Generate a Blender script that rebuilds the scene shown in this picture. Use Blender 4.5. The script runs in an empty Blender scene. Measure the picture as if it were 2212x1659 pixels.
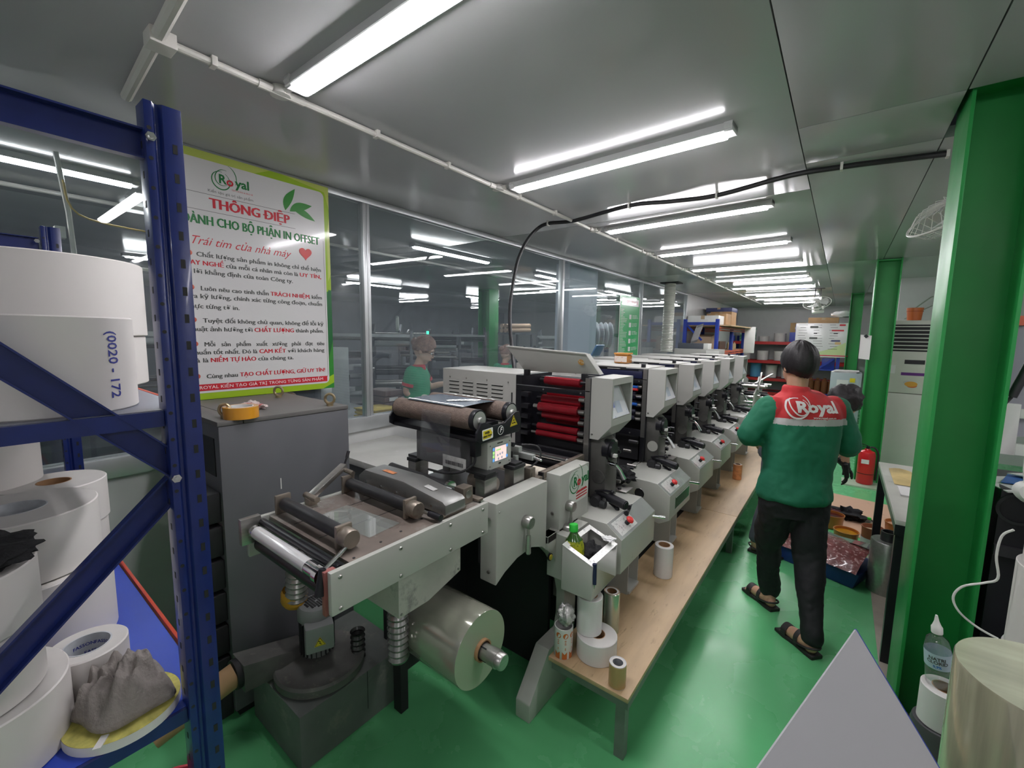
import bpy, bmesh, math, random
from math import sin, cos, pi, radians
from mathutils import Vector, Matrix, Euler
random.seed(7)
SC = bpy.context.scene
COL = SC.collection

# ---------------------------------------------------------------- camera, world, exposure
cd = bpy.data.cameras.new('camera'); cam = bpy.data.objects.new('camera', cd); COL.objects.link(cam)
YAW, PIT, ROL = -0.6514, -0.1146, 0.0155
fw = Vector((sin(YAW)*cos(PIT), cos(YAW)*cos(PIT), sin(PIT)))
rt0 = Vector((cos(YAW), -sin(YAW), 0)); up0 = rt0.cross(fw)
rt = rt0*cos(ROL)+up0*sin(ROL); up = -rt0*sin(ROL)+up0*cos(ROL)
cam.matrix_world = Matrix(((rt.x, up.x, -fw.x, 0), (rt.y, up.y, -fw.y, 0), (rt.z, up.z, -fw.z, 1.68), (0, 0, 0, 1)))
cd.sensor_fit = 'HORIZONTAL'; cd.sensor_width = 36; cd.lens = 930/2212*36; cd.clip_start = .02
SC.camera = cam
SC.view_settings.view_transform = 'Standard'; SC.view_settings.look = 'None'
SC.view_settings.gamma = 1; SC.view_settings.use_curve_mapping = False
SC.view_settings.exposure = 1.1
wd = bpy.data.worlds.new('world'); SC.world = wd; wd.use_nodes = True
wd.node_tree.nodes['Background'].inputs[0].default_value = (.75, .8, .85, 1)
wd.node_tree.nodes['Background'].inputs[1].default_value = .4
LAMP_E = 25.0          # emission of the batten diffusers
ROOM2_E = 20.0
SC.cycles.max_bounces = 8; SC.cycles.diffuse_bounces = 4; SC.cycles.glossy_bounces = 4
SC.cycles.transparent_max_bounces = 12; SC.cycles.transmission_bounces = 6
SC.cycles.sample_clamp_indirect = 4.0; SC.cycles.caustics_reflective = False; SC.cycles.caustics_refractive = False

# ---------------------------------------------------------------- materials
MATS = {}
def nd(nt, t, **k):
    n = nt.nodes.new(t)
    for a, b in k.items(): setattr(n, a, b)
    return n
def mat(name, col, rough=.5, metal=0, noise=0, nscale=8, bump=0, bscale=40, coat=0, trans=0, ior=1.45, alpha=1, spec=.5, emit=0, streak=None, spots=None, rvar=0):
    """principled material; noise varies the colour, streak stretches it, spots adds dirt, marks or painted highlights in a second colour"""
    if name in MATS: return MATS[name]
    m = bpy.data.materials.new(name); m.use_nodes = True; nt = m.node_tree; b = nt.nodes['Principled BSDF']
    b.inputs['Base Color'].default_value = (*col, 1); b.inputs['Roughness'].default_value = rough
    b.inputs['Metallic'].default_value = metal; b.inputs['Coat Weight'].default_value = coat
    b.inputs['Coat Roughness'].default_value = .08
    b.inputs['Transmission Weight'].default_value = trans; b.inputs['IOR'].default_value = ior
    b.inputs['Alpha'].default_value = alpha; b.inputs['Specular IOR Level'].default_value = spec
    if emit:
        b.inputs['Emission Color'].default_value = (*col, 1); b.inputs['Emission Strength'].default_value = emit
    tc = None
    if noise or bump or spots or rvar:
        tc = nd(nt, 'ShaderNodeTexCoord'); mp = nd(nt, 'ShaderNodeMapping'); nt.links.new(tc.outputs['Object'], mp.inputs[0])
        if streak: mp.inputs['Scale'].default_value = streak
    last = None
    if noise:
        n = nd(nt, 'ShaderNodeTexNoise'); n.inputs['Scale'].default_value = nscale; n.inputs['Detail'].default_value = 5
        nt.links.new(mp.outputs[0], n.inputs['Vector'])
        r = nd(nt, 'ShaderNodeMapRange'); r.inputs[1].default_value = .3; r.inputs[2].default_value = .7
        r.inputs[3].default_value = 1-noise; r.inputs[4].default_value = 1+noise*.6
        nt.links.new(n.outputs[0], r.inputs[0])
        mx = nd(nt, 'ShaderNodeMix', data_type='RGBA', blend_type='MULTIPLY'); mx.inputs[0].default_value = 1
        mx.inputs[6].default_value = (*col, 1); nt.links.new(r.outputs[0], mx.inputs[7]); last = mx.outputs[2]
        nt.links.new(last, b.inputs['Base Color'])
    if spots:
        sc_, amt, sc = spots
        n = nd(nt, 'ShaderNodeTexNoise'); n.inputs['Scale'].default_value = sc; n.inputs['Detail'].default_value = 8; n.inputs['Roughness'].default_value = .7
        nt.links.new(mp.outputs[0], n.inputs['Vector'])
        r = nd(nt, 'ShaderNodeMapRange'); r.inputs[1].default_value = 1-amt-.04; r.inputs[2].default_value = 1-amt+.06
        nt.links.new(n.outputs[0], r.inputs[0])
        mx = nd(nt, 'ShaderNodeMix', data_type='RGBA'); nt.links.new(r.outputs[0], mx.inputs[0])
        if last: nt.links.new(last, mx.inputs[6])
        else: mx.inputs[6].default_value = (*col, 1)
        mx.inputs[7].default_value = (*sc_, 1); nt.links.new(mx.outputs[2], b.inputs['Base Color'])
    if rvar:
        n = nd(nt, 'ShaderNodeTexNoise'); n.inputs['Scale'].default_value = 3; n.inputs['Detail'].default_value = 6
        nt.links.new(mp.outputs[0], n.inputs['Vector'])
        r = nd(nt, 'ShaderNodeMapRange'); r.inputs[1].default_value = .3; r.inputs[2].default_value = .7
        r.inputs[3].default_value = max(0, rough-rvar); r.inputs[4].default_value = rough+rvar
        nt.links.new(n.outputs[0], r.inputs[0]); nt.links.new(r.outputs[0], b.inputs['Roughness'])
    if bump:
        n = nd(nt, 'ShaderNodeTexNoise'); n.inputs['Scale'].default_value = bscale; n.inputs['Detail'].default_value = 4
        nt.links.new(mp.outputs[0], n.inputs['Vector'])
        bm_ = nd(nt, 'ShaderNodeBump'); bm_.inputs['Strength'].default_value = bump; bm_.inputs['Distance'].default_value = .01
        nt.links.new(n.outputs[0], bm_.inputs['Height']); nt.links.new(bm_.outputs[0], b.inputs['Normal'])
    MATS[name] = m; return m
def thin_glass(name, tint=(1, 1, 1), refl=1.5, haze=0.0, hazecol=(.8, .85, .9), rough=0.0, extra=0.0):
    """thin clear sheet: straight-through transparency plus fresnel reflection plus a little surface dust and painted haze"""
    if name in MATS: return MATS[name]
    m = bpy.data.materials.new(name); m.use_nodes = True; nt = m.node_tree; nt.nodes.clear()
    o = nd(nt, 'ShaderNodeOutputMaterial'); t = nd(nt, 'ShaderNodeBsdfTransparent'); t.inputs[0].default_value = (*tint, 1)
    g = nd(nt, 'ShaderNodeBsdfGlossy'); g.inputs['Roughness'].default_value = rough
    lw = nd(nt, 'ShaderNodeLayerWeight'); lw.inputs[0].default_value = .5
    f0 = ((refl-1)/(refl+1))**2
    pw = nd(nt, 'ShaderNodeMath', operation='POWER'); pw.inputs[1].default_value = 5; nt.links.new(lw.outputs['Facing'], pw.inputs[0])
    ma = nd(nt, 'ShaderNodeMath', operation='MULTIPLY_ADD', use_clamp=True); ma.inputs[1].default_value = 1-f0; ma.inputs[2].default_value = f0+extra
    nt.links.new(pw.outputs[0], ma.inputs[0]); fac = ma.outputs[0]
    mx = nd(nt, 'ShaderNodeMixShader')
    nt.links.new(fac, mx.inputs[0])
    base = t.outputs[0]
    if haze:
        d = nd(nt, 'ShaderNodeBsdfDiffuse'); d.inputs[0].default_value = (*hazecol, 1)
        m2 = nd(nt, 'ShaderNodeMixShader'); m2.inputs[0].default_value = haze
        nt.links.new(base, m2.inputs[1]); nt.links.new(d.outputs[0], m2.inputs[2]); base = m2.outputs[0]
    nt.links.new(base, mx.inputs[1]); nt.links.new(g.outputs[0], mx.inputs[2]); nt.links.new(mx.outputs[0], o.inputs[0])
    MATS[name] = m; return m

M_ = mat
WHITE = M_('white_paint', (.72, .72, .69), .4, noise=.05)
CREAM = M_('press_cover_paint', (.43, .435, .40), .36, noise=.07, nscale=3, spots=((.28, .27, .22), .3, 9))
CREAM2 = M_('press_cover_clean', (.46, .455, .43), .36, noise=.04, nscale=3)
BLACK = M_('black_metal', (.012, .012, .016), .35, noise=.3)
BLACKM = M_('black_matt', (.015, .015, .017), .6)
DARK = M_('dark_steel', (.06, .06, .065), .4, metal=.6, noise=.25, nscale=14)
STEEL = M_('brushed_steel', (.42, .41, .39), .32, metal=.9, noise=.12, nscale=20, streak=(1, 1, 12))
CHROME = M_('chrome', (.75, .75, .76), .12, metal=1)
RUSTY = M_('worn_steel', (.28, .24, .2), .42, metal=.7, noise=.3, nscale=10, spots=((.12, .07, .045), .38, 7))
RUBBER = M_('black_rubber', (.02, .02, .022), .45, noise=.3, nscale=20)
RED = M_('red_paint', (.55, .02, .02), .4)
BLUE = M_('rack_blue', (.009, .02, .13), .3, noise=.12, nscale=30, coat=.2)
BLUED = M_('deck_blue', (.02, .055, .4), .35, noise=.1, nscale=4)
GREENP = M_('column_green', (.02, .27, .06), .42, noise=.12, nscale=2.5, rvar=.1)
PAPER = M_('roll_paper', (.64, .61, .59), .55, noise=.03, nscale=2, spots=((.6, .5, .42), .25, 5))
PAPERW = M_('white_paper', (.68, .67, .66), .6)
CARD = M_('cardboard', (.42, .26, .13), .7, noise=.1)
KRAFT = M_('core_board', (.36, .2, .1), .7, noise=.1)
SKIN = M_('skin', (.52, .3, .2), .5, noise=.06, nscale=20)
HAIR = M_('black_hair', (.014, .011, .013), .5, bump=.15, bscale=150, noise=.3, nscale=60)

# ---------------------------------------------------------------- mesh builder
class MB:
    def __init__(s): s.v = []; s.f = []; s.mi = []; s.cur = 0
    def add(s, vs, fs):
        o = len(s.v); s.v += [Vector(p) for p in vs]
        for f in fs: s.f.append([o+i for i in f]); s.mi.append(s.cur)
        return s
    def m(s, i): s.cur = i; return s
    def box(s, x0, x1, y0, y1, z0, z1):
        v = [(x, y, z) for x in (x0, x1) for y in (y0, y1) for z in (z0, z1)]
        return s.add(v, [(0, 1, 3, 2), (4, 6, 7, 5), (0, 4, 5, 1), (2, 3, 7, 6), (0, 2, 6, 4), (1, 5, 7, 3)])
    def obox(s, c, ax, ay, az):      # oriented box: centre and three half-axis vectors
        c = Vector(c); ax = Vector(ax); ay = Vector(ay); az = Vector(az)
        v = [c+i*ax+j*ay+k*az for i in (-1, 1) for j in (-1, 1) for k in (-1, 1)]
        return s.add(v, [(0, 1, 3, 2), (4, 6, 7, 5), (0, 4, 5, 1), (2, 3, 7, 6), (0, 2, 6, 4), (1, 5, 7, 3)])
    def bar(s, p, q, w, h, upv=(0, 0, 1)):    # rectangular bar from p to q
        p = Vector(p); q = Vector(q); d = (q-p); a = d.normalized(); u = Vector(upv)
        if abs(a.dot(u)) > .98: u = Vector((1, 0, 0))
        r = a.cross(u).normalized(); u = r.cross(a)
        return s.obox((p+q)/2, d/2, r*w/2, u*h/2)
    def cyl(s, p, q, r0, r1=None, n=16, cap=True):
        r1 = r0 if r1 is None else r1
        p = Vector(p); q = Vector(q); a = (q-p).normalized(); u = Vector((0, 0, 1)) if abs(a.z) < .9 else Vector((1, 0, 0))
        x = a.cross(u).normalized(); y = a.cross(x)
        vs = [p+(x*cos(2*pi*i/n)+y*sin(2*pi*i/n))*r0 for i in range(n)]+[q+(x*cos(2*pi*i/n)+y*sin(2*pi*i/n))*r1 for i in range(n)]
        fs = [(i, (i+1) % n, n+(i+1) % n, n+i) for i in range(n)]
        if cap: fs += [tuple(range(n-1, -1, -1)), tuple(range(n, 2*n))]
        return s.add(vs, fs)
    def lathe(s, prof, c=(0, 0, 0), axis='z', n=24, closed=False, sx=1, sy=1):   # prof: (radius, height)
        c = Vector(c); o = len(s.v); k = len(prof)
        for r, h in prof:
            for i in range(n):
                a = 2*pi*i/n; x = r*cos(a)*sx; y = r*sin(a)*sy
                p = (x, y, h) if axis == 'z' else (h, x, y) if axis == 'x' else (y, h, x)
                s.v.append(c+Vector(p))
        for j in range(k if closed else k-1):
            j2 = (j+1) % k
            for i in range(n):
                s.f.append([o+j*n+i, o+j*n+(i+1) % n, o+j2*n+(i+1) % n, o+j2*n+i]); s.mi.append(s.cur)
        return s
    def ring(s, c, ro, ri, h, axis='z', n=32):     # tube with wall thickness, from c up h
        return s.lathe([(ri, 0), (ro, 0), (ro, h), (ri, h)], c, axis, n, closed=True)
    def prism(s, poly, d0, d1, axis='y'):     # poly in the plane across axis: y->(x,z) x->(y,z) z->(x,y)
        n = len(poly)
        def P(a, b, d): return (a, d, b) if axis == 'y' else (d, a, b) if axis == 'x' else (a, b, d)
        vs = [P(a, b, d0) for a, b in poly]+[P(a, b, d1) for a, b in poly]
        return s.add(vs, [tuple(range(n-1, -1, -1)), tuple(range(n, 2*n))]+[(i, (i+1) % n, n+(i+1) % n, n+i) for i in range(n)])
    def tube(s, pts, r, n=8, cap=True):
        pts = [Vector(p) for p in pts]; o = len(s.v); k = len(pts); x = None
        for i, p in enumerate(pts):
            a = (pts[min(i+1, k-1)]-pts[max(i-1, 0)]).normalized()
            if x is None:
                u = Vector((0, 0, 1)) if abs(a.z) < .9 else Vector((1, 0, 0)); x = a.cross(u).normalized()
            else:
                x = (x-a*x.dot(a)).normalized()
            y = a.cross(x); rr = r[i] if isinstance(r, (list, tuple)) else r
            for j in range(n): s.v.append(p+(x*cos(2*pi*j/n)+y*sin(2*pi*j/n))*rr)
        for i in range(k-1):
            for j in range(n):
                s.f.append([o+i*n+j, o+i*n+(j+1) % n, o+(i+1)*n+(j+1) % n, o+(i+1)*n+j]); s.mi.append(s.cur)
        if cap:
            s.f.append([o+j for j in range(n-1, -1, -1)]); s.mi.append(s.cur)
            s.f.append([o+(k-1)*n+j for j in range(n)]); s.mi.append(s.cur)
        return s
    def ball(s, c, r, n=12, sc=(1, 1, 1)):
        k = max(6, n//2+2)
        o = len(s.v); c = Vector(c)
        for j in range(k+1):
            t = pi*j/k
            for i in range(n):
                a = 2*pi*i/n; s.v.append(c+Vector((r*sin(t)*cos(a)*sc[0], r*sin(t)*sin(a)*sc[1], r*cos(t)*sc[2])))
        for j in range(k):
            for i in range(n): s.f.append([o+j*n+i, o+(j+1)*n+i, o+(j+1)*n+(i+1) % n, o+j*n+(i+1) % n]); s.mi.append(s.cur)
        return s
    def grid(s, fn, nu, nv):      # fn(u,v)->point, u,v in 0..1
        o = len(s.v)
        for i in range(nu+1):
            for j in range(nv+1): s.v.append(Vector(fn(i/nu, j/nv)))
        for i in range(nu):
            for j in range(nv):
                a = o+i*(nv+1)+j; s.f.append([a, a+nv+1, a+nv+2, a+1]); s.mi.append(s.cur)
        return s
    def xf(s, M):
        s.v = [M @ p for p in s.v]; return s
    def obj(s, name, mats, parent=None, bev=0, smooth=True, weld=False, sharp=.6):
        me = bpy.data.meshes.new(name); me.from_pydata([tuple(p) for p in s.v], [], s.f)
        mats = mats if isinstance(mats, (list, tuple)) else [mats]
        for mm in mats: me.materials.append(mm)
        if len(mats) > 1: me.polygons.foreach_set('material_index', s.mi)
        b = bmesh.new(); b.from_mesh(me)
        bmesh.ops.remove_doubles(b, verts=b.verts, dist=1e-5)
        bmesh.ops.recalc_face_normals(b, faces=b.faces)
        if bev:
            es = [e for e in b.edges if len(e.link_faces) == 2 and e.calc_face_angle(0) > .5]
            bmesh.ops.bevel(b, geom=es, offset=bev, segments=2, profile=.6, affect='EDGES', clamp_overlap=True)
        b.to_mesh(me); b.free()
        if smooth:
            me.polygons.foreach_set('use_smooth', [True]*len(me.polygons)); me.set_sharp_from_angle(angle=sharp)
        o = bpy.data.objects.new(name, me); COL.objects.link(o)
        if parent is not None: o.parent = parent
        return o
def tag(o, label=None, cat=None, group=None, kind=None):
    if label: o['label'] = label
    if cat: o['category'] = cat
    if group: o['group'] = group
    if kind: o['kind'] = kind
    return o
def thing(name, loc, label, cat, group=None, rz=0, kind=None):
    o = bpy.data.objects.new(name, None); COL.objects.link(o); o.location = loc; o.rotation_euler = (0, 0, rz)
    o.empty_display_size = .1
    return tag(o, label, cat, group, kind)
def kids(o): return list(o.children)
def dup(o, parent=None):
    c = o.copy(); COL.objects.link(c); c.parent = parent
    for ch in kids(o): dup(ch, c)
    return c
TMP = bpy.data.scenes.new('scratch')
def eval_mesh(o):     # evaluate one object alone, in a scratch scene, so the script stays quick
    TMP.collection.objects.link(o)
    with bpy.context.temp_override(scene=TMP, view_layer=TMP.view_layers[0]):
        dg = bpy.context.evaluated_depsgraph_get(); dg.update()
    me = bpy.data.meshes.new_from_object(o.evaluated_get(dg))
    TMP.collection.objects.unlink(o); return me
def text_mesh(s, size, M, off=0.0, align='CENTER', depth=.0004, shear=0, sx=1.0, font_spacing=1.0, res=2):
    """lettering as flat glyph outlines, placed by matrix M (x right, y up, z out)"""
    cu = bpy.data.curves.new('t', 'FONT'); cu.body = s; cu.size = size; cu.align_x = align; cu.align_y = 'CENTER'
    cu.extrude = depth; cu.offset = off; cu.resolution_u = res; cu.shear = shear; cu.space_character = font_spacing
    to = bpy.data.objects.new('t', cu); me = eval_mesh(to)
    bpy.data.objects.remove(to); bpy.data.curves.remove(cu)
    mb = MB(); mb.add([M @ Vector((v.co.x*sx, v.co.y, v.co.z)) for v in me.vertices], [list(p.vertices) for p in me.polygons])
    bpy.data.meshes.remove(me); return mb
def frame(o, x, y):       # matrix with origin o, x axis, y axis
    o = Vector(o); x = Vector(x).normalized(); z = x.cross(Vector(y)).normalized(); y = z.cross(x)
    return Matrix(((x.x, y.x, z.x, o.x), (x.y, y.y, z.y, o.y), (x.z, y.z, z.z, o.z), (0, 0, 0, 1)))
def flat(name, M, w, h, m, parent=None, t=.0008, r=0, x0=None, y0=None):     # thin rectangular sheet centred on M
    cx = 0 if x0 is None else x0; cy = 0 if y0 is None else y0
    mb = MB()
    if r:
        pts = []
        for (a, b, s0) in ((w/2-r, h/2-r, 0), (-w/2+r, h/2-r, 1), (-w/2+r, -h/2+r, 2), (w/2-r, -h/2+r, 3)):
            for k in range(5):
                t_ = pi/2*(s0+k/4); pts.append((cx+a+r*cos(t_), cy+b+r*sin(t_)))
    else: pts = [(cx+w/2, cy+h/2), (cx-w/2, cy+h/2), (cx-w/2, cy-h/2), (cx+w/2, cy-h/2)]
    mb.prism(pts, 0, t, 'z'); mb.xf(M)
    return mb.obj(name, m, parent) if name else mb
def strokes(segs, w, depth=.0006):     # polylines in a plane as thin ribbons (lists of (x,y))
    mb = MB()
    for k, pl in enumerate(segs):
        ww = w[k] if isinstance(w, list) else w
        n = len(pl); L = []; R = []
        for i, p in enumerate(pl):
            a = Vector(pl[min(i+1, n-1)])-Vector(pl[max(i-1, 0)]); a = a.normalized() if a.length else Vector((1, 0))
            t = i/(n-1); wi = ww*(sin(pi*min(max(t, .06), .94))**.6) if len(pl) > 6 else ww
            L.append((p[0]-a.y*wi/2, p[1]+a.x*wi/2)); R.append((p[0]+a.y*wi/2, p[1]-a.x*wi/2))
        for i in range(n-1):
            q = [L[i], R[i], R[i+1], L[i+1]]
            mb.add([(x, y, depth) for x, y in q], [(0, 1, 2, 3)])
    return mb
def arc(cx, cy, rx, ry, a0, a1, n=18, rot=0):
    out = []
    for i in range(n+1):
        a = radians(a0+(a1-a0)*i/n); x = rx*cos(a); y = ry*sin(a)
        out.append((cx+x*cos(rot)-y*sin(rot), cy+x*sin(rot)+y*cos(rot)))
    return out
def bake_mods(o):
    me = eval_mesh(o)
    old = o.data; o.modifiers.clear(); o.data = me; bpy.data.meshes.remove(old); return o
# ================================================================ the setting
def struct(name, mb, m, parent=None, **k):
    o = mb.obj(name, m, parent, **k)
    if parent is None: o['kind'] = 'structure'
    return o
FLOORM = M_('epoxy_floor', (.115, .45, .185), .26, noise=.10, nscale=1.3, rvar=.08, bump=.015, bscale=3, spots=((.07, .28, .13), .14, 9))
CEILM = M_('ceiling_panel', (.46, .462, .47), .17, noise=.03, ior=1.27, nscale=1.2, bump=.03, bscale=.9)
WALLM = M_('wall_panel', (.54, .55, .54), .4, noise=.03)
ALU = M_('aluminium', (.6, .62, .63), .35, metal=.7, noise=.06)
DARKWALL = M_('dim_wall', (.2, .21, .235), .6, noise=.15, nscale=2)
GLASS = thin_glass('partition_glass', (.93, .96, .96), 1.5, .06, (.55, .62, .72), extra=.0)  # bluish diffuse tint stands in for hazy reflections, besides dust
fl = struct('floor', MB().box(-2.72, 2.2, -2.4, 15.4, -.1, 0), FLOORM)
MB().box(-12, -2.72, -2.4, 15.4, -.1, 0).obj('far_room_floor', M_('far_floor', (.12, .16, .14), .35, noise=.2), fl)
cl = struct('ceiling', MB().box(-12.1, 2.3, -2.5, 15.5, 3.1, 3.2), DARKWALL)  # roof slab added above the panels to keep world light out
def panels(xs, ys, holes=()):
    for i in range(len(xs)-1):
        for j in range(len(ys)-1):
            if (i, j) in holes: continue
            MB().box(xs[i]+.002, xs[i+1]-.002, ys[j]+.002, ys[j+1]-.002, 2.6, 2.65).obj('ceiling_panel', CEILM, cl, bev=.0015)
panels([-2.75, -.235], [-2.4, 3.32, 6.7, 9.6, 12.4, 15.1])
panels([-.235, .29, 1.0, 2.2], [-2.4, 2.36, 2.84, 6.6, 11, 15.1], holes=((1, 1),))
panels([-12, -9.4, -6.9, -4.6, -2.79], [-2.4, 3.32, 9.6, 15.1])
MB().box(.285, 2.1, -2.4, 4.25, 0, .002).obj('cement_patch', M_('bare_cement', (.36, .32, .27), .7, noise=.2, nscale=5, spots=((.08, .08, .07), .3, 9)), fl)
# solid walls
struct('wall_back', MB().box(-12, 2.2, 15.1, 15.2, 0, 2.6), WALLM)
struct('wall_right', MB().box(2.1, 2.2, -2.4, 15.1, 0, 2.6), WALLM)
struct('wall_front', MB().box(-12, 2.2, -2.5, -2.4, 0, 2.6), WALLM)
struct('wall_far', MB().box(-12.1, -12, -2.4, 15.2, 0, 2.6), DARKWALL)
struct('wall_alcove', MB().box(.62, 2.1, 8.75, 8.83, 0, 2.6), WALLM)
# glazed partition between the two rooms
WX = -2.71
wl = struct('wall_left', MB().box(WX-.04, WX+.02, -2.4, 9.6, 0, .98), WALLM)
MB().box(WX-.05, WX+.03, 9.6, 15.1, 0, 2.6).obj('solid_panel', WALLM, wl)
MB().box(WX-.05, WX+.04, -2.4, 9.6, .98, 1.075).obj('sill_rail', ALU, wl, bev=.003)
MB().box(WX-.03, WX+.03, -2.4, 9.6, 2.56, 2.6).obj('top_rail', ALU, wl, bev=.003)
ys = [-2.4, -.82, 1.83, 4.5, 7.05, 9.6]
for y in ys[1:]:
    MB().box(WX-.03, WX+.03, y-.03, y-.003, 1.075, 2.56).box(WX-.02, WX+.02, y+.006, y+.03, 1.075, 2.56).box(WX-.012, WX+.012, y-.003, y+.006, 1.075, 2.56).obj('mullion', ALU, wl, bev=.002)
for i in range(5):
    w = struct('window_%d' % (i+1), MB().box(WX-.004, WX+.004, ys[i]+.03, ys[i+1]-.03, 1.075, 2.56), GLASS)
# pale solid column behind the glass of the fourth bay
MB_ = MB().box(-3.05, -2.85, 4.92, 5.72, 0, 2.6)
tag(MB_.obj('cladding_pillar', M_('pale_clad', (.45, .5, .57), .3)), 'pale blue-grey clad pillar just behind the glass partition', 'pillar')

# ---------------------------------------------------------------- ceiling lamps
LEDM = M_('led_diffuser', (1.0, .97, 1.0), .4, emit=LAMP_E)
LEDM2 = M_('led_diffuser_far_room', (.98, .98, 1.0), .4, emit=ROOM2_E)
LBODY = M_('lamp_housing', (.7, .7, .7), .35)
def batten(L, label, dm=None):
    t = thing('batten_light', (0, 0, 0), label, 'ceiling light')
    p = [(-.045, 2.6), (.045, 2.6), (.05, 2.583), (.036, 2.563), (-.036, 2.563), (-.05, 2.583)]
    MB().prism(p, -L/2, -L/2+.035, 'x').prism(p, L/2-.035, L/2, 'x').prism([(-.038, 2.6), (.038, 2.6), (.045, 2.567), (.041, 2.565), (.037, 2.58), (-.037, 2.58), (-.041, 2.565), (-.045, 2.567)], -L/2, L/2, 'x').obj('lamp_housing', LBODY, t)
    q = [(.037, 2.578)]+[(.036*cos(a), 2.566-.02*sin(a)) for a in [pi*k/8 for k in range(9)]]+[(-.037, 2.578)]
    MB().prism(q, -L/2+.035, L/2-.035, 'x').obj('diffuser', dm or LEDM, t)
    return t
ORD = ['nearest', 'second', 'third', 'fourth', 'fifth', 'sixth', 'seventh', 'eighth', 'ninth', 'tenth', 'farthest']
b0 = None
for k in range(10):
    lb = ('%s LED batten of the ceiling row over the press aisle, counted from the camera' % ORD[k]) if k else 'nearest LED batten of the ceiling row, large and cut by the top edge'
    if b0 is None: b = b0 = batten(1.25, lb)
    else: b = dup(b0)
    b['label'] = lb; b['group'] = 'LED battens over the press aisle'
    b.location = (-1.07, .87+1.31*k, 0); b.rotation_euler = (0, 0, (0, -.05, -.07, -.08)[k] if k < 4 else -.05)
for k, (x, y, lb) in enumerate(((-1.07, -1.8, 'LED batten behind the camera, at the front wall'), (1.35, -.9, 'LED batten over the right side, behind the camera'), (1.5, 1.6, 'LED batten over the right side, beside the near column'), (1.5, 4.6, 'LED batten over the right side, in front of the alcove'))):
    b = dup(b0); b.location = (x, y, 0); b['label'] = lb; b['group'] = 'LED battens out of the picture'
far = [(-3.6, 3.6, 1), (-3.7, 6.0, 1), (-3.6, .2, 1), (-7.1, 5.0, 1), (-7.2, 8.2, 1), (-7.1, 2.0, 1), (-3.8, 8.6, 1), (-5.2, 9.8, 0), (-5.2, 7.6, 0), (-9.6, 4.6, 0), (-9.6, 8.0, 0), (-5.4, 11.4, 0), (-9.6, 11, 0), (-6.6, 12.6, 1), (-3.7, 11.6, 1)]
fb0 = batten(1.22, '', LEDM2)
fl_lab = ['first lengthwise LED batten behind the glass, over the woman in green', 'second lengthwise LED batten close behind the glass partition', 'lengthwise LED batten behind the glass beside the blue rack top',
          'lengthwise LED batten in the far room above the round white fan', 'lengthwise LED batten far behind the green pillar of the other room', 'lengthwise LED batten deep in the far room behind the notice board',
          'third lengthwise LED batten along the glass partition', 'crosswise LED batten behind the glass left of the green chart', 'crosswise LED batten behind the pale clad pillar', 'crosswise LED batten at the far wall, left one',
          'crosswise LED batten at the far wall, middle one', 'crosswise LED batten seen through the glass behind the green chart', 'crosswise LED batten at the far wall, rightmost one', 'lengthwise LED batten in the far corner of the other room', 'fourth lengthwise LED batten along the glass partition']
for k, (x, y, d) in enumerate(far):
    b = fb0 if k == 0 else dup(fb0)
    b.location = (x, y, 0); b.rotation_euler = (0, 0, pi/2 if d else 0); b['label'] = fl_lab[k]; b['group'] = 'LED battens of the far room'

# ---------------------------------------------------------------- conduits on the ceiling
PVC = M_('white_conduit', (.68, .66, .62), .4)
cx = -1.78
t = thing('ceiling_conduit', (0, 0, 0), 'white plastic conduit running along the ceiling beside the lamp row', 'conduit')
MB().tube([(cx, .48, 2.583), (cx-.02, 13.2, 2.583)], .0125, 10).obj('pipe', PVC, t)
mb = MB()
for k in range(9):
    y = .87+1.31*k
    MB().lathe([(.0, .0), (.034, 0), (.036, -.004), (.036, -.028), (.0, -.03)], (cx, y-.02, 2.598), n=16).tube([(cx, y-.1, 2.583), (cx, y+.07, 2.583)], .016, 10).tube([(cx, y-.02, 2.583), (cx+.06, y-.01, 2.583)], .012, 8).obj('junction_box', PVC, t)
for k in range(14):
    y = .62+.55*k+(.1 if k % 2 else 0)
    MB().box(cx-.018, cx+.018, y, y+.018, 2.568, 2.6).obj('pipe_clip', PVC, t, bev=.002)
t = thing('ceiling_conduit', (0, 0, 0), 'thick white conduit crossing the ceiling corner above the blue rack', 'conduit')
MB().tube([(-1.42, .455, 2.58), (-2.3, .505, 2.58)], .019, 10).obj('pipe', PVC, t)
MB().box(-1.815, -1.745, .45, .52, 2.555, 2.6).box(-1.83, -1.73, .475, .49, 2.59, 2.6).obj('junction_box', PVC, t, bev=.003)
# black cable sweeping from the column to the press
pts = [(.33, 3.03, 2.585), (.14, 2.97, 2.58), (-.08, 2.93, 2.58), (-.32, 2.94, 2.585), (-.71, 3.04, 2.575), (-.99, 3.02, 2.58), (-1.26, 2.97, 2.585), (-1.76, 3.09, 2.58), (-1.98, 3.05, 2.58), (-2.09, 3.05, 2.55), (-2.12, 2.95, 2.44), (-2.13, 2.85, 2.28), (-2.1, 2.75, 2.09), (-2.05, 2.65, 1.9), (-1.97, 2.55, 1.72), (-1.87, 2.45, 1.56), (-1.81, 2.4, 1.42)]
def smoothp(pts, n=4):
    P = [Vector(p) for p in pts]; out = []
    for i in range(len(P)-1):
        a = P[max(i-1, 0)]; b = P[i]; c = P[i+1]; d = P[min(i+2, len(P)-1)]
        for k in range(n):
            t = k/n; out.append(.5*((2*b)+(-a+c)*t+(2*a-5*b+4*c-d)*t*t+(-a+3*b-3*c+d)*t**3))
    out.append(P[-1]); return out
t = thing('power_cable', (0, 0, 0), 'thick black cable clipped to the ceiling and dropping to the first unit', 'cable')
MB().tube(smoothp(pts), .014, 10).obj('cable', RUBBER, t)
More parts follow.
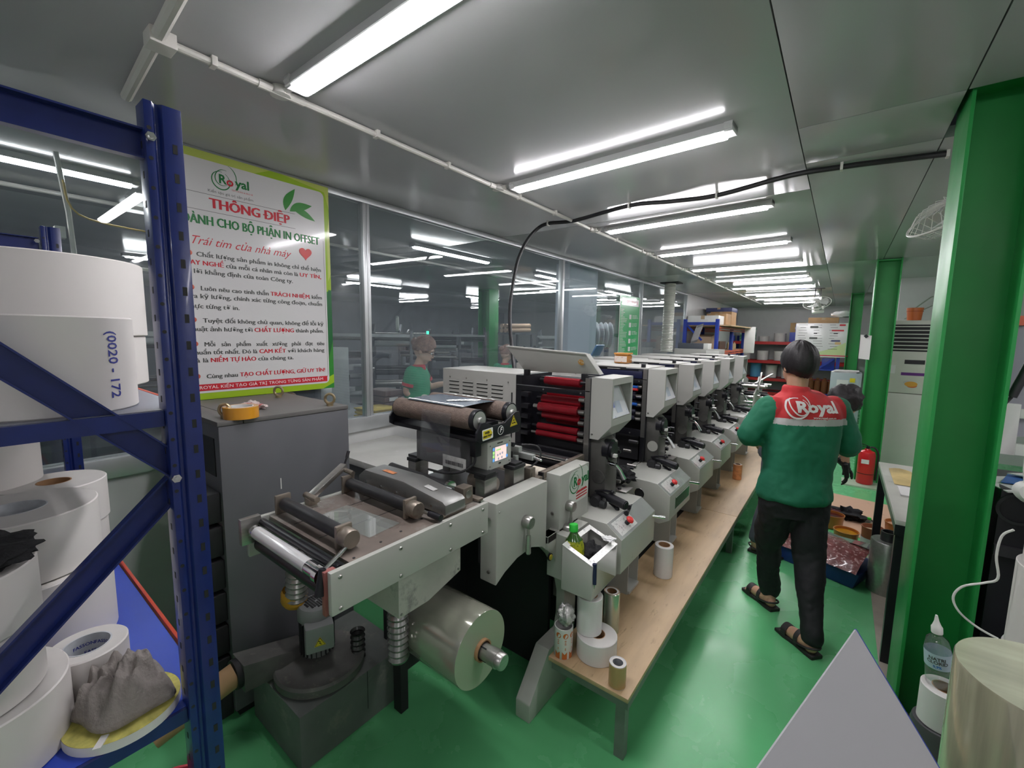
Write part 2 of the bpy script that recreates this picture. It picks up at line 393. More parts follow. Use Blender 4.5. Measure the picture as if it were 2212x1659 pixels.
for p in (pts[0], pts[2], pts[4], pts[6], pts[8]):
    MB().box(p[0]-.006, p[0]+.006, p[1]-.018, p[1]+.018, p[2]-.018, 2.6).obj('cable_clip', PVC, t)
# ---------------------------------------------------------------- green steel columns
def column(x0, y0, w, d, label, z1=2.6):
    t = thing('steel_column', (x0, y0, 0), label, 'column')
    MB().box(0, .012, 0, d, 0, z1+.45).obj('flange', GREENP, t, bev=.002); MB().box(w-.012, w, 0, d, 0, z1+.45).obj('flange', GREENP, t, bev=.002)
    MB().box(.012, w-.012, d*.45, d*.45+.01, 0, z1+.45).obj('web', GREENP, t)
    MB().box(.012, w-.012, .02, d*.45, z1+.03, z1+.045).obj('stiffener', GREENP, t)
    return t
column(.305, 2.38, .2, .3, 'big green steel column in front, beside the white-topped bench')
column(.24, 6.55, .22, .28, 'green steel column behind the fire extinguisher', 2.55)
column(.06, 11.0, .2, .25, 'farthest green steel column, right of the hanging poster board', 2.55)
column(-6.1, 6.8, .3, .3, 'green steel column in the room behind the glass', 2.55)
column(-11.3, 5.0, .3, .3, 'green steel column at the far wall of the other room', 2.55)
# flexible duct
t = thing('exhaust_duct', (-2.43, 7.62, 0), 'ribbed grey flexible exhaust duct from ceiling to press', 'duct')
prof = []
for k in range(90):
    z = 1.42+(2.6-1.42)*k/89; prof.append((.088+(.006 if k % 2 else 0)+(.01 if z < 1.62 else 0), z))
MB().lathe(prof, n=20).obj('hose', M_('duct_foil', (.5, .5, .46), .4, metal=.3, noise=.1), t)
MB().box(-.13, .17, -.13, .13, 2.585, 2.6).obj('dark_duct_hole', BLACKM, t)  # black sheet stands in for the dark hole around the duct
# ================================================================ label printing press
def screws(pts, r=.006, axis='x', m=None, parent=None, out=1):
    for (x, y, z) in pts:
        h = .004*out
        q = (x+h, y, z) if axis == 'x' else (x, y+h, z) if axis == 'y' else (x, y, z+h)
        MB().cyl((x, y, z), q, r, r*.7, 10).obj('screw', STEEL, parent)
REDINK = M_('red_ink_roller', (.24, .010, .018), .2, noise=.15, nscale=10, coat=.4)
INK = M_('dark_ink_roller', (.03, .03, .05), .25, coat=.4)
INKB = M_('blue_roller', (.01, .08, .35), .3)
NAVY = M_('navy_guard', (.012, .015, .05), .35)
PRINTP = M_('printed_leaflet', (.82, .84, .88), .35, coat=.3, spots=((.25, .3, .6), .36, 14))
BTN = M_('red_button', (.6, .03, .03), .35)
PLATE = M_('engraved_plate', (.68, .68, .66), .3, metal=.3, spots=((.3, .3, .3), .42, 60))
def display_box(t, w):
    """angled control-door box: recessed leaflet pocket facing the aisle. local x 0 = left edge, x .12 = aisle face, y 0..w"""
    P = [(-1.04, 1.46), (-.92, 1.46), (-.92, 1.21), (-.99, 1.13), (-1.04, 1.13)]
    mb = MB()
    mb.prism(P, 0, .004, 'y'); mb.prism(P, w-.004, w, 'y')
    mb.box(-1.04, -.92, .004, w-.004, 1.456, 1.46); mb.box(-1.04, -1.036, .004, w-.004, 1.13, 1.456)
    mb.box(-.925, -.92, .004, .018, 1.21, 1.456); mb.box(-.925, -.92, w-.018, w-.004, 1.21, 1.456)
    mb.box(-.925, -.92, .018, w-.018, 1.425, 1.456); mb.box(-.925, -.92, .018, w-.018, 1.21, 1.245)
    mb.add([(-.92, .004, 1.21), (-.92, w-.004, 1.21), (-.99, w-.004, 1.13), (-.99, .004, 1.13)], [(0, 1, 2, 3)])
    mb.add([(-.99, .004, 1.13), (-.99, w-.004, 1.13), (-1.04, w-.004, 1.13), (-1.04, .004, 1.13)], [(0, 1, 2, 3)])
    mb.add([(-.92, .018, 1.425), (-1.0, .018, 1.44), (-.925, .018, 1.245)], [(0, 1, 2)])
    b = mb.obj('control_box', CREAM2, t)
    MB().add([(-1.005, .01, 1.44), (-1.005, w-.01, 1.44), (-.925, w-.01, 1.245), (-.925, .01, 1.245)], [(0, 1, 2, 3)]).obj('recess_back', CREAM2, b)
    MB().add([(-.985, .022, 1.405), (-.985, w-.05, 1.405), (-.921, w-.025, 1.25), (-.921, .022, 1.25)], [(0, 1, 2, 3)]).obj('leaflet', PRINTP, b)
    for (y_, z_, hy, hz, c_) in ((.08, 1.37, .03, .02, 0), (.06, 1.33, .03, .03, 1), (.13, 1.30, .035, .03, 0)):
        xx = lambda z: -.985+(1.405-z)*.413+.0012
        MB().add([(xx(z_+hz), y_-hy, z_+hz), (xx(z_+hz), y_+hy, z_+hz), (xx(z_-hz), y_+hy, z_-hz), (xx(z_-hz), y_-hy, z_-hz)], [(0, 1, 2, 3)]).obj('leaflet_print', M_('leaflet_blue', (.3, .38, .7), .3) if c_ else M_('leaflet_pale', (.55, .62, .72), .3), b)
    MB().cyl((-1.027, -.003, 1.155), (-1.027, .001, 1.155), .005, n=10).obj('screw', STEEL, b)
    return b
def console(t, w, y0, first=False, window=False):
    P = [(-1.06, .80), (-.88, .80), (-.82, .795), (-.74, .735), (-.74, .585), (-.80, .55), (-1.06, .62)]
    if first: P = [(-1.06, .795), (-.88, .795), (-.82, .795), (-.74, .735), (-.74, .57), (-.80, .55), (-1.06, .62)]
    b = MB().prism(P, y0, y0+w, 'y').obj('console', CREAM, t, bev=.003)
    # control plate lies on the slope
    a = Vector((-.82, 0, .795)); c = Vector((-.74, 0, .735)); d = (c-a).normalized(); n = Vector((-d.z, 0, d.x)); n = n if n.z > 0 else -n
    M = frame(a+d*.05+n*.0008+Vector((0, y0+w*.27, 0)), (0, 1, 0), -d)
    flat('control_plate', M, w*.42, .075, PLATE, b, t=.0015, r=.004)
    M2 = frame(a+d*.05+n*.0005+Vector((0, y0+w*.5, 0)), (0, 1, 0), -d)
    flat('slope_cover', M2, w*.98, .097, M_('bright_aluminium', (.62, .62, .62), .25, metal=.7, noise=.1), b, t=.0008)
    e = a+d*.055+n*.002+Vector((0, y0+w*.3, 0))
    MB().cyl(e, e+n*.022, .012, n=16).obj('button_base', BLACK, b)
    MB().lathe([(0, .04), (.013, .039), (.019, .032), (.0195, .026), (.013, .021), (.0, .021)], n=18).xf(Matrix.Translation(e) @ Vector((0, 0, 1)).rotation_difference(n).to_matrix().to_4x4()).obj('stop_button', BTN, b)
    if first:
        e2 = a+d*.02+n*.001+Vector((0, y0+w*.42, 0)); e3 = a+d*.005+n*.001+Vector((0, y0+w*.55, 0))
        for q in (e2, e3):
            MB().cyl(q, q+n*.012, .013, n=14).cyl(q+n*.012, q+n*.022, .008, n=10).obox(q+n*.02, d*.003, Vector((0, .013, 0)), n*.008).obj('selector_knob', BLACK, b)
    MB().cyl((-.745, y0+w*.92, .715), (-.69, y0+w*1.02, .705), .007, .009, 12).obj('lever', CHROME, b)
    if window:
        MB().box(-.742, -.738, y0+w*.25, y0+w*.92, .625, .70).obj('display_window', M_('green_lcd', (.03, .1, .05), .15, spots=((.08, .2, .1), .4, 40)), b)
        MB().box(-.739, -.736, y0+w*.25, y0+w*.92, .695, .70).box(-.739, -.736, y0+w*.25, y0+w*.92, .62, .625).obj('window_trim', CREAM2, b)
    MB().lathe([(.0, -.001), (.03, -.001), (.033, -.003), (.035, 0.002)], (-.93, y0, .71), 'y', 20).obj('side_port', CHROME, b)
    MB().lathe([(.0, -.004), (.028, -.0035)], (-.93, y0, .71), 'y', 20).obj('port_hole', DARK, b)
    # leg pedestal and foot plate
    yb = y0+w*.62
    MB().box(-.93, -.81, yb, yb+.006, .30, .58).box(-.93, -.925, yb, y0+w-.02, .30, .58).box(-.93, -.81, y0+w-.03, y0+w-.024, .30, .58).obj('leg', CREAM, t)
    MB().box(-.92, -.80, yb+.006, y0+w-.03, .302, .318).obj('foot_plate', CREAM2, t, bev=.002)
    return b
def roller(t, x0, x1, y, z, r, m, parent=None, name='roller', jr=None):
    jr = jr or r*.45
    MB().lathe([(0, x0-.03), (jr, x0-.03), (jr, x0), (r, x0), (r, x1), (jr, x1), (jr, x1+.03), (0, x1+.03)], (0, y, z), 'x', 20).obj(name, m, t)
def unit(y0, label, w=.27, cw=.45, cy=-.23, first=False, inkm=None, opened=False, window=False, detail=True, ci=0):
    t = thing('printing_unit', (0, y0, 0), label, 'printing machine', 'printing units of the press')
    inkm = inkm or INK
    display_box(t, w)
    # vented left cover
    cv = MB().box(-2.17, -1.54, 0, .34, .785, 1.445).obj('side_cover', CREAM2, t, bev=.004)
    if detail:
        for c in range(4):
            mb = MB()
            for r_ in range(13):
                x = -2.06+c*.125; z = 1.362-r_*.0245
                mb.box(x-.045, x+.045, -.003, -.0005, z-.0038, z+.0038)
            mb.obj('louvre_column', BLACKM, cv)
            mb = MB()
            for r_ in range(13):
                x = -2.06+c*.125; z = 1.362-r_*.0245
                mb.prism([(-.0005, z+.009), (-.006, z+.003), (-.0005, z+.003)], x-.047, x+.047, 'x')
            o = mb.obj('louvre_lip', CREAM2, cv); o['kind'] = 'stuff'
        MB().box(-1.572, -1.565, -.004, 0, 1.05, 1.33).obj('cover_handle_slot', BLACKM, cv)
        for x in (-2.1, -1.95, -1.77, -1.6): MB().cyl((x, -.002, 1.39), (x, .002, 1.39), .006, n=8).obj('screw', STEEL, cv)
    # black machine frame with rollers
    MB().box(-1.54, -1.50, 0, .34, .785, 1.44).obj('side_frame', BLACK, t)
    MB().box(-1.075, -1.04, -.004, .34, .81, 1.455).obj('side_frame', DARK if first else BLACK, t, bev=.002)
    MB().box(-1.072, -1.043, -.008, -.004, .98, 1.455).obj('bright_edge', STEEL, t)
    MB().box(-1.52, -1.05, .2, .34, .785, 1.42).obj('inner_housing', BLACKM, t)
    for (z0, z1, d) in ((1.355, 1.385, -.006), (.985, 1.03, -.006)):
        MB().box(-1.53, -1.045, d, .01, z0, z1).obj('tie_bar', BLACK, t, bev=.002)
    MB().box(-1.53, -1.045, -.008, .0, 1.382, 1.387).obj('tie_bar_edge', CHROME, t)
    R = [(1.418, .05, .024, 1.36), (1.34, .12, .026, 1.38), (1.305, .07, .025, 1.39), (1.262, .035, .027, 1.39), (1.213, .06, .021, 1.38), (1.185, .12, .03, 1.38), (1.145, .04, .020, 1.40), (1.105, .03, .018, 1.40)]
    for k, (z, y, r, xl) in enumerate(R):
        ro = MB().lathe([(0, -xl), (r, -xl), (r, -1.13), (0, -1.13)], (0, y, z), 'x', 24).obj('roller', inkm, t)
        MB().cyl((-xl-.04, y, z), (-xl, y, z), r*.45, n=12).obj('journal', STEEL if k % 2 else BLACK, ro); MB().cyl((-1.13, y, z), (-1.09, y, z), r*.4, n=12).obj('journal', STEEL if k % 2 else BLACK, ro)
    if detail:
        for z in (1.33, 1.26, 1.2, 1.14, 1.1):
            MB().box(-1.5, -1.45, 0, .04, z-.015, z+.012).obj('bearing_block', BLACK, t, bev=.002)
            MB().cyl((-1.12, .02, z), (-1.085, .02, z), .012, n=10).obj('bearing_pin', STEEL, t)
        screws([(-1.34, -.006, 1.37), (-1.1, -.006, 1.37), (-1.38, -.006, 1.0), (-1.15, -.006, 1.0)], .005, 'y', None, t, -1)
    if not first:
        MB().box(-1.5, -1.08, -.006, .02, 1.39, 1.44).obj('navy_guard', NAVY, t, bev=.003)
        for k, (z, m) in enumerate(((1.36, INKB), (1.345, BTN), (1.24, INKB))):
            MB().cyl((-1.17, -.02, z-.03), (-1.1, -.02, z-.03), .011, n=10).obj('knob', m, t)
    if opened:
        A = [(-1.60, -.03, 1.615), (-1.04, .0, 1.60), (-1.04, .05, 1.47), (-1.60, .05, 1.47)]
    # top cover
    if opened:
        mb = MB(); P = [Vector((-1.58, -.05, 1.61)), Vector((-1.055, -.05, 1.585)), Vector((-1.005, .02, 1.475)), Vector((-1.5, .03, 1.465))]
        nrm = Vector((0, .012, .004))
        mb.add(P+[p+nrm for p in P], [(0, 1, 2, 3), (4, 7, 6, 5), (0, 4, 5, 1), (1, 5, 6, 2), (2, 6, 7, 3), (3, 7, 4, 0)])
        lid = mb.obj('open_lid', CREAM2, t, bev=.001)
        MB().bar(P[0]+Vector((0, .01, 0)), P[1]+Vector((0, .01, 0)), .028, .007).obj('lid_lip', CREAM2, lid, bev=.001)
        MB().add([P[1], P[2], P[2]+Vector((0, .05, 0)), P[1]+Vector((0, .05, 0))], [(0, 1, 2, 3)]).obj('lid_side', CREAM2, lid)
        M = frame(P[1]+(P[2]-P[1])*.42+Vector((-.06, -.003, 0)), (1, 0, -.05), (0, -.55, 1))
        MB().lathe([(0, .0), (.018, 0), (.018, .001), (0, .001)], n=20).xf(M).obj('round_sticker', M_('gold_sticker', (.6, .28, .05), .4, spots=((.7, .65, .5), .45, 60)), lid)
        for x in (-1.47, -1.09): MB().box(x-.014, x+.014, .0, .03, 1.44, 1.475).obj('hinge_block', BLACK, lid, bev=.002)
    else:
        MB().prism([(-1.54, 1.455), (-1.045, 1.455), (-1.045, 1.465), (-1.54, 1.47)], .0, .36, 'y').obj('top_cover', CREAM2, t, bev=.002)
        MB().box(-1.42, -1.2, -.003, .0, 1.452, 1.462).obj('top_slot', BLACKM, t)
        MB().box(-1.1, -1.075, .02, .045, 1.465, 1.49).obj('latch_block', BLACK, t, bev=.002)
    # lower part: dark grey housing, round dial, bearing disc, levers, black grip
    lo = MB().prism([(-1.08, 1.13), (-.985, 1.13), (-.95, 1.10), (-.95, .79), (-1.08, .79)], .02, .17, 'y').obj('drive_housing', M_('greasy_grey', (.085, .083, .078), .35, noise=.3, nscale=12), t, bev=.004)
    MB().cyl((-.975, .07, 1.07), (-.94, .07, 1.07), .058, n=24).cyl((-.94, .07, 1.07), (-.925, .07, 1.07), .045, n=24).obj('hand_wheel', BLACK, lo)
    MB().lathe([(.014, -.003), (.036, -.003), (.036, .003), (.014, .003)], (-.99, .017, .925), 'y', 24, closed=True).cyl((-.99, .014, .925), (-.99, .02, .925), .014, n=16).obj('bearing_disc', STEEL if not window else CREAM, lo)
    MB().cyl((-.95, .05, 1.0), (-.90, .04, 1.0), .013, n=12).tube([(-.9, .04, 1.0), (-.88, .045, .975), (-.855, .05, .93)], [.008, .010, .013], 10).obj('clamp_lever', CHROME, lo)
    MB().obox((-.925, .06, 1.045), (.018, 0, 0), (0, .012, 0), (0, 0, .008)).obj('white_tab', WHITE, lo)
    g = MB().cyl((-.97, -.02, .855), (-.88, -.04, .845), .014, n=12).cyl((-.90, -.035, .848), (-.80, -.055, .835), .024, n=18).cyl((-.80, -.055, .835), (-.795, -.056, .8345), .02, n=18).obj('black_grip', BLACK, t)
    MB().tube([(-.98, -.03, .86), (-.93, -.03, .875), (-.885, -.035, .88)], .006, 8).ball((-.882, -.035, .88), .011).obj('tension_lever', BLACK, t)
    MB().box(-1.0, -.93, -.05, .02, .80, .835).cyl((-.96, -.08, .82), (-.96, -.02, .82), .026, n=16).cyl((-.93, -.07, .815), (-.90, -.07, .815), .018, n=14).obj('register_gear', DARK, t)
    MB().cyl((-.9, -.02, .815), (-.85, -.04, .80), .008, n=8).ball((-.848, -.04, .80), .012).obj('adjust_knob', BLACK, t)
    MB().box(-1.06, -.9, .2, .30, .8, .806).obj('slide_plate', STEEL, t, bev=.001)
    for q in (.22, .28): MB().cyl((-.95, q, .806), (-.95, q, .814), .01, n=10).obj('bolt', DARK, t)
    MB().box(-1.5, -1.1, .04, .36, .8, .98).obj('lower_housing', BLACKM, t)
    for x, z in ((-1.03, .9),): MB().box(x-.02, x+.02, .18, .34, z-.09, z+.12).obj('support_bracket', BLACK, t, bev=.003)
    if detail:
        rr = random.Random(int(y0*10))
        for k in range(7):
            y = .2+rr.random()*.3; z = .84+rr.random()*.28; x = -1.03+rr.random()*.03
            MB().cyl((x, y, z), (x+.03+rr.random()*.03, y, z), .008+rr.random()*.008, n=10).obj('fitting', rr.choice([STEEL, BLACK, DARK]), t)
        MB().tube(smoothp([(-1.03, .22, 1.1), (-.99, .26, 1.0), (-1.0, .24, .9), (-.99, .3, .82)], 4), .009, 8).obj('hose', RUBBER, t)
    console(t, cw, cy, first, window)
    return t
U = unit(2.06, 'nearest printing unit, lid open, red inked rollers showing', first=True, inkm=REDINK, opened=True)
U2 = unit(2.90, 'second printing unit from the camera, closed, green display on its console', window=True, cy=-.36, cw=.44)
labs = ['third printing unit along the press', 'fourth printing unit along the press', 'fifth printing unit along the press', 'last printing unit, next to the rewinding end']
U3 = unit(3.59, labs[0], detail=True, cy=-.38, cw=.43)
units = [U, U2, U3]
for k, y in enumerate((4.27, 4.95, 5.75)):
    c = dup(U3); c.location = (0, y, 0); c['label'] = labs[k+1]; units.append(c)
# bed of the press under the units
t = thing('press_bed', (0, 0, 0), 'long dark bed of the press under the printing units', 'machine base', 'printing units of the press')
MB().box(-2.1, -1.13, 2.05, 6.3, .30, .78).obj('bed_frame', BLACKM, t)
MB().box(-2.1, -1.05, 2.05, 6.3, .0, .29).obj('plinth', BLACKM, t)
MB().box(-1.12, -1.09, 1.86, 6.2, .30, .78).obj('bed_side', CREAM, t)
# ================================================================ infeed end of the press
T = thing('infeed_table', (0, 0, 0), 'steel infeed table of the press with black rubber rollers', 'machine table')
TOPM = M_('worn_table_top', (.23, .19, .165), .33, metal=.35, noise=.25, nscale=7, spots=((.36, .34, .31), .45, 4), rvar=.12)
MB().box(-1.455, -.98, .60, 1.12, 1.062, 1.074).obj('table_top', TOPM, T, bev=.001)
MB().box(-.985, -.968, .535, 1.14, .962, 1.078).obj('side_panel', CREAM, T, bev=.003)
MB().box(-1.475, -1.457, .535, 1.14, .955, 1.078).obj('side_panel', CREAM, T, bev=.003)
MB().box(-1.478, -1.455, .515, .575, 1.0, 1.085).obj('end_bracket', STEEL, T, bev=.002)
MB().box(-1.002, -.986, .528, .56, .958, 1.077).obj('end_bracket', M_('worn_red_edge', (.3, .1, .09), .5, noise=.3), T, bev=.002)
for x in (-1.33, -1.18): MB().box(x-.0015, x+.0015, .62, 1.1, 1.0735, 1.0745).obj('top_groove', BLACKM, T)
MB().box(-1.41, -1.1, .685, .70, 1.074, 1.078).box(-1.4, -1.1, .70, .702, 1.074, 1.08).obj('guide_strip', STEEL, T)
screws([(-.968, y, z) for y in (.56, .75, .95, 1.11) for z in (1.06, .975)], .006, 'x', None, T)
for (x, y) in ((-1.03, .8), (-1.02, .72), (-1.05, .9), (-1.0, .62)): MB().cyl((x, y, 1.074), (x, y, 1.0755), .004, n=8).obj('hole', BLACKM, T)
MB().lathe([(0, -1.455), (.008, -1.455), (.008, -1.44), (.019, -1.44), (.019, -1.05), (.024, -1.05), (.024, -1.03), (.008, -1.03), (.008, -.99), (0, -.99)], (0, .548, 1.045), 'x', 24).obj('chrome_roller', CHROME, T)
MB().lathe([(.0195, -1.42), (.0195, -1.1)], (0, .548, 1.045), 'x', 24).obj('clear_tape_label', M_('tape_label', (.62, .62, .62), .2, coat=.6), T)
MB().cyl((-1.455, .578, 1.062), (-1.0, .578, 1.062), .011, n=16).obj('guide_rod', BLACK, T)
MB().cyl((-1.455, .575, .99), (-1.0, .575, .99), .026, n=20).obj('lower_roller', BLACK, T)
def table_roller(y, x0, x1, z, hang):
    r = MB().lathe([(0, x0), (.019, x0), (.021, x0+.005), (.021, x1-.005), (.019, x1), (0, x1)], (0, y, z), 'x', 24).obj('rubber_roller', RUBBER, T)
    for x in (x0-.018, x1+.004): MB().box(x, x+.013, y-.026, y+.024, 1.075, z+.03).obj('roller_bracket', RUSTY, r, bev=.004)
    MB().lathe([(.0, x1+.017), (.026, x1+.017), (.028, x1+.021), (.028, x1+.05), (.025, x1+.055), (0, x1+.055)], (0, y-.002, z-.002), 'x', 28).obj('end_knob', RUSTY, r)
    if hang: p = [(x1+.05, y-.02, z-.02), (x1+.085, y-.10, z-.035)]; q = [(x1+.085, y-.105, z-.03), (x1+.09, y-.12, z-.095)]
    else: p = [(x1+.045, y+.02, z-.012), (x1+.075, y+.025, z-.014)]; q = [(x1+.075, y+.025, z-.014), (x1+.125, y+.03, z-.018)]
    MB().cyl(p[0], p[1], .006, n=10).obj('lever_rod', CHROME, r); MB().cyl(q[0], q[1], .0095, .012, n=14).obj('lever_grip', BLACK, r)
table_roller(.64, -1.43, -1.09, 1.11, True)
table_roller(.885, -1.44, -1.10, 1.11, False)
MB().obox((-1.445, .735, 1.085), (.018, 0, 0), (0, .014, 0), (0, 0, .012)).cyl((-1.48, .735, 1.10), (-1.40, .735, 1.10), .011, n=12).obj('arm_clamp', RUSTY, T, bev=.001)
arm = MB().bar((-1.45, .74, 1.10), (-1.50, .90, 1.165), .03, .018).obj('swing_arm', STEEL, T, bev=.003)
MB().tube([(-1.50, .9, 1.165), (-1.505, .915, 1.19)], .004, 8).cyl((-1.505, .915, 1.19), (-1.508, .925, 1.215), .006, n=10).obj('arm_handle', BLACK, arm)
MB().cyl((-1.49, .895, 1.15), (-1.44, .90, 1.145), .009, n=10).obj('arm_roller_pin', RUSTY, arm)
# static-bar housing
c = MB().prism([(-1.475, 1.085), (-1.475, 1.12), (-1.435, 1.15), (-1.2, 1.155), (-1.0, 1.13), (-.985, 1.12), (-.985, 1.085)], .945, 1.04, 'y').obj('cleaner_housing', M_('scuffed_alloy', (.27, .27, .26), .35, metal=.6, noise=.15, spots=((.12, .12, .12), .35, 14)), T, bev=.006)
MB().box(-1.02, -.992, .93, 1.05, 1.075, 1.088).box(-1.46, -1.43, .93, 1.05, 1.075, 1.088).obj('housing_foot', RUSTY, c, bev=.002)
for x in (-1.42, -1.33, -1.24, -1.14, -1.05): MB().cyl((x, .945, 1.105), (x, .941, 1.105), .005, n=10).obj('screw', CHROME, c)
M = frame((-1.33, .985, 1.1535), (1, -.05, .02), (0, 1, .0)); flat('orange_label', M, .07, .02, M_('orange_label_print', (.55, .2, .08), .5, noise=.4, nscale=60), c)
M = frame((-1.1, .985, 1.144), (1, 0, -.11), (0, 1, .0)); flat('pale_label', M, .05, .022, M_('scuffed_label', (.45, .45, .44), .5, noise=.3, nscale=60), c)
MB().cyl((-1.46, 1.09, 1.12), (-1.12, 1.09, 1.11), .02, n=20).obj('rubber_roller', RUBBER, T)
MB().lathe([(.02, -1.12), (.028, -1.12), (.028, -1.108), (.012, -1.108), (.012, -1.06)], (0, 1.09, 1.11), 'x', 24).obj('roller_journal', CHROME, T)
MB().box(-1.065, -1.02, 1.065, 1.115, 1.075, 1.135).box(-1.05, -1.0, 1.12, 1.15, 1.075, 1.085).obj('bearing_block', RUSTY, T, bev=.003)
MB().cyl((-1.019, 1.09, 1.11), (-1.017, 1.09, 1.11), .015, n=18).obj('bearing_cap', STEEL, T)
# small window of clear film lying on the table
flat('clear_film', frame((-1.2, .76, 1.0762), (1, .1, 0), (0, 1, 0)), .26, .12, thin_glass('film_sheet', (.95, .97, .96), 1.5, .12, (.7, .75, .72), extra=.08), T, t=.0005)
# chute and hose under the table
ch = MB().prism([(.78, .945), (1.05, .945), (1.05, .84), (.90, .80), (.78, .80)], -1.03, -1.02, 'x').box(-1.3, -1.03, .78, .785, .80, .945).obj('chute', M_('chute_paint', (.42, .43, .38), .4, noise=.2, spots=((.25, .25, .23), .4, 8)), T)
screws([(-1.02, .79, .81), (-1.02, 1.04, .85)], .005, 'x', None, ch)
pr = [(.03+(.005 if k % 2 else 0), .80-.012*k) for k in range(22)]
MB().lathe([(r, 0-k*.0) for k, r in ()] or [(.033+(.004 if k % 2 else -.002), -.24+.011*k) for k in range(22)], (-1.13, .86, .80), n=16).obj('clear_hose', M_('silver_hose', (.32, .32, .31), .2, metal=.7, noise=.3, nscale=40), T)
MB().box(-1.47, -1.42, 1.09, 1.13, 0, .955).obj('table_leg', BLACKM, T)

# frame with crank panels, arch and foot
F = thing('press_side_stand', (0, 0, 0), 'cream side frame of the press with crank handles, arch and foot', 'machine frame')
MB().prism([(1.185, .735), (1.24, .765), (1.32, .79), (1.42, .795), (1.50, .765), (1.53, .74), (1.53, 1.055), (1.185, 1.055)], -1.045, -.965, 'x').obj('crank_panel', CREAM, F, bev=.004)
side = [(1.53, .74), (1.58, .69), (1.63, .62), (1.665, .54), (1.69, .46), (1.69, .35), (1.66, .24), (1.61, .12), (1.80, .12), (1.80, .80), (1.53, .80)]
MB().prism(side, -1.0, -.955, 'x').obj('arch_plate', CREAM, F, bev=.002)
MB().box(-1.0, -.955, 1.53, 1.60, .77, .80).box(-1.0, -.90, 1.6, 1.80, .58, .79).obj('arch_top', CREAM, F)
MB().prism([(1.40, 0), (1.40, .085), (1.55, .26), (1.78, .26), (1.78, 0)], -1.02, -.945, 'x').obj('foot', CREAM, F, bev=.006)
MB().cyl((-.955, 1.545, .705), (-.948, 1.545, .705), .017, n=20).obj('button_ring', BLACK, F)
MB().cyl((-.948, 1.545, .705), (-.945, 1.545, .705), .012, n=18).obj('yellow_button', M_('yellow_button', (.65, .5, .05), .4), F)
blk = MB().box(-1.03, -.955, 1.62, 1.90, .715, 1.055).obj('head_block', CREAM, F, bev=.006)
screws([(-.966, 1.2, 1.02)], .004, 'x', None, F)
for z in (.99, .78): MB().cyl((-1.0, 1.185, z), (-1.0, 1.179, z), .007, n=10).obj('screw', STEEL, F)
MB().cyl((-.99, 1.62, .87), (-.99, 1.614, .87), .007, n=10).obj('screw', STEEL, F)
def crank(y, z, dy, dz, x=-.965, L=.10):
    h = MB().lathe([(0, x), (.024, x), (.026, x+.006), (.026, x+.03), (.022, x+.036), (0, x+.036)], (0, y, z), 'x', 24).obj('crank_hub', STEEL, F)
    a = Vector((x+.02, y, z)); d = Vector((.002, dy, dz)).normalized()
    MB().cyl(a+d*.02, a+d*.055, .0055, .007, 10).cyl(a+d*.055, a+d*(L+.03), .009, .0115, 6).cyl(a+d*(L+.03), a+d*(L+.035), .0115, .009, 6).obj('crank_handle', STEEL, h)
    return h
crank(1.365, .93, .0, -1)
crank(1.695, .895, -.05, -1, -.955, .075)
crank(1.675, .79, .35, -.95, -.955, .09)
# logo sticker on the head block
GREENL = M_('logo_green', (.015, .2, .06), .4); REDL = M_('logo_red', (.6, .03, .04), .4); WHITEL = M_('logo_white', (.85, .85, .83), .5)
def royal(M, s, parent, c1=GREENL, c2=REDL, c3=GREENL, off=.0):
    """oval swooshes with the word Royal; s is the width in metres"""
    w1 = arc(-.30, -.02, .20, .215, 60, 400, 26, .35); w2 = arc(-.25, .06, .17, .20, 95, 330, 22, -.5); w3 = arc(-.14, .12, .19, .26, -50, 70, 16, .2)
    mb = strokes([w1, w2, w3], [.028, .022, .02]); mb.xf(M @ Matrix.Diagonal((s, s, 1, 1))); mb.obj('logo_swoosh', c1, parent, smooth=False)
    t1 = text_mesh('R', .30*s, M @ Matrix.Translation((-.27*s, .01*s, .0006)), off=.008*s, sx=.95); t1.obj('logo_letter', c3, parent, smooth=False)
    t1 = text_mesh('o', .30*s, M @ Matrix.Translation((-.10*s, -.01*s, .0006)), off=.008*s); t1.obj('logo_letter', c2, parent, smooth=False)
    t1 = text_mesh('yal', .30*s, M @ Matrix.Translation((.19*s, .0*s, .0006)), off=.008*s, sx=1.02); t1.obj('logo_letter', c3, parent, smooth=False)
M = frame((-.9545, 1.795, .965), (0, 1, .02), (0, 0, 1))
flat('sticker', M, .19, .16, M_('sticker_white', (.66, .7, .64), .4), blk, t=.0005, r=.03, x0=0, y0=0)
M2 = M @ Matrix.Translation((0.022, .022, .0008)); royal(M2, .215, blk)
for k in range(3):
    flat('sticker_line', M @ Matrix.Translation((.03, -.035-.014*k, .0006)), .11, .006, REDL, blk, t=.0003)
text_mesh('www.royal.com.vn', .012, M @ Matrix.Translation((.03, -.028, .0012)), off=.0002).obj('sticker_text', REDL, blk, smooth=False)
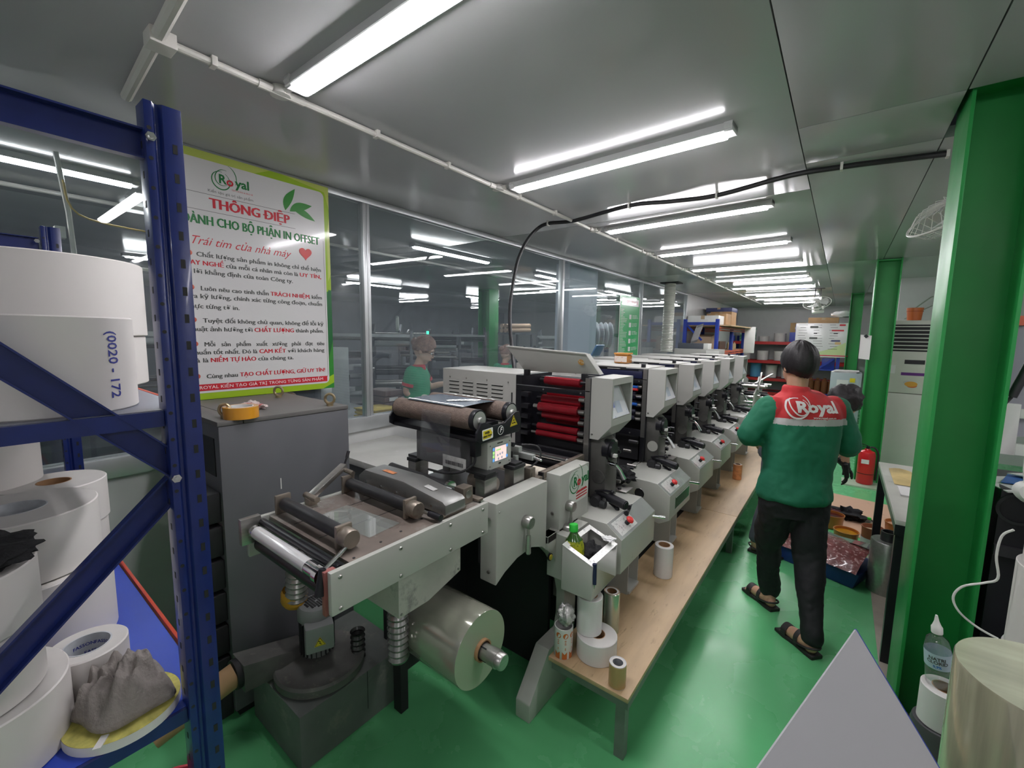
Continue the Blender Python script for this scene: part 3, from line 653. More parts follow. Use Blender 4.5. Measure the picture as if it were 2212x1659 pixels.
# tray box with the bottle
tr = MB()
Z0 = .585; P = dict(x0=-.885, x1=-.742, y0=1.535, y1=1.785)
tr.prism([(-.885, Z0), (-.742, Z0), (-.742, .735), (-.885, .785)], 1.535, 1.541, 'y').prism([(-.885, Z0), (-.742, Z0), (-.742, .735), (-.885, .785)], 1.779, 1.785, 'y')
tr.box(-.885, -.88, 1.541, 1.779, Z0, .785).box(-.748, -.742, 1.541, 1.779, Z0, .735).box(-.88, -.748, 1.541, 1.779, Z0, Z0+.005)
tray = tr.obj('tray_box', CREAM2, F, bev=.001)
mb = MB()
def rim(a0, a1, b0, b1):
    z = lambda x: .735+(.785-.735)*(-.742-x)/.143+.001
    mb.add([(a0, b0, z(a0)), (a1, b0, z(a1)), (a1, b1, z(a1)), (a0, b1, z(a0)), (a0, b0, z(a0)+.002), (a1, b0, z(a1)+.002), (a1, b1, z(a1)+.002), (a0, b1, z(a0)+.002)], [(0, 3, 2, 1), (4, 5, 6, 7), (0, 1, 5, 4), (1, 2, 6, 5), (2, 3, 7, 6), (3, 0, 4, 7)])
rim(-.886, -.741, 1.534, 1.56); rim(-.886, -.741, 1.76, 1.786); rim(-.886, -.865, 1.56, 1.76); rim(-.77, -.741, 1.56, 1.76)
mb.obj('tray_rim', PLATE, tray)
# dark inner guard plates behind the arch
MB().box(-1.62, -1.60, 1.15, 1.75, 0, .95).box(-1.6, -1.05, 1.70, 1.72, .0, .98).box(-1.6, -1.05, 1.45, 1.7, .9, .98).box(-1.06, -1.05, 1.19, 1.40, .795, .9).obj('inner_guard', BLACKM, F)
MB().box(-1.5, -1.06, 1.16, 1.6, 1.0, 1.02).obj('frame_deck', DARK, F)
# cross rollers between web guide and first unit
MB().cyl((-1.55, 1.82, 1.06), (-1.04, 1.82, 1.06), .013, n=18).obj('chrome_roller', CHROME, F)
MB().cyl((-1.5, 1.9, 1.02), (-1.04, 1.9, 1.02), .035, n=24).obj('black_roller', RUBBER, F)
MB().cyl((-1.5, 1.72, 1.0), (-1.06, 1.72, 1.0), .034, n=24).obj('taped_roller', M_('taped_roller', (.62, .56, .47), .5, noise=.12, nscale=14, streak=(8, 1, 1)), F)
MB().cyl((-1.5, 1.62, 1.0), (-1.05, 1.62, 1.0), .012, n=18).obj('chrome_roller', CHROME, F)
MB().box(-1.055, -1.03, 1.6, 1.99, 1.03, 1.06).obj('top_rail', RUSTY, F, bev=.003)
MB().box(-1.055, -1.03, 1.59, 1.60, .97, 1.06).obj('rail_end', BLACK, F)
MB().cyl((-1.25, 1.36, 1.045), (-1.12, 1.36, 1.045), .033, n=24).obj('taped_roller', MATS['taped_roller'], F)
MB().box(-1.09, -1.05, 1.52, 1.56, 1.02, 1.09).box(-1.07, -1.03, 1.555, 1.59, 1.02, 1.045).cyl((-1.049, 1.54, 1.06), (-1.047, 1.54, 1.06), .013, n=16).obj('bearing_block', RUSTY, F, bev=.002)

# web guide
G = thing('web_guide', (0, 0, 0), 'web guide with two brown rollers, touch screen and warning stickers', 'web guide')
BROWN = M_('brown_cork_roller', (.15, .11, .09), .6, noise=.25, nscale=60, bump=.3, bscale=200)
for (y, z) in ((1.215, 1.35), (1.415, 1.355)):
    r = MB().lathe([(.038, -1.56), (.042, -1.555), (.042, -1.085), (.038, -1.08)], (0, y, z), 'x', 32).obj('cork_roller', BROWN, G)
    MB().lathe([(0, -1.565), (.036, -1.565), (.041, -1.56), (.041, -1.545)], (0, y, z), 'x', 28).obj('roller_rim', BLACK, r); MB().lathe([(.0425, -1.10), (.0425, -1.085), (.041, -1.08), (.0, -1.08)], (0, y, z), 'x', 28).obj('roller_rim', BLACK, r)
    MB().lathe([(.036, -1.0795), (.014, -1.078), (.012, -1.068), (0, -1.066)], (0, y, z), 'x', 24).obj('roller_cap', M_('cap_alloy', (.5, .5, .48), .3, metal=.6), r)
BK = [(1.175, 1.31), (1.20, 1.345), (1.22, 1.345), (1.27, 1.325), (1.34, 1.325), (1.41, 1.36), (1.44, 1.36), (1.45, 1.33), (1.45, 1.285), (1.2, 1.265), (1.175, 1.28)]
br = MB().prism(BK, -1.066, -1.056, 'x').obj('end_bracket', BLACK, G, bev=.001)
br2 = MB().prism(BK, -1.585, -1.575, 'x').obj('end_bracket', BLACK, G, bev=.001)
M = frame((-1.0555, 1.235, 1.298), (0, 1, .06), (0, 0, 1)); YEL = M_('warning_yellow', (.75, .6, .03), .45); 
flat('arrow_sticker', M, .062, .042, WHITEL, br, r=.004)
mb = MB(); mb.prism([(-.027, .016), (.012, .016), (.012, .02), (.028, 0), (.012, -.02), (.012, -.016), (-.027, -.016)], .0008, .0012, 'z'); mb.xf(M); mb.obj('arrow', YEL, br)
text_mesh('WEB', .013, M @ Matrix.Translation((-.004, .006, .0015)), off=.0003).obj('arrow_text', BLACK, br, smooth=False)
text_mesh('DIRECTION', .010, M @ Matrix.Translation((-.003, -.007, .0015)), off=.0003).obj('arrow_text', BLACK, br, smooth=False)
M = frame((-1.0555, 1.315, 1.30), (0, 1, .06), (0, 0, 1))
MB().lathe([(.0165, 0), (.0185, 0), (.0185, .0006), (.0165, .0006)], n=28, closed=True).xf(M).obj('round_mark', WHITEL, br)
text_mesh('F', .028, M @ Matrix.Translation((0, 0, .0005)), off=.0004, shear=.3).obj('mark_letter', WHITEL, br, smooth=False)
M = frame((-1.0555, 1.40, 1.322), (0, 1, .06), (0, 0, 1))
def warn(M, s, parent, rot=0):
    mb = MB(); mb.prism([(0, .6*s), (-.55*s, -.38*s), (.55*s, -.38*s)], 0, .0006, 'z'); mb.xf(M); w = mb.obj('warning_sticker', YEL, parent, smooth=False)
    mb = strokes([[(0, .5*s), (-.46*s, -.33*s), (.46*s, -.33*s), (0, .5*s)]], .05*s, .001); mb.xf(M); mb.obj('sticker_border', BLACK, parent, smooth=False)
    return w
warn(M, .045, br)
for (a, b, r) in ((0, .006, .004), (-.007, -.006, .004), (.007, -.006, .004), (0, -.003, .003)):
    MB().lathe([(0, .0012), (r, .0012)], n=14).xf(M @ Matrix.Translation((a, b, 0))).obj('sticker_mark', BLACK, br)
body = MB().box(-1.43, -1.17, 1.20, 1.46, 1.14, 1.265).obj('guide_body', M_('dark_box_paint', (.13, .13, .135), .45, noise=.1), G, bev=.004)
MB().box(-1.57, -1.07, 1.19, 1.46, 1.268, 1.285).box(-1.4, -1.12, 1.25, 1.38, 1.285, 1.32).obj('top_plate', BLACK, G, bev=.003)
flat('rating_label', frame((-1.2, 1.199, 1.165), (1, 0, 0), (0, 0, 1)), .13, .05, M_('rating_label', (.55, .55, .53), .4, noise=.2, nscale=50), body)
mb = MB(); rr = random.Random(3); x = -.05
while x < .05:
    w = .001+rr.random()*.002; mb.box(x, x+w, -.012, .004, .001, .0013); x += w+.001+rr.random()*.0015
mb.xf(frame((-1.2, 1.199, 1.165), (1, 0, 0), (0, 0, 1))); o = mb.obj('barcode', BLACK, body); o['kind'] = 'stuff'
sb = MB().box(-1.17, -1.085, 1.27, 1.425, 1.135, 1.25).obj('screen_box', M_('screen_box_paint', (.50, .52, .47), .4, noise=.08), G, bev=.004)
M = frame((-1.0845, 1.3475, 1.195), (0, 1, 0), (0, 0, 1))
flat('screen_bezel', M, .102, .066, M_('bezel_grey', (.35, .42, .45), .3), sb, t=.0006)
SCR = M_('screen_pink', (.75, .55, .52), .3, emit=.5); SB = M_('screen_blue', (.1, .28, .6), .3, emit=.5); SG = M_('screen_green', (.3, .6, .2), .3, emit=.5); SW = M_('screen_key', (.3, .35, .45), .3, emit=.3)
flat('screen', M @ Matrix.Translation((0.005, 0, .0006)), .074, .058, SCR, sb, t=.0004)
for k, m in enumerate((SB, SG, SG, SB)): flat('screen_key', M @ Matrix.Translation((-.041, .022-.015*k, .0007)), .011, .012, m, sb, t=.0004)
for (a, b) in ((.045, .024), (.045, -.02)): flat('screen_key', M @ Matrix.Translation((a, b, .0011)), .012, .012, SB, sb, t=.0004)
for (a, b) in ((-.015, -.006), (.0, -.004), (.015, -.002), (-.01, -.022), (.012, -.02)): flat('screen_key', M @ Matrix.Translation((a, b, .0011)), .008, .009, SW, sb, t=.0004)
flat('screen_bar', M @ Matrix.Translation((-.01, .016, .0011)), .03, .006, SG, sb, t=.0004)
text_mesh('FIFE', .009, M @ Matrix.Translation((0, -.043, .0006)), off=.0003).obj('maker_mark', BLACK, sb, smooth=False)
text_mesh('OPTIGUIDE', .007, M @ Matrix.Translation((0, .043, .0006)), off=.0001).obj('maker_mark', DARK, sb, smooth=False)
screws([(-1.085, y, z) for y in (1.285, 1.41) for z in (1.15, 1.235)], .003, 'x', None, sb)
for (x0, y0_) in ((-1.11, 1.225), (-1.10, 1.40), (-1.5, 1.21), (-1.5, 1.42)):
    p = MB().box(x0, x0+.05, y0_, y0_+.075, 1.02, 1.115).obj('post', STEEL, G, bev=.002)
    MB().box(x0-.004, x0+.054, y0_-.004, y0_+.079, 1.115, 1.13).obj('post_cap', DARK, p, bev=.002)
MB().box(-1.51, -1.05, 1.22, 1.28, 1.13, 1.14).box(-1.51, -1.05, 1.41, 1.46, 1.13, 1.14).obj('cross_bar', DARK, G)
MB().box(-1.13, -1.1, 1.215, 1.25, 1.2, 1.265).obj('cable_plug', BLACK, G, bev=.003)
MB().tube(smoothp([(-1.115, 1.23, 1.2), (-1.115, 1.22, 1.17), (-1.15, 1.19, 1.14), (-1.22, 1.17, 1.125), (-1.32, 1.17, 1.12)], 5), .005, 8).obj('signal_cable', RUBBER, G)
MB().tube(smoothp([(-1.13, 1.56, 1.18), (-1.07, 1.6, 1.175), (-1.05, 1.6, 1.13), (-1.07, 1.55, 1.09), (-1.1, 1.47, 1.08)], 5), .004, 8).obj('signal_cable', RUBBER, G)
sn = MB().box(-1.2, -1.1, 1.5, 1.525, 1.16, 1.185).box(-1.15, -1.04, 1.52, 1.545, 1.13, 1.155).box(-1.12, -1.1, 1.48, 1.50, 1.1, 1.15).obj('sensor_bracket', M_('sensor_alloy', (.5, .52, .5), .35, metal=.5), G, bev=.002)
MB().cyl((-1.04, 1.532, 1.14), (-1.005, 1.532, 1.137), .008, .006, 12).ball((-1.003, 1.532, 1.137), .006).obj('sensor_tip', CHROME, sn)
MB().cyl((-1.19, 1.49, 1.195), (-1.12, 1.49, 1.195), .01, n=12).tube(smoothp([(-1.19, 1.49, 1.195), (-1.22, 1.48, 1.18), (-1.21, 1.47, 1.17)], 4), .004, 8).obj('sensor', BLACK, sn)
# printed web over the two rollers and clear tail
t = tag(MB().grid(lambda u, v: (-1.49+.33*u, 1.2+.23*v, 1.394+.004*sin(v*pi)), 6, 4).obj('printed_web', [M_('printed_web_film', (.09, .11, .15), .25, noise=.15, coat=.5)]), 'dark blue printed film lying across the two brown rollers', 'film')
mb = MB()
rr = random.Random(5); edge = [(-1.49+.33*k/22, 1.405+rr.random()*.012) for k in range(23)]
mb.add([(x, y, 1.4005) for x, y in edge]+[(x, y+.014+rr.random()*.01, 1.3985) for x, y in edge], [(k, k+1, 24+k, 23+k) for k in range(22)])
mb.add([(x, 1.205+rr.random()*.004, 1.3975) for x, y in edge]+[(x, 1.213+rr.random()*.004, 1.3985) for x, y in edge], [(k, k+1, 24+k, 23+k) for k in range(22)])
for k in range(5): mb.lathe([(.006, .0), (.017, .0)], (-1.30+.02*k, 1.28+.018*k, 1.3995+.0003*k), n=12, sy=1.3)
mb.obj('white_print', WHITEL, t)
t = tag(MB().grid(lambda u, v: (-1.36+.17*u, 1.172-.006*sin(pi*v)-.01*v, 1.37-.30*v), 3, 8).obj('film_tail', [thin_glass('film_clear', (.93, .94, .95), 1.5, .06, (.6, .6, .62), extra=.05)]), 'clear film tail hanging down in front of the brown roller', 'film')

# film roll on its shaft
t = thing('film_roll', (0, 1.01, .625), 'large clear film roll on a steel shaft under the infeed table', 'film roll')
FILM = M_('wound_film', (.33, .335, .27), .13, metal=.35, coat=1, noise=.2, nscale=2, streak=(1, 6, 1))
FILME = M_('wound_film_edge', (.30, .36, .25), .3, noise=.05, nscale=4, coat=.2)
MB().lathe([(.125, -1.17), (.127, -1.165), (.127, -.885), (.126, -.883)], (0, 0, 0), 'x', 64).obj('film', FILM, t)
MB().lathe([(.126, -.8835), (.036, -.882)], (0, 0, 0), 'x', 64).obj('film_end', FILME, t)
MB().ring((-1.18, 0, 0), .037, .032, .31, 'x', 40).obj('paper_core', KRAFT, t)
MB().lathe([(0, -1.55), (.026, -1.55), (.026, -.84), (.0285, -.84), (.0285, -.815), (.03, -.815), (.03, -.808), (.027, -.808), (.027, -.79), (.024, -.785), (0, -.785)], (0, 0, 0), 'x', 32).obj('shaft', STEEL, t)
for a in (0, 2.1, 4.2): MB().box(-1.1, -.85, -.002, .002, .0255, .0285).xf(Matrix.Rotation(a+.5, 4, 'X')).obj('shaft_key', BLACK, t)

# bottle, cloth, knife and paper in the tray
def bottle(prof, capp, loc, label, mbody, mcap, tilt=(0, 0, 0), liquid=None, lab=None, name='bottle'):
    t = thing(name, loc, label, 'bottle'); t.rotation_euler = tilt
    t.scale = (1.35, 1.35, 1.35)
    MB().lathe(prof, n=28).obj('bottle_body', mbody, t)
    MB().lathe(capp, n=20).obj('cap', mcap, t)
    if liquid: MB().lathe(liquid[0], n=24).obj('liquid', liquid[1], t)
    if lab: MB().lathe(lab[0], n=28).obj('wrap_label', lab[1], t)
    return t
TEA = M_('tea_bottle', (.06, .12, .01), .12, coat=.8, noise=.35, nscale=30)
t = bottle([(0, 0), (.028, 0), (.031, .006), (.031, .03), (.029, .034), (.031, .04), (.031, .075), (.030, .08), (.030, .12), (.026, .14), (.014, .158), (.012, .165), (.012, .17)],
           [(0, .19), (.013, .19), (.0145, .187), (.0145, .168), (.013, .166)], (-.85, 1.60, .60), 'green tea bottle with bright green cap standing in the grey tray box',
           M_('green_drink', (.03, .10, .015), .12, coat=.8), M_('green_cap', (.03, .5, .05), .4), (radians(-3), radians(-6), 0),
           lab=([(.0315, .08), (.0318, .082), (.0315, .12), (.0275, .14)], M_('tea_label', (.4, .42, .02), .3, spots=((.03, .12, .02), .45, 40))))
def crumple(name, c, r, m, label, cat, seed=1, sc=(1, 1, 1), amp=.35, n=28, fl=None):
    import mathutils.noise as N
    mb = MB(); off = Vector((seed*3.1, seed*1.7, seed))
    o = len(mb.v); k = n//2
    mb.ball((0, 0, 0), 1, n)
    vs = []
    for p in mb.v:
        q = p.normalized(); f = 1+amp*(N.noise(q*1.6+off)+.6*abs(N.noise(q*3.7+off))*2-.5)
        z = q.z*f
        if fl is not None and z < fl: z = fl+(z-fl)*.05
        vs.append(Vector((q.x*f*sc[0]*r, q.y*f*sc[1]*r, z*sc[2]*r)))
    mb.v = vs
    ob = mb.obj(name, m, sharp=1.2); ob.location = c
    return tag(ob, label, cat)
CLOTHB = M_('black_cloth', (.012, .012, .014), .9, bump=.4, bscale=60)
crumple('cleaning_cloth', (-.815, 1.68, .715), .05, CLOTHB, 'crumpled black cloth in the grey tray box beside the tea bottle', 'cloth', 2, (1, 1.3, .8), .5)
crumple('paper_wad', (-.775, 1.76, .762), .026, M_('tissue', (.68, .68, .68), .8), 'white crumpled paper on the corner of the grey tray box', 'paper', 4, (1.2, 1, .35), .5)
t = thing('cutter_knife', (0, 0, 0), 'dark blue cutter knife hooked over the edge of the tray box', 'knife')
MB().cyl((-.733, 1.545, .66), (-.738, 1.55, .745), .008, .0095, 10).obj('knife_grip', M_('navy_plastic', (.015, .02, .06), .4), t); MB().cyl((-.7335, 1.544, .66), (-.732, 1.543, .64), .004, .001, 6).obj('blade', STEEL, t)
crumple('cleaning_cloth', (-1.0, 2.43, .84), .085, CLOTHB, 'black rags heaped behind the first console of the press', 'cloth', 7, (.9, 1.3, .55), .4, 40)
# ================================================================ blue rack with paper rolls
K = thing('storage_rack', (0, 0, 0), 'dark blue bolted storage rack at the near left, full of paper rolls', 'rack')
def post(x, y, z1=2.07, detail=True):
    P = [(x, y+.03), (x, y+.002), (x-.007, y-.003), (x-.007, y-.008), (x, y-.012), (x, y-.024), (x-.045, y-.024), (x-.045, y-.018), (x-.01, y-.018), (x-.01, y+.026), (x-.045, y+.026), (x-.045, y+.03)]
    p = MB().prism(P, 0, z1, 'z').obj('post', BLUE, K, bev=.0012)
    if detail:
        mb = MB(); mb2 = MB()
        z = .05
        while z < z1-.04:
            mb.box(x-.004, x+.0005, y+.014, y+.021, z-.008, z+.008); mb2.cyl((x-.004, y-.018, z+.025), (x+.0004, y-.018, z+.025), .0035, n=8)
            mb2.box(x-.028, x-.022, y-.0245, y-.02, z-.006, z+.006)
            z += .05
        o = mb.obj('slot', BLACKM, p); o['kind'] = 'stuff'; o = mb2.obj('post_hole', BLACKM, p); o['kind'] = 'stuff'
    return p
def cchan(p, q, w=.045, d=.018):     # channel in a plane of constant x, open side facing +x
    p = Vector(p); q = Vector(q); a = (q-p).normalized(); n = Vector((1, 0, 0)); u = n.cross(a).normalized()
    mb = MB()
    mb.obox((p+q)/2-n*d/2, a*(q-p).length/2, u*w/2, n*.0015)
    for s in (-1, 1): mb.obox((p+q)/2+u*s*(w/2-.001), a*(q-p).length/2, u*.0015, n*d/2)
    return mb
for xx in (-.98, -2.5):
    post(xx, .26+(.02 if xx < -2 else 0)); post(xx, -.34)
    X = xx-.02
    cchan((X, .25, 2.0), (X, -.33, 2.0), .05).obj('brace', BLUE, K)
    cchan((X, .262, 1.405), (X, -.33, 2.0-.03) if 0 else (X, -.33, 2.02), .042).obj('brace', BLUE, K)
    cchan((X-.012, .262, 1.395), (X-.012, -.33, .80), .042).obj('brace', BLUE, K)
    cchan((X-.012, .262, .12), (X-.012, -.33, .75), .042).obj('brace', BLUE, K)
    for z in (2.01, 1.40): MB().cyl((xx+.0, .243, z), (xx+.004, .243, z), .008, n=6).cyl((xx+.004, .243, z), (xx+.007, .243, z), .004, n=8).obj('bolt', CHROME, K)
REDB = M_('beam_red', (.45, .05, .02), .4)
for z in (.92, 1.53):
    MB().box(-2.5, -1.03, -.33, .28, z-.004, z).box(-1.03, -1.0, -.33, .24, z-.03, z).obj('shelf_deck', BLUED if z < 1 else M_('deck_greyblue', (.16, .17, .22), .3, noise=.1), K)
    MB().box(-2.5, -1.03, .284, .292, z-.05, z+.006 if z < 1 else z-.001).obj('beam', REDB, K, bev=.002)
    MB().box(-2.5, -1.03, -.35, -.332, z-.05, z+.004).obj('beam', REDB, K, bev=.002)
    MB().box(-1.0, -.992, -.33, .235, z-.03, z-.001).obj('deck_edge', BLUE, K)
COREP = M_('core_print', (.5, .52, .55), .5, noise=.15, nscale=40)
def paper_roll(c, r, z0, z1, label, ri=.038, mat_=None, core=None, group='paper rolls on the blue rack', cat='paper roll', sag=.0):
    t = thing('paper_roll', (c[0], c[1], z0), label, cat, group)
    h = z1-z0; e = .0025
    MB().lathe([(r-e, 0), (r, e), (r, h-e), (r-e, h)], n=64).obj('paper', mat_ or PAPER, t)
    MB().lathe([(r-e, h), (r*.75, h-.0006), (r*.6, h-.0002), (ri+.003, h)], n=48).obj('edge_face', M_('roll_edge', (.58, .56, .54), .55, noise=.03, nscale=30), t)
    MB().ring((0, 0, 0), ri+.003, ri, h+.0005, n=40).obj('core', core or KRAFT, t)
    return t
def wrap_text(s, size, r, ang, z, mat_, parent, off=.0006, rot=0, sx=1):
    tm = text_mesh(s, size, Matrix.Identity(4), off=size*.012, depth=.0, sx=sx)
    v = []
    for p in tm.v:
        a, b = (p.x, p.y) if not rot else (p.y, -p.x)
        th = ang+a/r; v.append(Vector((r*cos(th)+off*cos(th), r*sin(th)+off*sin(th), z+b)))
    tm.v = v; return tm.obj('lettering', mat_, parent, smooth=False)
PEN = M_('blue_marker', (.02, .03, .25), .5)
ra = paper_roll((-1.15, .10), .13, 1.53, 1.70, 'white paper roll marked C0020 - 172 on the upper rack shelf, in front')
# lettering faces +X+Y side of the roll (towards the aisle)
a0 = math.atan2(-.10-.10, 0+1.15)+.84
wrap_text('(0020 - 172', .026, .13, a0, .085, PEN, ra, rot=1)
wrap_text('▒', .001, .13, a0+.1, .05, PEN, ra)
paper_roll((-1.62, .155), .2, 1.66, 1.85, 'widest white roll on the upper shelf, lying on top of another roll')
paper_roll((-1.62, .155), .195, 1.53, 1.659, 'white roll under the widest roll on the upper shelf')
paper_roll((-1.17, -.185), .10, 1.53, 1.695, 'white roll at the back of the upper shelf carrying a smaller roll')
paper_roll((-1.19, -.16), .08, 1.696, 1.775, 'small white roll at the picture edge on the upper shelf, above the marked roll')
paper_roll((-1.95, .02), .13, .92, 1.42, 'tall white roll standing on the lower shelf behind the others')
rG = paper_roll((-1.5, .065), .14, 1.115, 1.26, 'grey-topped roll with printed core, upper one of the pair on the lower shelf', .05, None, COREP)
rG2 = paper_roll((-1.49, .07), .15, .92, 1.113, 'white roll with pen marks under the grey-topped roll')
wrap_text('E 0021', .022, .15, math.atan2(-.07, 1.49)+.45, .165, PEN, rG2); wrap_text('17', .022, .15, math.atan2(-.07, 1.49)+.3, .13, PEN, rG2)
paper_roll((-1.83, .16), .115, 1.10, 1.225, 'white roll with brown core at the back right of the lower shelf', .035)
paper_roll((-1.83, .16), .11, .92, 1.098, 'white roll with a loose sheet end under the brown-cored roll', .035)
flat('loose_sheet', frame((-1.715, .2, .99), (.15, 1, 0), (0, 0, 1)), .05, .12, PAPERW, None).xx if 0 else None
rI = paper_roll((-1.21, .128), .065, .92, 1.02, 'small white roll with a grey printed core beside the grey cloth', .036, None, COREP)
for k in range(5):
    th = 1.2+k*.5
    tm = text_mesh('FASSON', .010, Matrix.Identity(4), off=.0002, depth=0)
    tm.v = [Vector(((.0355)*cos(th-p.x/.036), (.0355)*sin(th-p.x/.036), .08-.018*(k % 2)+p.y)) for p in tm.v]
    tm.obj('core_lettering', PEN, rI, smooth=False)
paper_roll((-1.15, -.055), .125, 1.17, 1.275, 'cream roll at the picture edge, topmost of three, with a black rag on it')
paper_roll((-1.15, -.055), .122, 1.045, 1.168, 'middle roll of the stack of three at the picture edge')
paper_roll((-1.15, -.04), .135, .92, 1.043, 'bottom roll of the stack of three at the picture edge')
crumple('rag', (-1.13, -.0, 1.295), .075, CLOTHB, 'black rag draped on the topmost roll of the stack of three', 'cloth', 3, (1.1, 1.0, .35), .35, 44)
# tape ring and grey cloth
t = thing('tape_ring', (-1.07, .155, .92), 'flat yellowish ring of tape under the grey cloth', 'tape')
MB().ring((0, 0, 0), .088, .055, .018, n=56).obj('tape', M_('yellow_tape_edge', (.5, .46, .12), .6, noise=.3, nscale=60), t)
MB().lathe([(.0885, .0), (.0885, .018)], n=56).obj('paper_band', PAPERW, t)
MB().obox((.068, -.045, .0195), (.012, -.008, 0), (.003, .005, 0), (0, 0, .001)).obj('strap', PAPERW, t)
GREYC = M_('grey_fleece', (.24, .215, .20), .95, bump=.5, bscale=90, noise=.12, nscale=8)
import mathutils.noise as NZ
def cloth(name, c, rx, ry, hh, m, label, seed=0, rz=0):
    mb = MB()
    def f(u, v):
        a = 2*pi*u; s = v
        q = Vector((cos(a), sin(a), s))*1.3+Vector((seed, seed, seed))
        w = 1+.25*NZ.noise(q)+.08*sin(a*5+s*5+seed)*s
        rr = s*w
        z = hh*(1-s**2.6)*(.8+.5*NZ.noise(Vector((cos(a)*s*2.2+seed, sin(a)*s*2.2, .3))))+.010*sin(cos(a)*s*16+sin(a)*s*7+2*NZ.noise(q*1.5))*min(1, (1-s)*4)+.006*sin(cos(a-.6)*s*34+seed)*(1-s)+.006
        return (rx*rr*cos(a), ry*rr*sin(a), max(z, .003))
    mb.grid(f, 56, 22)
    o = mb.obj(name, m, sharp=2.5); o.location = c; o.rotation_euler = (0, 0, rz)
    mod = o.modifiers.new('t', 'SOLIDIFY'); mod.thickness = .004; bake_mods(o)
    return tag(o, label, 'cloth')
cloth('fleece_cloth', (-1.085, .155, .94), .09, .068, .095, GREYC, 'crumpled grey fleece cloth thrown over the tape ring on the blue shelf', 1.7, .5)
t = thing('paint_bucket', (-1.13, .2, 0), 'red bucket with a green floral label on the floor under the blue shelf', 'bucket')
MB().lathe([(0, 0), (.10, 0), (.115, .58), (.118, .6), (.112, .6), (.108, .02)], n=32).obj('bucket_body', M_('bucket_red', (.45, .04, .06), .4), t)
MB().lathe([(.1155, .42), (.1185, .57)], n=32).obj('bucket_label', M_('floral_label', (.12, .3, .2), .5, noise=.6, nscale=26, spots=((.6, .55, .5), .5, 18)), t)

# ================================================================ grey cabinet and blower
GREYM = M_('cabinet_grey', (.12, .122, .132), .42, noise=.06, nscale=4, spots=((.14, .14, .15), .22, 5))
C_ = thing('control_cabinet', (0, 0, 0), 'dark grey steel control cabinet between rack and infeed table', 'cabinet')
cx0, cx1, cy0, cy1, cz = -2.62, -1.95, .63, 1.2, 1.315
MB().box(cx0, cx1, cy0, cy1, .04, cz-.02).obj('cabinet_body', GREYM, C_, bev=.004)
MB().box(cx0, cx1+.003, cy0-.004, cy0+.09, cz-.019, cz).box(cx0, cx1+.003, cy0+.093, cy1, cz-.019, cz).obj('cabinet_top', M_('cabinet_top', (.13, .125, .12), .45, noise=.1, spots=((.2, .2, .2), .3, 5)), C_, bev=.003)
MB().box(cx0+.02, cx1-.02, cy0+.02, cy1-.02, 0, .04).obj('plinth', BLACKM, C_)
MB().box(cx1-.2, cx1-.05, cy0-.003, cy0+.001, 1.08, 1.24).obj('vent_window', BLACKM, C_)
for (x, y) in ((-2.45, 1.09), (-1.995, 1.13), (-2.02, .68)):
    e = MB().cyl((x, y, cz), (x, y, cz+.012), .016, n=16).obj('eye_bolt', M_('brass_bolt', (.35, .28, .17), .35, metal=.8), C_)
    mb = MB(); n = 24
    mb.tube([(x+.022*cos(a)*.7, y+.022*cos(a)*.7, cz+.035+.024*sin(a)) for a in [2*pi*k/n for k in range(n+1)]], .0065, 10, cap=False).obj('bolt_ring', MATS['brass_bolt'], e)
for k in range(7):
    z = 1.02-k*.145
    s = MB().box(cx1-.30, cx1-.02, cy0-.05, cy0, z-.125, z).obj('connector_box', BLACKM, C_, bev=.006)
    MB().box(cx1-.2, cx1-.08, cy0-.056, cy0-.05, z-.10, z-.02).obj('latch', M_('glossy_black', (.02, .02, .02), .15, coat=.8), s, bev=.004)
    for zz in (z-.015, z-.11): MB().cyl((cx1-.035, cy0-.05, zz), (cx1-.035, cy0-.054, zz), .006, n=8).obj('screw', CHROME, s)
flat('scratch', frame((cx1+.0005, .86, 1.0), (0, 1, 0), (0, 0, 1)), .004, .05, WHITE, C_, t=.0003)
t = thing('tape_roll', (-1.99, .73, cz), 'orange adhesive tape roll on the corner of the grey cabinet', 'tape')
MB().ring((0, 0, 0), .066, .047, .048, n=48).obj('tape', M_('orange_tape', (.6, .27, .02), .25, coat=.5), t)
MB().ring((0, 0, 0), .047, .043, .0485, n=40).obj('tape_core', PAPERW, t)
crumple('work_glove', (-2.2, .86, cz+.012), .06, M_('striped_glove', (.6, .5, .48), .9, spots=((.5, .05, .06), .42, 22)), 'crumpled white and red work glove on the grey cabinet', 'glove', 5, (1.6, .6, .3), .5)
B_ = thing('blower_unit', (0, 0, 0), 'grey dust blower with motor on a floor box under the table', 'blower')
GB = M_('dusty_green_grey', (.14, .155, .145), .5, noise=.2, nscale=6, spots=((.2, .2, .18), .4, 7))
DG = M_('dusty_grey', (.12, .12, .112), .6, noise=.3, nscale=10, spots=((.2, .19, .17), .38, 14))
MB().box(-1.92, -1.505, .69, 1.18, 0, .235).obj('blower_box', GB, B_, bev=.003)
MB().box(-1.5055, -1.5035, .98, .982, .06, .235).obj('box_seam', BLACKM, B_)
vol = MB().lathe([(0, .235), (.165, .235), (.178, .245), (.18, .275), (.172, .285), (.165, .283), (.15, .278), (.08, .283), (.05, .295), (0, .3)], (-1.68, .87, 0), n=56).obj('volute', DG, B_)
MB().prism([(.60, .265), (.60, .38), (.86, .31), (.86, .235)], -1.86, -1.75, 'x').obj('outlet_duct', DG, B_, bev=.004)
mc = (-1.70, .87, .025)
mo = MB().lathe([(.060, .29), (.062, .295), (.062, .44), (.070, .445), (.075, .45), (.075, .485), (.065, .503), (.04, .51), (0, .511)], mc, n=40).obj('motor', M_('motor_grey', (.22, .23, .23), .45, noise=.15), B_)
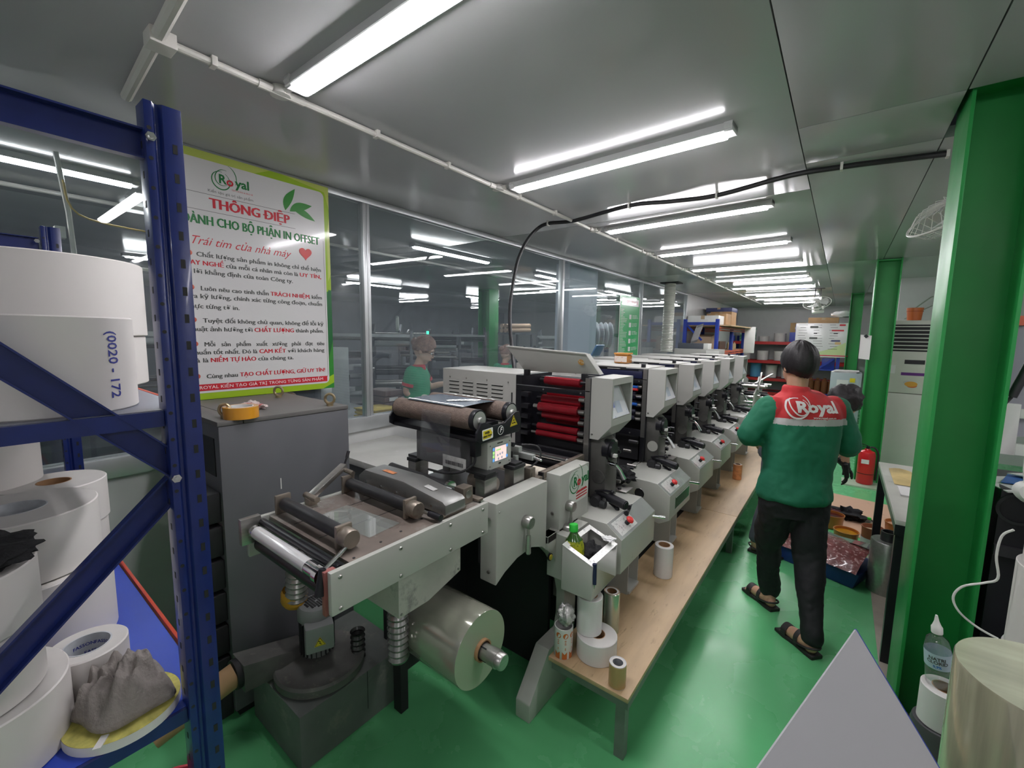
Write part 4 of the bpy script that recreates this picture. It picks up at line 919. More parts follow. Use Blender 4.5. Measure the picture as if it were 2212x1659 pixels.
for k in range(22):
    a = 2*pi*k/22; MB().obox((mc[0]+.064*cos(a), mc[1]+.064*sin(a), .39), (cos(a)*.006, sin(a)*.006, 0), (-sin(a)*.0015, cos(a)*.0015, 0), (0, 0, .07)).obj('cooling_fin', BLACKM, mo)
mb = MB()
for i in range(-4, 5):
    for j in range(-4, 5):
        if i*i+j*j < 19 and not (i == 0 and j == 0): mb.box(mc[0]+i*.0105-.0038, mc[0]+i*.0105+.0038, mc[1]+j*.0105-.0038, mc[1]+j*.0105+.0038, .533, .5368)
o = mb.obj('grille_hole', BLACKM, mo); o['kind'] = 'stuff'
tb = MB().obox((-1.625, .84, .43), (.030, -.012, 0), (.022, .05, 0), (0, 0, .055)).obj('terminal_box', M_('motor_grey2', (.27, .28, .28), .45), B_, bev=.01)
M = frame((-1.5938, .826, .42), (.40, .91, 0), (0, 0, 1)); warn(M, .04, tb)
mb = strokes([[(-.006, .008), (.003, .0), (-.003, -.001), (.005, -.009)]], .003, .001); mb.xf(M); mb.obj('lightning_mark', BLACK, tb, smooth=False)
MB().lathe([(.035, 0), (.056, 0), (.058, .012), (.056, .02), (.035, .02)], n=32).xf(Matrix.Translation((-1.805, .60, .325)) @ Euler((pi/2, 0, 0)).to_matrix().to_4x4()).obj('duct_flange', BLACKM, B_)
MB().cyl((-1.805, .59, .325), (-1.83, .33, .245), .046, n=32).obj('card_tube', CARD, B_)
prf = [(.04+(.006 if k % 2 else -.001), .012*k) for k in range(20)]
hs = MB().lathe(prf, n=18).xf(Matrix.Translation((-1.79, .82, .34)) @ Euler((0, .12, 0)).to_matrix().to_4x4() @ Matrix.Translation((0, 0, .20))).obj('silver_hose', M_('hose_film', (.42, .41, .39), .25, metal=.6, noise=.3, nscale=30), B_)
MB().lathe([(.04, .14), (.052, .16), (.05, .20), (.045, .21)], (-1.785, .82, .37), n=12, sx=1.2).obj('orange_tape_wrap', M_('orange_wrap', (.6, .3, .03), .4), B_)
MB().lathe([(.028+(.004 if k % 2 else -.002), .012*k) for k in range(12)], (-1.60, 1.0, .236), n=16).obj('black_hose', M_('black_foil_hose', (.08, .08, .08), .2, metal=.5, noise=.4, nscale=40), B_)
# low bench behind
t = thing('low_bench', (0, 0, 0), 'white low bench top between partition wall and press', 'bench')
MB().box(-2.68, -1.68, 1.47, 2.04, .86, .9).obj('bench_top', M_('glossy_bench', (.62, .62, .58), .15, noise=.05, spots=((.8, .8, .78), .3, 6)), t, bev=.003)
MB().box(-2.66, -1.70, 1.5, 2.02, 0, .86).obj('bench_body', GREYM, t)
# ================================================================ plywood platform
PLY = M_('plywood', (.47, .33, .19), .45, noise=.14, nscale=3, streak=(6, 1, 1), spots=((.28, .19, .1), .36, 9))
t = thing('plywood_platform', (0, 0, 0), 'plywood walking platform along the press', 'platform')
for k, (y0, y1) in enumerate(((1.47, 3.62), (3.625, 5.9), (5.905, 6.85))):
    MB().box(-1.02 if k else -.9, -.54, y0, y1, .282, .30).obj('plank', PLY, t, bev=.0015)
MB().box(-.94, -.56, 1.83, 6.85, .27, .281).obj('underlay', BLACKM, t)
STR = M_('steel_profile', (.22, .23, .22), .5, metal=.4, noise=.2)
MB().box(-.575, -.55, 1.5, 6.85, .225, .282).obj('steel_rail', STR, t); MB().box(-.9, -.575, 1.5, 1.525, .225, .282).obj('steel_rail', STR, t)
for y in (1.5, 3.6, 5.6, 6.4):
    MB().box(-.60, -.56, y, y+.04, 0, .225).obj('platform_leg', STR, t); MB().box(-.93, -.89, y+.3, y+.34, 0, .27).obj('platform_leg', STR, t)
# things on the platform
paper_roll((-.745, 1.615), .086, .30, .395, 'big low white roll standing at the front corner of the platform', .032, PAPERW, None, 'rolls standing on the platform')
paper_roll((-.785, 1.615), .055, .3955, .56, 'white upright roll standing on the big low roll', .03, PAPERW, None, 'rolls standing on the platform')
t = paper_roll((-.605, 1.515), .034, .30, .395, 'small brown kraft tape roll with grey printed core near the corner', .030, M_('kraft_paper', (.42, .28, .12), .35, coat=.3), COREP, 'rolls standing on the platform')
paper_roll((-.76, 1.79), .038, .30, .50, 'shiny silver and green roll behind the white rolls', .032, M_('foil_roll', (.45, .5, .42), .15, metal=.7, noise=.2, streak=(20, 20, 1), nscale=1), None, 'rolls standing on the platform')
paper_roll((-.725, 2.43), .052, .30, .485, 'white roll standing alone on the platform under the first console', .03, PAPERW, None, 'rolls standing on the platform')
paper_roll((-.72, 4.62), .04, .30, .45, 'orange printed roll farther along the platform', .03, M_('orange_print', (.6, .25, .1), .5, noise=.3, nscale=30), None, 'rolls standing on the platform')
t = thing('printed_roll', (-.86, 1.525, .3), 'white roll with orange printed labels topped by clear plastic wrap', 'label roll', 'rolls standing on the platform')
MB().lathe([(0, 0), (.039, 0), (.04, .002), (.04, .135), (.036, .135), (.035, .02)], n=40).obj('roll_body', PAPERW, t)
OR = M_('label_orange', (.55, .14, .03), .45)
ang = math.atan2(-1.525, .86)
for k, a in enumerate((ang-.55, ang+.25, ang+1.05, ang+1.85)):
    for (zc, rx, rz_, nn) in ((.108, .0115, .0125, 20),):
        mb = MB(); pts = [(.0404*cos(a+rx/.04*cos(q)), .0404*sin(a+rx/.04*cos(q)), zc+rz_*sin(q)) for q in [2*pi*i/nn for i in range(nn)]]
        mb.add(pts, [tuple(range(nn))]); mb.obj('orange_badge', OR, t, smooth=False)
    for z_, w_ in ((.085, .5), (.077, .4), (.069, .5), (.05, .3), (.044, .3)):
        mb = MB(); mb.grid(lambda u, v: (.0403*cos(a-.2*w_+.4*w_*u), .0403*sin(a-.2*w_+.4*w_*u), z_+.0035*v), 4, 1); mb.obj('print_line', OR, t, smooth=False)
    mb = MB(); mb.grid(lambda u, v: (.0403*cos(a-.35+.55*u), .0403*sin(a-.35+.55*u), .002+(.022+.012*abs(u-.5)*2)*v), 6, 1); mb.obj('orange_foot_print', OR, t, smooth=False)
crumple('plastic_wrap', (-.855, 1.53, .478), .043, M_('clear_wrap', (.55, .55, .53), .12, metal=.35, coat=1, bump=.8, bscale=60), 'crumpled clear plastic wrap on top of the printed label roll', 'plastic wrap', 6, (1, 1, 1.05), .35, 32)
# ================================================================ poster on the glass partition
PX = WX+.034
def on_wall(y, z, d=0.0, x=PX): return frame((x+d, y, z), (0, 1, 0), (0, 0, 1))
def fit_text(s, y0, y1, z, h, m, parent, d=.006, off=0, x=PX, shear=0, bold=0):
    """one printed line from y0 to y1, cap height h"""
    bars = [i for i, ch in enumerate(s) if ch == 'Đ']; s = s.replace('Đ', 'D')       # the crossbar of this letter is added as its own stroke
    tm = text_mesh(s, h/.7, Matrix.Identity(4), off=0, align='LEFT', depth=0, shear=shear)
    for i in bars:
        px = max([p.x for p in text_mesh(s[:i], h/.7, Matrix.Identity(4), align='LEFT', depth=0).v]+[0]) if i else min(p.x for p in tm.v)-.12*h
        px += .12*h if i and s[i-1] != ' ' else (.52*h if i else .03*h); yc = .0*h+sum(p.y for p in tm.v)/len(tm.v)*.0
        yc = 0.36*h-.35*h; tm.add([(px-.08*h, yc-.05*h, .0003), (px+.36*h, yc-.05*h, .0003), (px+.36*h, yc+.06*h, .0003), (px-.08*h, yc+.06*h, .0003)], [(0, 1, 2, 3)])
    x0 = min(p.x for p in tm.v); x1 = max(p.x for p in tm.v); k = (y1-y0)/(x1-x0)
    vv = [Vector(((p.x-x0)*k, p.y, p.z)) for p in tm.v]; ff = [list(q) for q in tm.f]
    for j in (range(1, 4) if bold else ()):
        tm.f += [[i+len(vv)*j for i in q] for q in ff]; tm.mi += [0]*len(ff)
    sh = [0]+([bold*h*.5, -bold*h*.5, bold*h] if bold else [])
    M = on_wall(y0, z, d, x); tm.v = [M @ Vector((p.x+a, p.y, p.z+.00025*j)) for j, a in enumerate(sh) for p in vv]
    return tm.obj('lettering', m, parent, smooth=False)
P_ = thing('notice_poster', (0, 0, 0), 'large white and green company notice poster in front of the glass partition', 'poster')
LIME = M_('poster_lime', (.32, .5, .02), .3, coat=.4); PGR = M_('poster_green', (.03, .24, .03), .3, coat=.4); PDG = M_('poster_dark_green', (.01, .12, .03), .3, coat=.4); PYG = M_('poster_pale_lime', (.5, .58, .12), .3, coat=.4)
PWH = M_('poster_white', (.66, .65, .65), .22, coat=.5); TXT = M_('poster_text', (.08, .085, .08), .4); TRED = M_('poster_red', (.55, .02, .035), .35); TGR = M_('poster_text_green', (.01, .17, .04), .35)
y0, y1, z0, z1 = .73, 1.548, 1.31, 2.585
MB().box(PX, PX+.004, y0, y1, z0, z1).obj('poster_board', LIME, P_)
def patch(pts, m, d):
    mb = MB(); mb.add([(PX+d, a, b) for a, b in pts], [tuple(range(len(pts)))]); mb.obj('colour_patch', m, P_, smooth=False)
patch([(1.45, 1.31), (1.548, 1.31), (1.548, 1.95), (1.51, 1.93), (1.50, 1.5)], PGR, .0045)
patch([(1.2, 1.31), (1.4, 1.31), (1.548, 1.36), (1.548, 1.31)], PGR, .0046); patch([(1.515, 1.5), (1.548, 1.62), (1.548, 1.94), (1.53, 1.95), (1.515, 1.9)], PDG, .0048); patch([(1.35, 1.31), (1.548, 1.40), (1.548, 1.345), (1.47, 1.31)], LIME, .005)
patch([(.73, 2.585), (1.2, 2.585), (1.1, 2.54), (.73, 2.54)], PYG, .0045); patch([(1.25, 2.585), (1.548, 2.585), (1.548, 2.45), (1.52, 2.55)], PGR if 0 else PYG, .0046); patch([(1.53, 2.0), (1.548, 2.05), (1.548, 2.4), (1.53, 2.3)], PYG, .0046)
flat('white_field', on_wall((.76+1.515)/2, (1.345+2.545)/2, .0052), .755, 1.20, PWH, P_, t=.0006, r=.03)
mb = strokes([[(1.503, 2.25), (1.506, 1.4), (1.49, 1.362), (1.46, 1.357), (.77, 1.357)]], .002); mb.v = [Vector((PX+.0062, p.x, p.y)) for p in mb.v]; mb.obj('inner_line', TXT, P_, smooth=False)
for (a, b, c) in ((.76, 1.33, 2.375), (.76, 1.33, 2.29)): MB().box(PX+.006, PX+.0063, a, b, c, c+.002).obj('rule_line', TXT, P_)
royal(on_wall(1.01, 2.465, .006), .21, P_, TGR, TRED, TGR)
fit_text('TEM NHÃN & BAO BÌ', .995, 1.10, 2.425, .008, TRED, P_)
fit_text('Kiến tạo giá trị sản phẩm', .885, 1.10, 2.397, .014, TXT, P_)
fit_text('THÔNG ĐIỆP', .888, 1.295, 2.333, .05, TRED, P_, off=.01, bold=.09)
fit_text('DÀNH CHO BỘ PHẬN IN OFFSET', .765, 1.475, 2.24, .046, TGR, P_, off=.015, bold=.07)
fit_text('Trái tim của nhà máy', .80, 1.30, 2.135, .042, TRED, P_, shear=.45, off=-.01)
L = [(.815, 1.48, 2.065, [('Chất lượng sản phẩm in không chỉ thể hiện', 0)], 1), (.765, 1.48, 2.022, [('TAY NGHỀ', 1), (' của mỗi cá nhân mà còn là ', 0), ('UY TÍN,', 1)], 0), (.765, 1.30, 1.978, [('là lời khẳng định của toàn Công ty.', 0)], 0),
     (.825, 1.48, 1.893, [('Luôn nêu cao tinh thần ', 0), ('TRÁCH NHIỆM', 1), (', kiểm', 0)], 1), (.765, 1.48, 1.852, [('tra kỹ lưỡng, chính xác từng công đoạn, chuẩn', 0)], 0), (.765, 1.0, 1.80, [('mực từng tờ in.', 0)], 0),
     (.825, 1.485, 1.727, [('Tuyệt đối không chủ quan, không để lỗi kỹ', 0)], 1), (.765, 1.485, 1.682, [('thuật ảnh hưởng tới ', 0), ('CHẤT LƯỢNG', 1), (' thành phẩm.', 0)], 0),
     (.825, 1.485, 1.602, [('Mỗi   sản   phẩm   xuất   xưởng   phải   đạt   tiêu', 0)], 1), (.765, 1.485, 1.56, [('chuẩn tốt nhất. Đó là ', 0), ('CAM KẾT', 1), (' với khách hàng', 0)], 0), (.765, 1.285, 1.518, [('và là ', 0), ('NIỀM TỰ HÀO', 1), (' của chúng ta.', 0)], 0),
     (.825, 1.485, 1.432, [('Cùng nhau ', 0), ('TẠO CHẤT LƯỢNG, GIỮ UY TÍN!', 1)], 1)]
for (a, b, z, segs, bul) in L:
    tot = sum(len(s) for s, _ in segs); ws = []
    for s, c in segs: ws.append(sum(1.25 if ch.isupper() else (.55 if ch in " ,.iljtìỉí" else 1) for ch in s))
    W = sum(ws); y = a
    for (s, c), w in zip(segs, ws):
        ye = y+(b-a)*w/W; pad = .012 if len(segs) > 1 else 0
        fit_text(s.strip(), y+(pad if s[0] == ' ' else 0), ye-(pad if s[-1] == ' ' else 0), z, .023, TRED if c else TXT, P_, off=.008, bold=.075); y = ye
    if bul: MB().ball((PX+.0062, .785, z+.004), .013, 14, sc=(.12, 1, 1)).obj('bullet', M_('bullet_red', (.55, .12, .07), .25, coat=.6), P_)
MB().box(PX+.006, PX+.0066, .765, 1.50, 1.357, 1.392).obj('red_band', TRED, P_)
fit_text('ROYAL KIẾN TẠO GIÁ TRỊ TRONG TỪNG SẢN PHẨM', .79, 1.47, 1.374, .017, WHITEL, P_, d=.0072, off=.02)
hp = [(.016*sin(t)**3, .001*(13*cos(t)-5*cos(2*t)-2*cos(3*t)-cos(4*t))) for t in [2*pi*k/36 for k in range(36)]]
mb = MB(); mb.prism([(a*2.4, b*2.5) for a, b in hp], 0, .004, 'z'); mb.xf(on_wall(1.385, 2.155, .006)); mb.obj('heart', M_('heart_red', (.6, .02, .02), .3, coat=.3), P_, smooth=False)
def leaf(c, L_, W_, a, m, dd=0):
    n = 12; mb = MB(); R = lambda x, y: (x*cos(a)-y*sin(a), x*sin(a)+y*cos(a), .0006)
    for k in range(n):
        q = [(L_*t, y) for t, y in ((k/n, W_*sin(pi*(k/n)**.8)), (k/n, -.35*W_*sin(pi*k/n)), ((k+1)/n, -.35*W_*sin(pi*(k+1)/n)), ((k+1)/n, W_*sin(pi*((k+1)/n)**.8)))]
        mb.add([R(*p) for p in q], [(0, 1, 2, 3)])
    mb.xf(on_wall(c[0], c[1], .006+dd)); mb.obj('printed_leaf', m, P_, smooth=False)
leaf((1.275, 2.385), .15, .034, 1.15, PGR); leaf((1.30, 2.385), .15, .036, .42, PGR, .0006); leaf((1.32, 2.40), .14, .03, -.30, PGR, .0012)
# green chart on the glass
t = thing('process_chart', (0, 0, 0), 'tall green process chart with a white title on the glass partition', 'poster')
X2 = WX+.034; ya, yb, za, zb = 6.12, 6.93, 1.30, 2.30
CG = M_('chart_green', (.02, .33, .10), .3, coat=.3)
MB().box(X2-.004, X2, ya, yb, za, zb).obj('chart_board', CG, t)
MB().box(X2-.003, X2+.001, ya, ya+.02, za, zb).box(X2-.003, X2+.001, yb-.02, yb, za, zb).obj('chart_border', PWH, t)
MB().box(X2, X2+.001, ya+.08, yb-.06, 2.15, 2.26).obj('title_field', PWH, t)
fit_text('QUY TRÌNH IN', 6.38, 6.82, 2.205, .05, TRED, t, d=.002, x=X2, off=.03)
rr = random.Random(4); mb = MB(); mb2 = MB()
for k in range(34):
    z = 2.08-k*.023; mb.box(X2, X2+.0015, ya+.05, ya+.12+rr.random()*.2, z, z+.007)
for k in range(6):
    z = 1.98-k*.125; mb2.box(X2, X2+.0015, 6.50, 6.58, z-.035, z+.035)
    for j in range(3): mb.box(X2, X2+.0015, 6.62, 6.68+rr.random()*.07, z+.02-.02*j, z+.026-.02*j); mb.box(X2, X2+.0015, 6.72, 6.78+rr.random()*.1, z+.025-.02*j, z+.031-.02*j)
o = mb.obj('printed_lines', PWH, t); o['kind'] = 'stuff'; o = mb2.obj('printed_boxes', PWH, t); o['kind'] = 'stuff'

# ================================================================ things on top of the press
t = thing('amber_jar', (-1.36, 3.22, 1.47), 'square amber plastic jar with white label on the press top', 'jar')
MB().prism([(-.055, -.05), (.055, -.05), (.055, .05), (-.055, .05)], 0, .065, 'z').obj('jar_body', M_('amber_plastic', (.4, .16, .03), .2, coat=.6), t, bev=.01)
MB().prism([(-.058, -.053), (.058, -.053), (.058, .053), (-.058, .053)], .066, .082, 'z').obj('lid', M_('amber_lid', (.55, .25, .06), .2, coat=.6), t, bev=.006)
flat('jar_label', frame((0, -.0505, .033), (1, 0, 0), (0, 0, 1)), .1, .045, M_('jar_label', (.7, .62, .55), .4, spots=((.5, .1, .05), .4, 70)), t)
tag(MB().obox((-1.12, 2.2, 1.62), (.014, .004, .03), (0, .05, 0), (.004, 0, -.002)).obj('phone', M_('blue_phone', (.05, .12, .22), .3), bev=.003), 'blue flat case standing behind the open lid', 'case')
bpy.context.scene.objects['phone'].location = (.04, 0, -.02)
t = thing('grey_top_box', (-1.95, 8.12, 1.342), 'long grey box standing on the cabinet past the press', 'box')
MB().box(-.5, .28, 0, .35, 0, .13).obj('box_body', CREAM2, t, bev=.004); MB().box(.05, .26, -.004, 0, .02, .11).obj('front_panel', WHITE, t)
t = thing('monitor_box', (-1.98, 8.25, 1.473), 'dark grey flat box with white end on the long grey box', 'box')
MB().box(-.42, .02, -.1, .2, 0, .10).obj('box_body', M_('slate_box', (.08, .09, .11), .4), t, bev=.003); MB().box(.021, .10, -.1, .15, 0, .10).obj('white_end', WHITE, t, bev=.003)
t = thing('tilted_monitor', (-2.12, 8.3, 1.574), 'thin grey panel leaning upright on the dark flat box', 'panel')
MB().obox((.0, 0, .17), (.045, .03, .02), (-.01, .012, 0), (.05, 0, .165)).obj('panel_body', M_('panel_grey', (.15, .15, .15), .3), t, bev=.003)
MB().obox((.0, -.005, .17), (.047, .028, .02), (-.012, .010, 0), (.036, 0, .12)).obj('panel_face', M_('panel_face', (.28, .27, .28), .3), t)
# rewinding end: steel side plates with chrome rods
t = thing('rewind_unit', (0, 6.9, 0), 'rewinding end of the press, grey plates with chrome rods and knobs', 'printing machine')
for x in (-1.15, -.95): MB().prism([(0, .0), (.7, .0), (.7, 1.05), (.35, 1.12), (.15, .95), (0, .9)], x, x+.02, 'x').obj('side_plate', CREAM, t, bev=.003)
rr = random.Random(11)
for k in range(14):
    y = .05+rr.random()*.6; z = .6+rr.random()*.45
    MB().cyl((-1.15, y, z), (-.85+rr.random()*.06, y, z), .012+rr.random()*.02, n=12).obj('rod', rr.choice([CHROME, STEEL, BLACK]), t)
for k in range(6): MB().cyl((-.93, .2+.08*(k % 2), .75+.1*(k//2)), (-.89, .2+.08*(k % 2), .75+.1*(k//2)), .022, n=14).obj('white_knob', CHROME, t)
MB().bar((-1.0, .1, 1.0), (-.8, .6, 1.15), .03, .015).bar((-.9, 0, .95), (-.88, .1, 1.2), .025, .015).obj('arm', STEEL, t, bev=.002)
MB().box(-2.1, -1.17, .0, .7, .0, 1.0).obj('body', BLACKM, t)
t = thing('rear_cabinet', (0, 8.1, 0), 'low grey cabinet past the rewinding end, carrying the long grey box', 'cabinet'); MB().box(-2.55, -1.5, 0, .55, 0, 1.34).obj('cabinet_body', CREAM2, t, bev=.004)
# ================================================================ racks and goods at the far end
BL2 = M_('rack_blue_far', (.015, .04, .30), .35); OR2 = M_('beam_orange', (.62, .13, .07), .4); RD2 = M_('beam_red_far', (.42, .02, .02), .4)
t = thing('blue_orange_rack', (0, 0, 0), 'blue rack with orange beams beside the far glass wall', 'rack')
for (x, y) in ((-2.64, 9.4), (-2.02, 9.4), (-2.64, 12.3), (-2.02, 12.3), (-2.02, 10.85), (-2.64, 10.85)):
    MB().box(x-.035, x+.035, y-.03, y+.03, 0, 2.05 if y < 10 else 1.91).obj('post', BL2, t, bev=.004)
MB().box(-2.6, -2.05, 9.385, 9.415, 1.93, 1.99).obj('cross_bar', BL2, t)
MB().bar((-2.6, 9.40, 1.92), (-2.3, 9.40, 1.62), .02, .04).obj('diagonal', BL2, t)
for z in (1.86, 1.36, .8):
    for x in (-2.0, -2.66):
        MB().box(x-.02, x+.02, 9.43, 12.27, z, z+.04).box(x-.02, x+.02, 9.43, 12.27, z-.045, z-.015).obj('beam', OR2, t)
    MB().box(-2.64, -2.02, 9.43, 12.27, z+.04, z+.05).obj('shelf_board', M_('shelf_board', (.32, .22, .14), .6), t)
tag(MB().box(-2.66, -1.80, 9.55, 12.2, 1.915, 1.94).obj('plywood_sheet', PLY), 'plywood sheet lying on top of the blue and orange rack', 'board')
def carton(x0, x1, y0, y1, z0, z1, label, m=CARD, name='carton', print_=True):
    t = thing(name, ((x0+x1)/2, (y0+y1)/2, z0), label, 'box', 'cartons on the far racks')
    hx = (x1-x0)/2; hy = (y1-y0)/2; h = z1-z0
    MB().box(-hx, hx, -hy, hy, 0, h).obj('carton_body', m, t, bev=.003)
    MB().box(-hx*.12, hx*.12, -hy-.0015, hy+.0015, h*.6, h+.0015).obj('tape_strip', M_('carton_tape', (.45, .33, .2), .3), t)
    if print_: flat('carton_label', frame((0, -hy-.001, h*.45), (1, 0, 0), (0, 0, 1)), hx*.7, h*.25, PAPERW, t)
    return t
carton(-2.66, -2.05, 9.6, 10.1, 1.942, 2.13, 'long white carton on top of the blue and orange rack', WHITE)
carton(-2.45, -2.05, 10.3, 10.8, 1.942, 2.2, 'tall brown carton behind the long white carton'); carton(-2.5, -2.05, 10.85, 11.4, 1.942, 2.27, 'brown carton with hand hole under the blue-lidded carton')
carton(-2.6, -2.05, 10.85, 11.5, 2.272, 2.36, 'dark blue flat carton, topmost on the blue and orange rack', M_('navy_carton', (.05, .06, .16), .5), print_=False)
carton(-2.5, -2.1, 10.1, 10.7, 1.415, 1.6, 'dark brown carton on the middle shelf of the orange beamed rack', M_('brown_carton', (.12, .07, .05), .7)); 
for k in range(5):
    tag(MB().lathe([(0, 0), (.03, 0), (.03, .12), (.012, .15), (.012, .17), (0, .17)], n=12).obj('yellow_bottle', M_('cream_bottle', (.6, .45, .25), .4)), ['nearest', 'second nearest', 'middle', 'second farthest', 'farthest'][k]+' cream bottle on the orange beamed rack', 'bottle', 'cream bottles on the orange beamed rack').location = (-2.08-.07*(k % 2), 11.1+.12*k, 1.411)
tag(MB().prism([(0, 0), (.5, 0), (.5, .25), (.3, .33), (0, .28)], 0, .35, 'x').obj('cloth_bale', M_('beige_bale', (.4, .28, .2), .8)), 'beige wrapped bale on the middle shelf of the orange beamed rack', 'bale').location = (-2.5, 9.5, 1.411)
tag(MB().box(-1.93, -1.70, 11.9, 11.93, 1.32, 1.95).obj('white_sheet', WHITE, bev=.002), 'white upright sheet hanging at the end of the orange beamed rack', 'sheet')
t = thing('red_beam_rack', (0, 0, 0), 'rack with red beams along the back wall', 'rack')
for x in (-2.6, -.95, .3):
    for y in (14.3, 15.0): MB().box(x-.03, x+.03, y-.03, y+.03, 0, 1.75).obj('post', BL2, t)
for z in (1.56, 1.02, .52, .12):
    for y in (14.27, 15.0): MB().box(-2.6, .3, y-.02, y+.02, z-.05, z+.03).obj('beam', RD2, t)
    MB().box(-2.6, .3, 14.3, 14.98, z-.01, z+.0).obj('shelf_board', M_('grey_deck', (.15, .15, .16), .5), t)
CL = M_('cloudy_bucket', (.62, .58, .55), .35, noise=.1)
gx = [(-1.85, 1.591, .14, .13, 'white drum'), (-1.45, 1.591, .15, .22, 'white tub stack'), (-1.85, 1.051, .15, .25, 'white roll'), (-1.4, 1.051, .17, .25, 'white roll wide'), (-2.0, .551, .15, .38, 'blue lidded tub'), (-1.6, .551, .15, .34, 'cream tub'), (-1.2, .551, .15, .34, 'grey tub'), (-.75, 1.591, .12, .2, 'x'), (-2.3, 1.051, .13, .2, 'x'), (-.75, 1.051, .15, .22, 'x')]
for k, (x, z, r, h, n_) in enumerate(gx):
    t = thing('plastic_tub', (x, 14.6, z), 'pale round tub on the %s shelf of the red beamed rack, %s of its row' % ({1.591: 'top', 1.051: 'middle', .551: 'lower'}[z], ['second', 'third', 'second', 'third', 'first', 'second', 'third', 'last', 'first', 'last'][k]), 'tub', 'tubs on the red beamed rack')
    MB().lathe([(0, 0), (r*.94, 0), (r, h), (0, h)], n=24).obj('tub_body', M_('blue_wrap', (.1, .3, .5), .3) if k == 4 else CL, t); MB().lathe([(r*1.03, h), (r*1.03, h+.02), (0, h+.022)], n=24).obj('lid', CL if k != 4 else MATS['blue_wrap'], t)
for k in range(3):
    MB_ = MB().cyl((0, 0, 0), (0, 0, .38), .06, n=16); m = M_('striped_roll', (.05, .25, .14), .4, noise=0, spots=((.6, .65, .6), .5, 9), streak=None)
    tag(MB_.obj('striped_roll', m), ['left', 'middle', 'right'][k]+' one of the three green and white striped rolls on the red beamed rack', 'roll', 'striped rolls on the red beamed rack').location = (-2.42+.16*k, 14.5, 1.591)
carton(-1.2, -.85, 14.35, 14.8, 1.861, 2.12, 'brown carton on the blue carton of the red beamed rack'); carton(-1.2, -.8, 14.35, 14.8, 1.591, 1.86, 'blue carton under the brown one on the red beamed rack', M_('blue_carton', (.06, .08, .35), .5))
# board with samples on a blue rack
t = thing('sample_rack', (0, 0, 0), 'blue rack behind the white sample board', 'rack')
for x in (-.8, -.05):
    for y in (11.12, 11.6): MB().box(x-.03, x+.03, y-.03, y+.03, 0, 2.0).obj('post', BL2, t)
for z in (1.98, 1.03, .5): MB().box(-.8, -.05, 11.1, 11.6, z, z+.03).obj('shelf', BL2, t)
MB().bar((-.75, 11.09, .75), (-.12, 11.09, 1.28), .02, .04).obj('diagonal', BL2, t)
t = thing('sample_board', (0, 0, 0), 'white board of printed panels with a red oval and green swirl', 'poster')
MB().box(-.82, .06, 11.05, 11.062, 1.31, 2.01).obj('board', PWH, t, bev=.002)
def onb(x, z): return frame((x, 11.0495, z), (1, 0, 0), (0, 0, 1))
for (x, z, w, h, m) in ((-.5, 1.93, .14, .045, TXT), (-.5, 1.70, .14, .04, TXT), (-.47, 1.8, .06, .02, BLACK), (-.13, 1.8, .07, .02, BLACK), (-.03, 1.97, .10, .035, TRED), (-.1, 1.86, .2, .03, TRED), (-.2, 1.345, .6, .02, TRED), (-.12, 1.65, .15, .035, M_('board_blue', (.1, .1, .2), .5)), (-.08, 1.6, .1, .05, M_('board_peach', (.6, .4, .2), .5))):
    flat('panel_print', onb(x, z), w, h, m, t, t=.001, r=min(h, w)*.3)
rr = random.Random(8); mb = MB()
for k in range(30):
    x = -.78+.27*(k % 3)+rr.random()*.04; z = 1.97-.055*(k//3); mb.box(x, x+.08+rr.random()*.08, 11.049, 11.05, z, z+.007)
o = mb.obj('printed_lines', TXT, t); o['kind'] = 'stuff'
mb = MB(); mb.add([(.05, 11.0492, 1.36), (.05, 11.0492, 1.62), (-.2, 11.0492, 1.48), (-.5, 11.0492, 1.38), (-.62, 11.0492, 1.36)], [(0, 1, 2, 3, 4)]); mb.obj('green_swirl', M_('board_lime', (.5, .6, .3), .5), t)
carton(-.62, -.1, 11.15, 11.55, 2.011, 2.13, 'open carton on top of the rack behind the sample board', print_=False)
crumple('plastic_bag', (-.02, 11.35, 2.2), .17, M_('cloudy_bag', (.6, .6, .6), .3), 'crumpled clear bag sticking out of the open carton', 'bag', 8, (1.3, .5, .45), .4)
tag(MB().box(-.32, -.10, 11.15, 11.5, 1.061, 1.28).obj('blue_crate', BL2, bev=.01), 'blue plastic crate on the rack under the sample board', 'crate')
t = thing('ink_can', (-.4, 11.25, 1.031), 'orange ink can with white box on it under the sample board', 'can')
MB().cyl((0, 0, .0), (0, 0, .13), .07, n=20).obj('can_body', M_('orange_can', (.6, .15, .04), .35), t); MB().box(-.06, .04, -.05, .05, .131, .21).obj('top_box', WHITE, t)
for k in range(6):
    t = tag(MB().lathe([(0, 0), (.06, 0), (.06, .26), (.03, .3), (.03, .33), (0, .33)], n=16).obj('brown_bottle', M_('brown_glass', (.14, .05, .02), .15, coat=.5)), ['first', 'second', 'third', 'fourth', 'fifth', 'sixth'][k]+' brown bottle from the left under the sample board', 'bottle', 'brown bottles under the sample board'); t.location = (-.72+.12*k, 11.25, .531)
t = thing('grey_switch_box', (-.12, 9.2, 0), 'pale blue-grey machine cabinet with papers on top in the aisle end', 'cabinet')
MB().box(0, .42, 0, .45, 0, 1.12).obj('cabinet_body', M_('pale_blue_grey', (.40, .45, .48), .4), t, bev=.006)
flat('paper_note', frame((.17, -.001, .9), (1, 0, 0), (0, 0, 1)), .16, .2, PAPERW, t); flat('yellow_note', frame((.3, -.001, 1.0), (1, 0, 0), (0, 0, 1)), .07, .07, YEL, t)
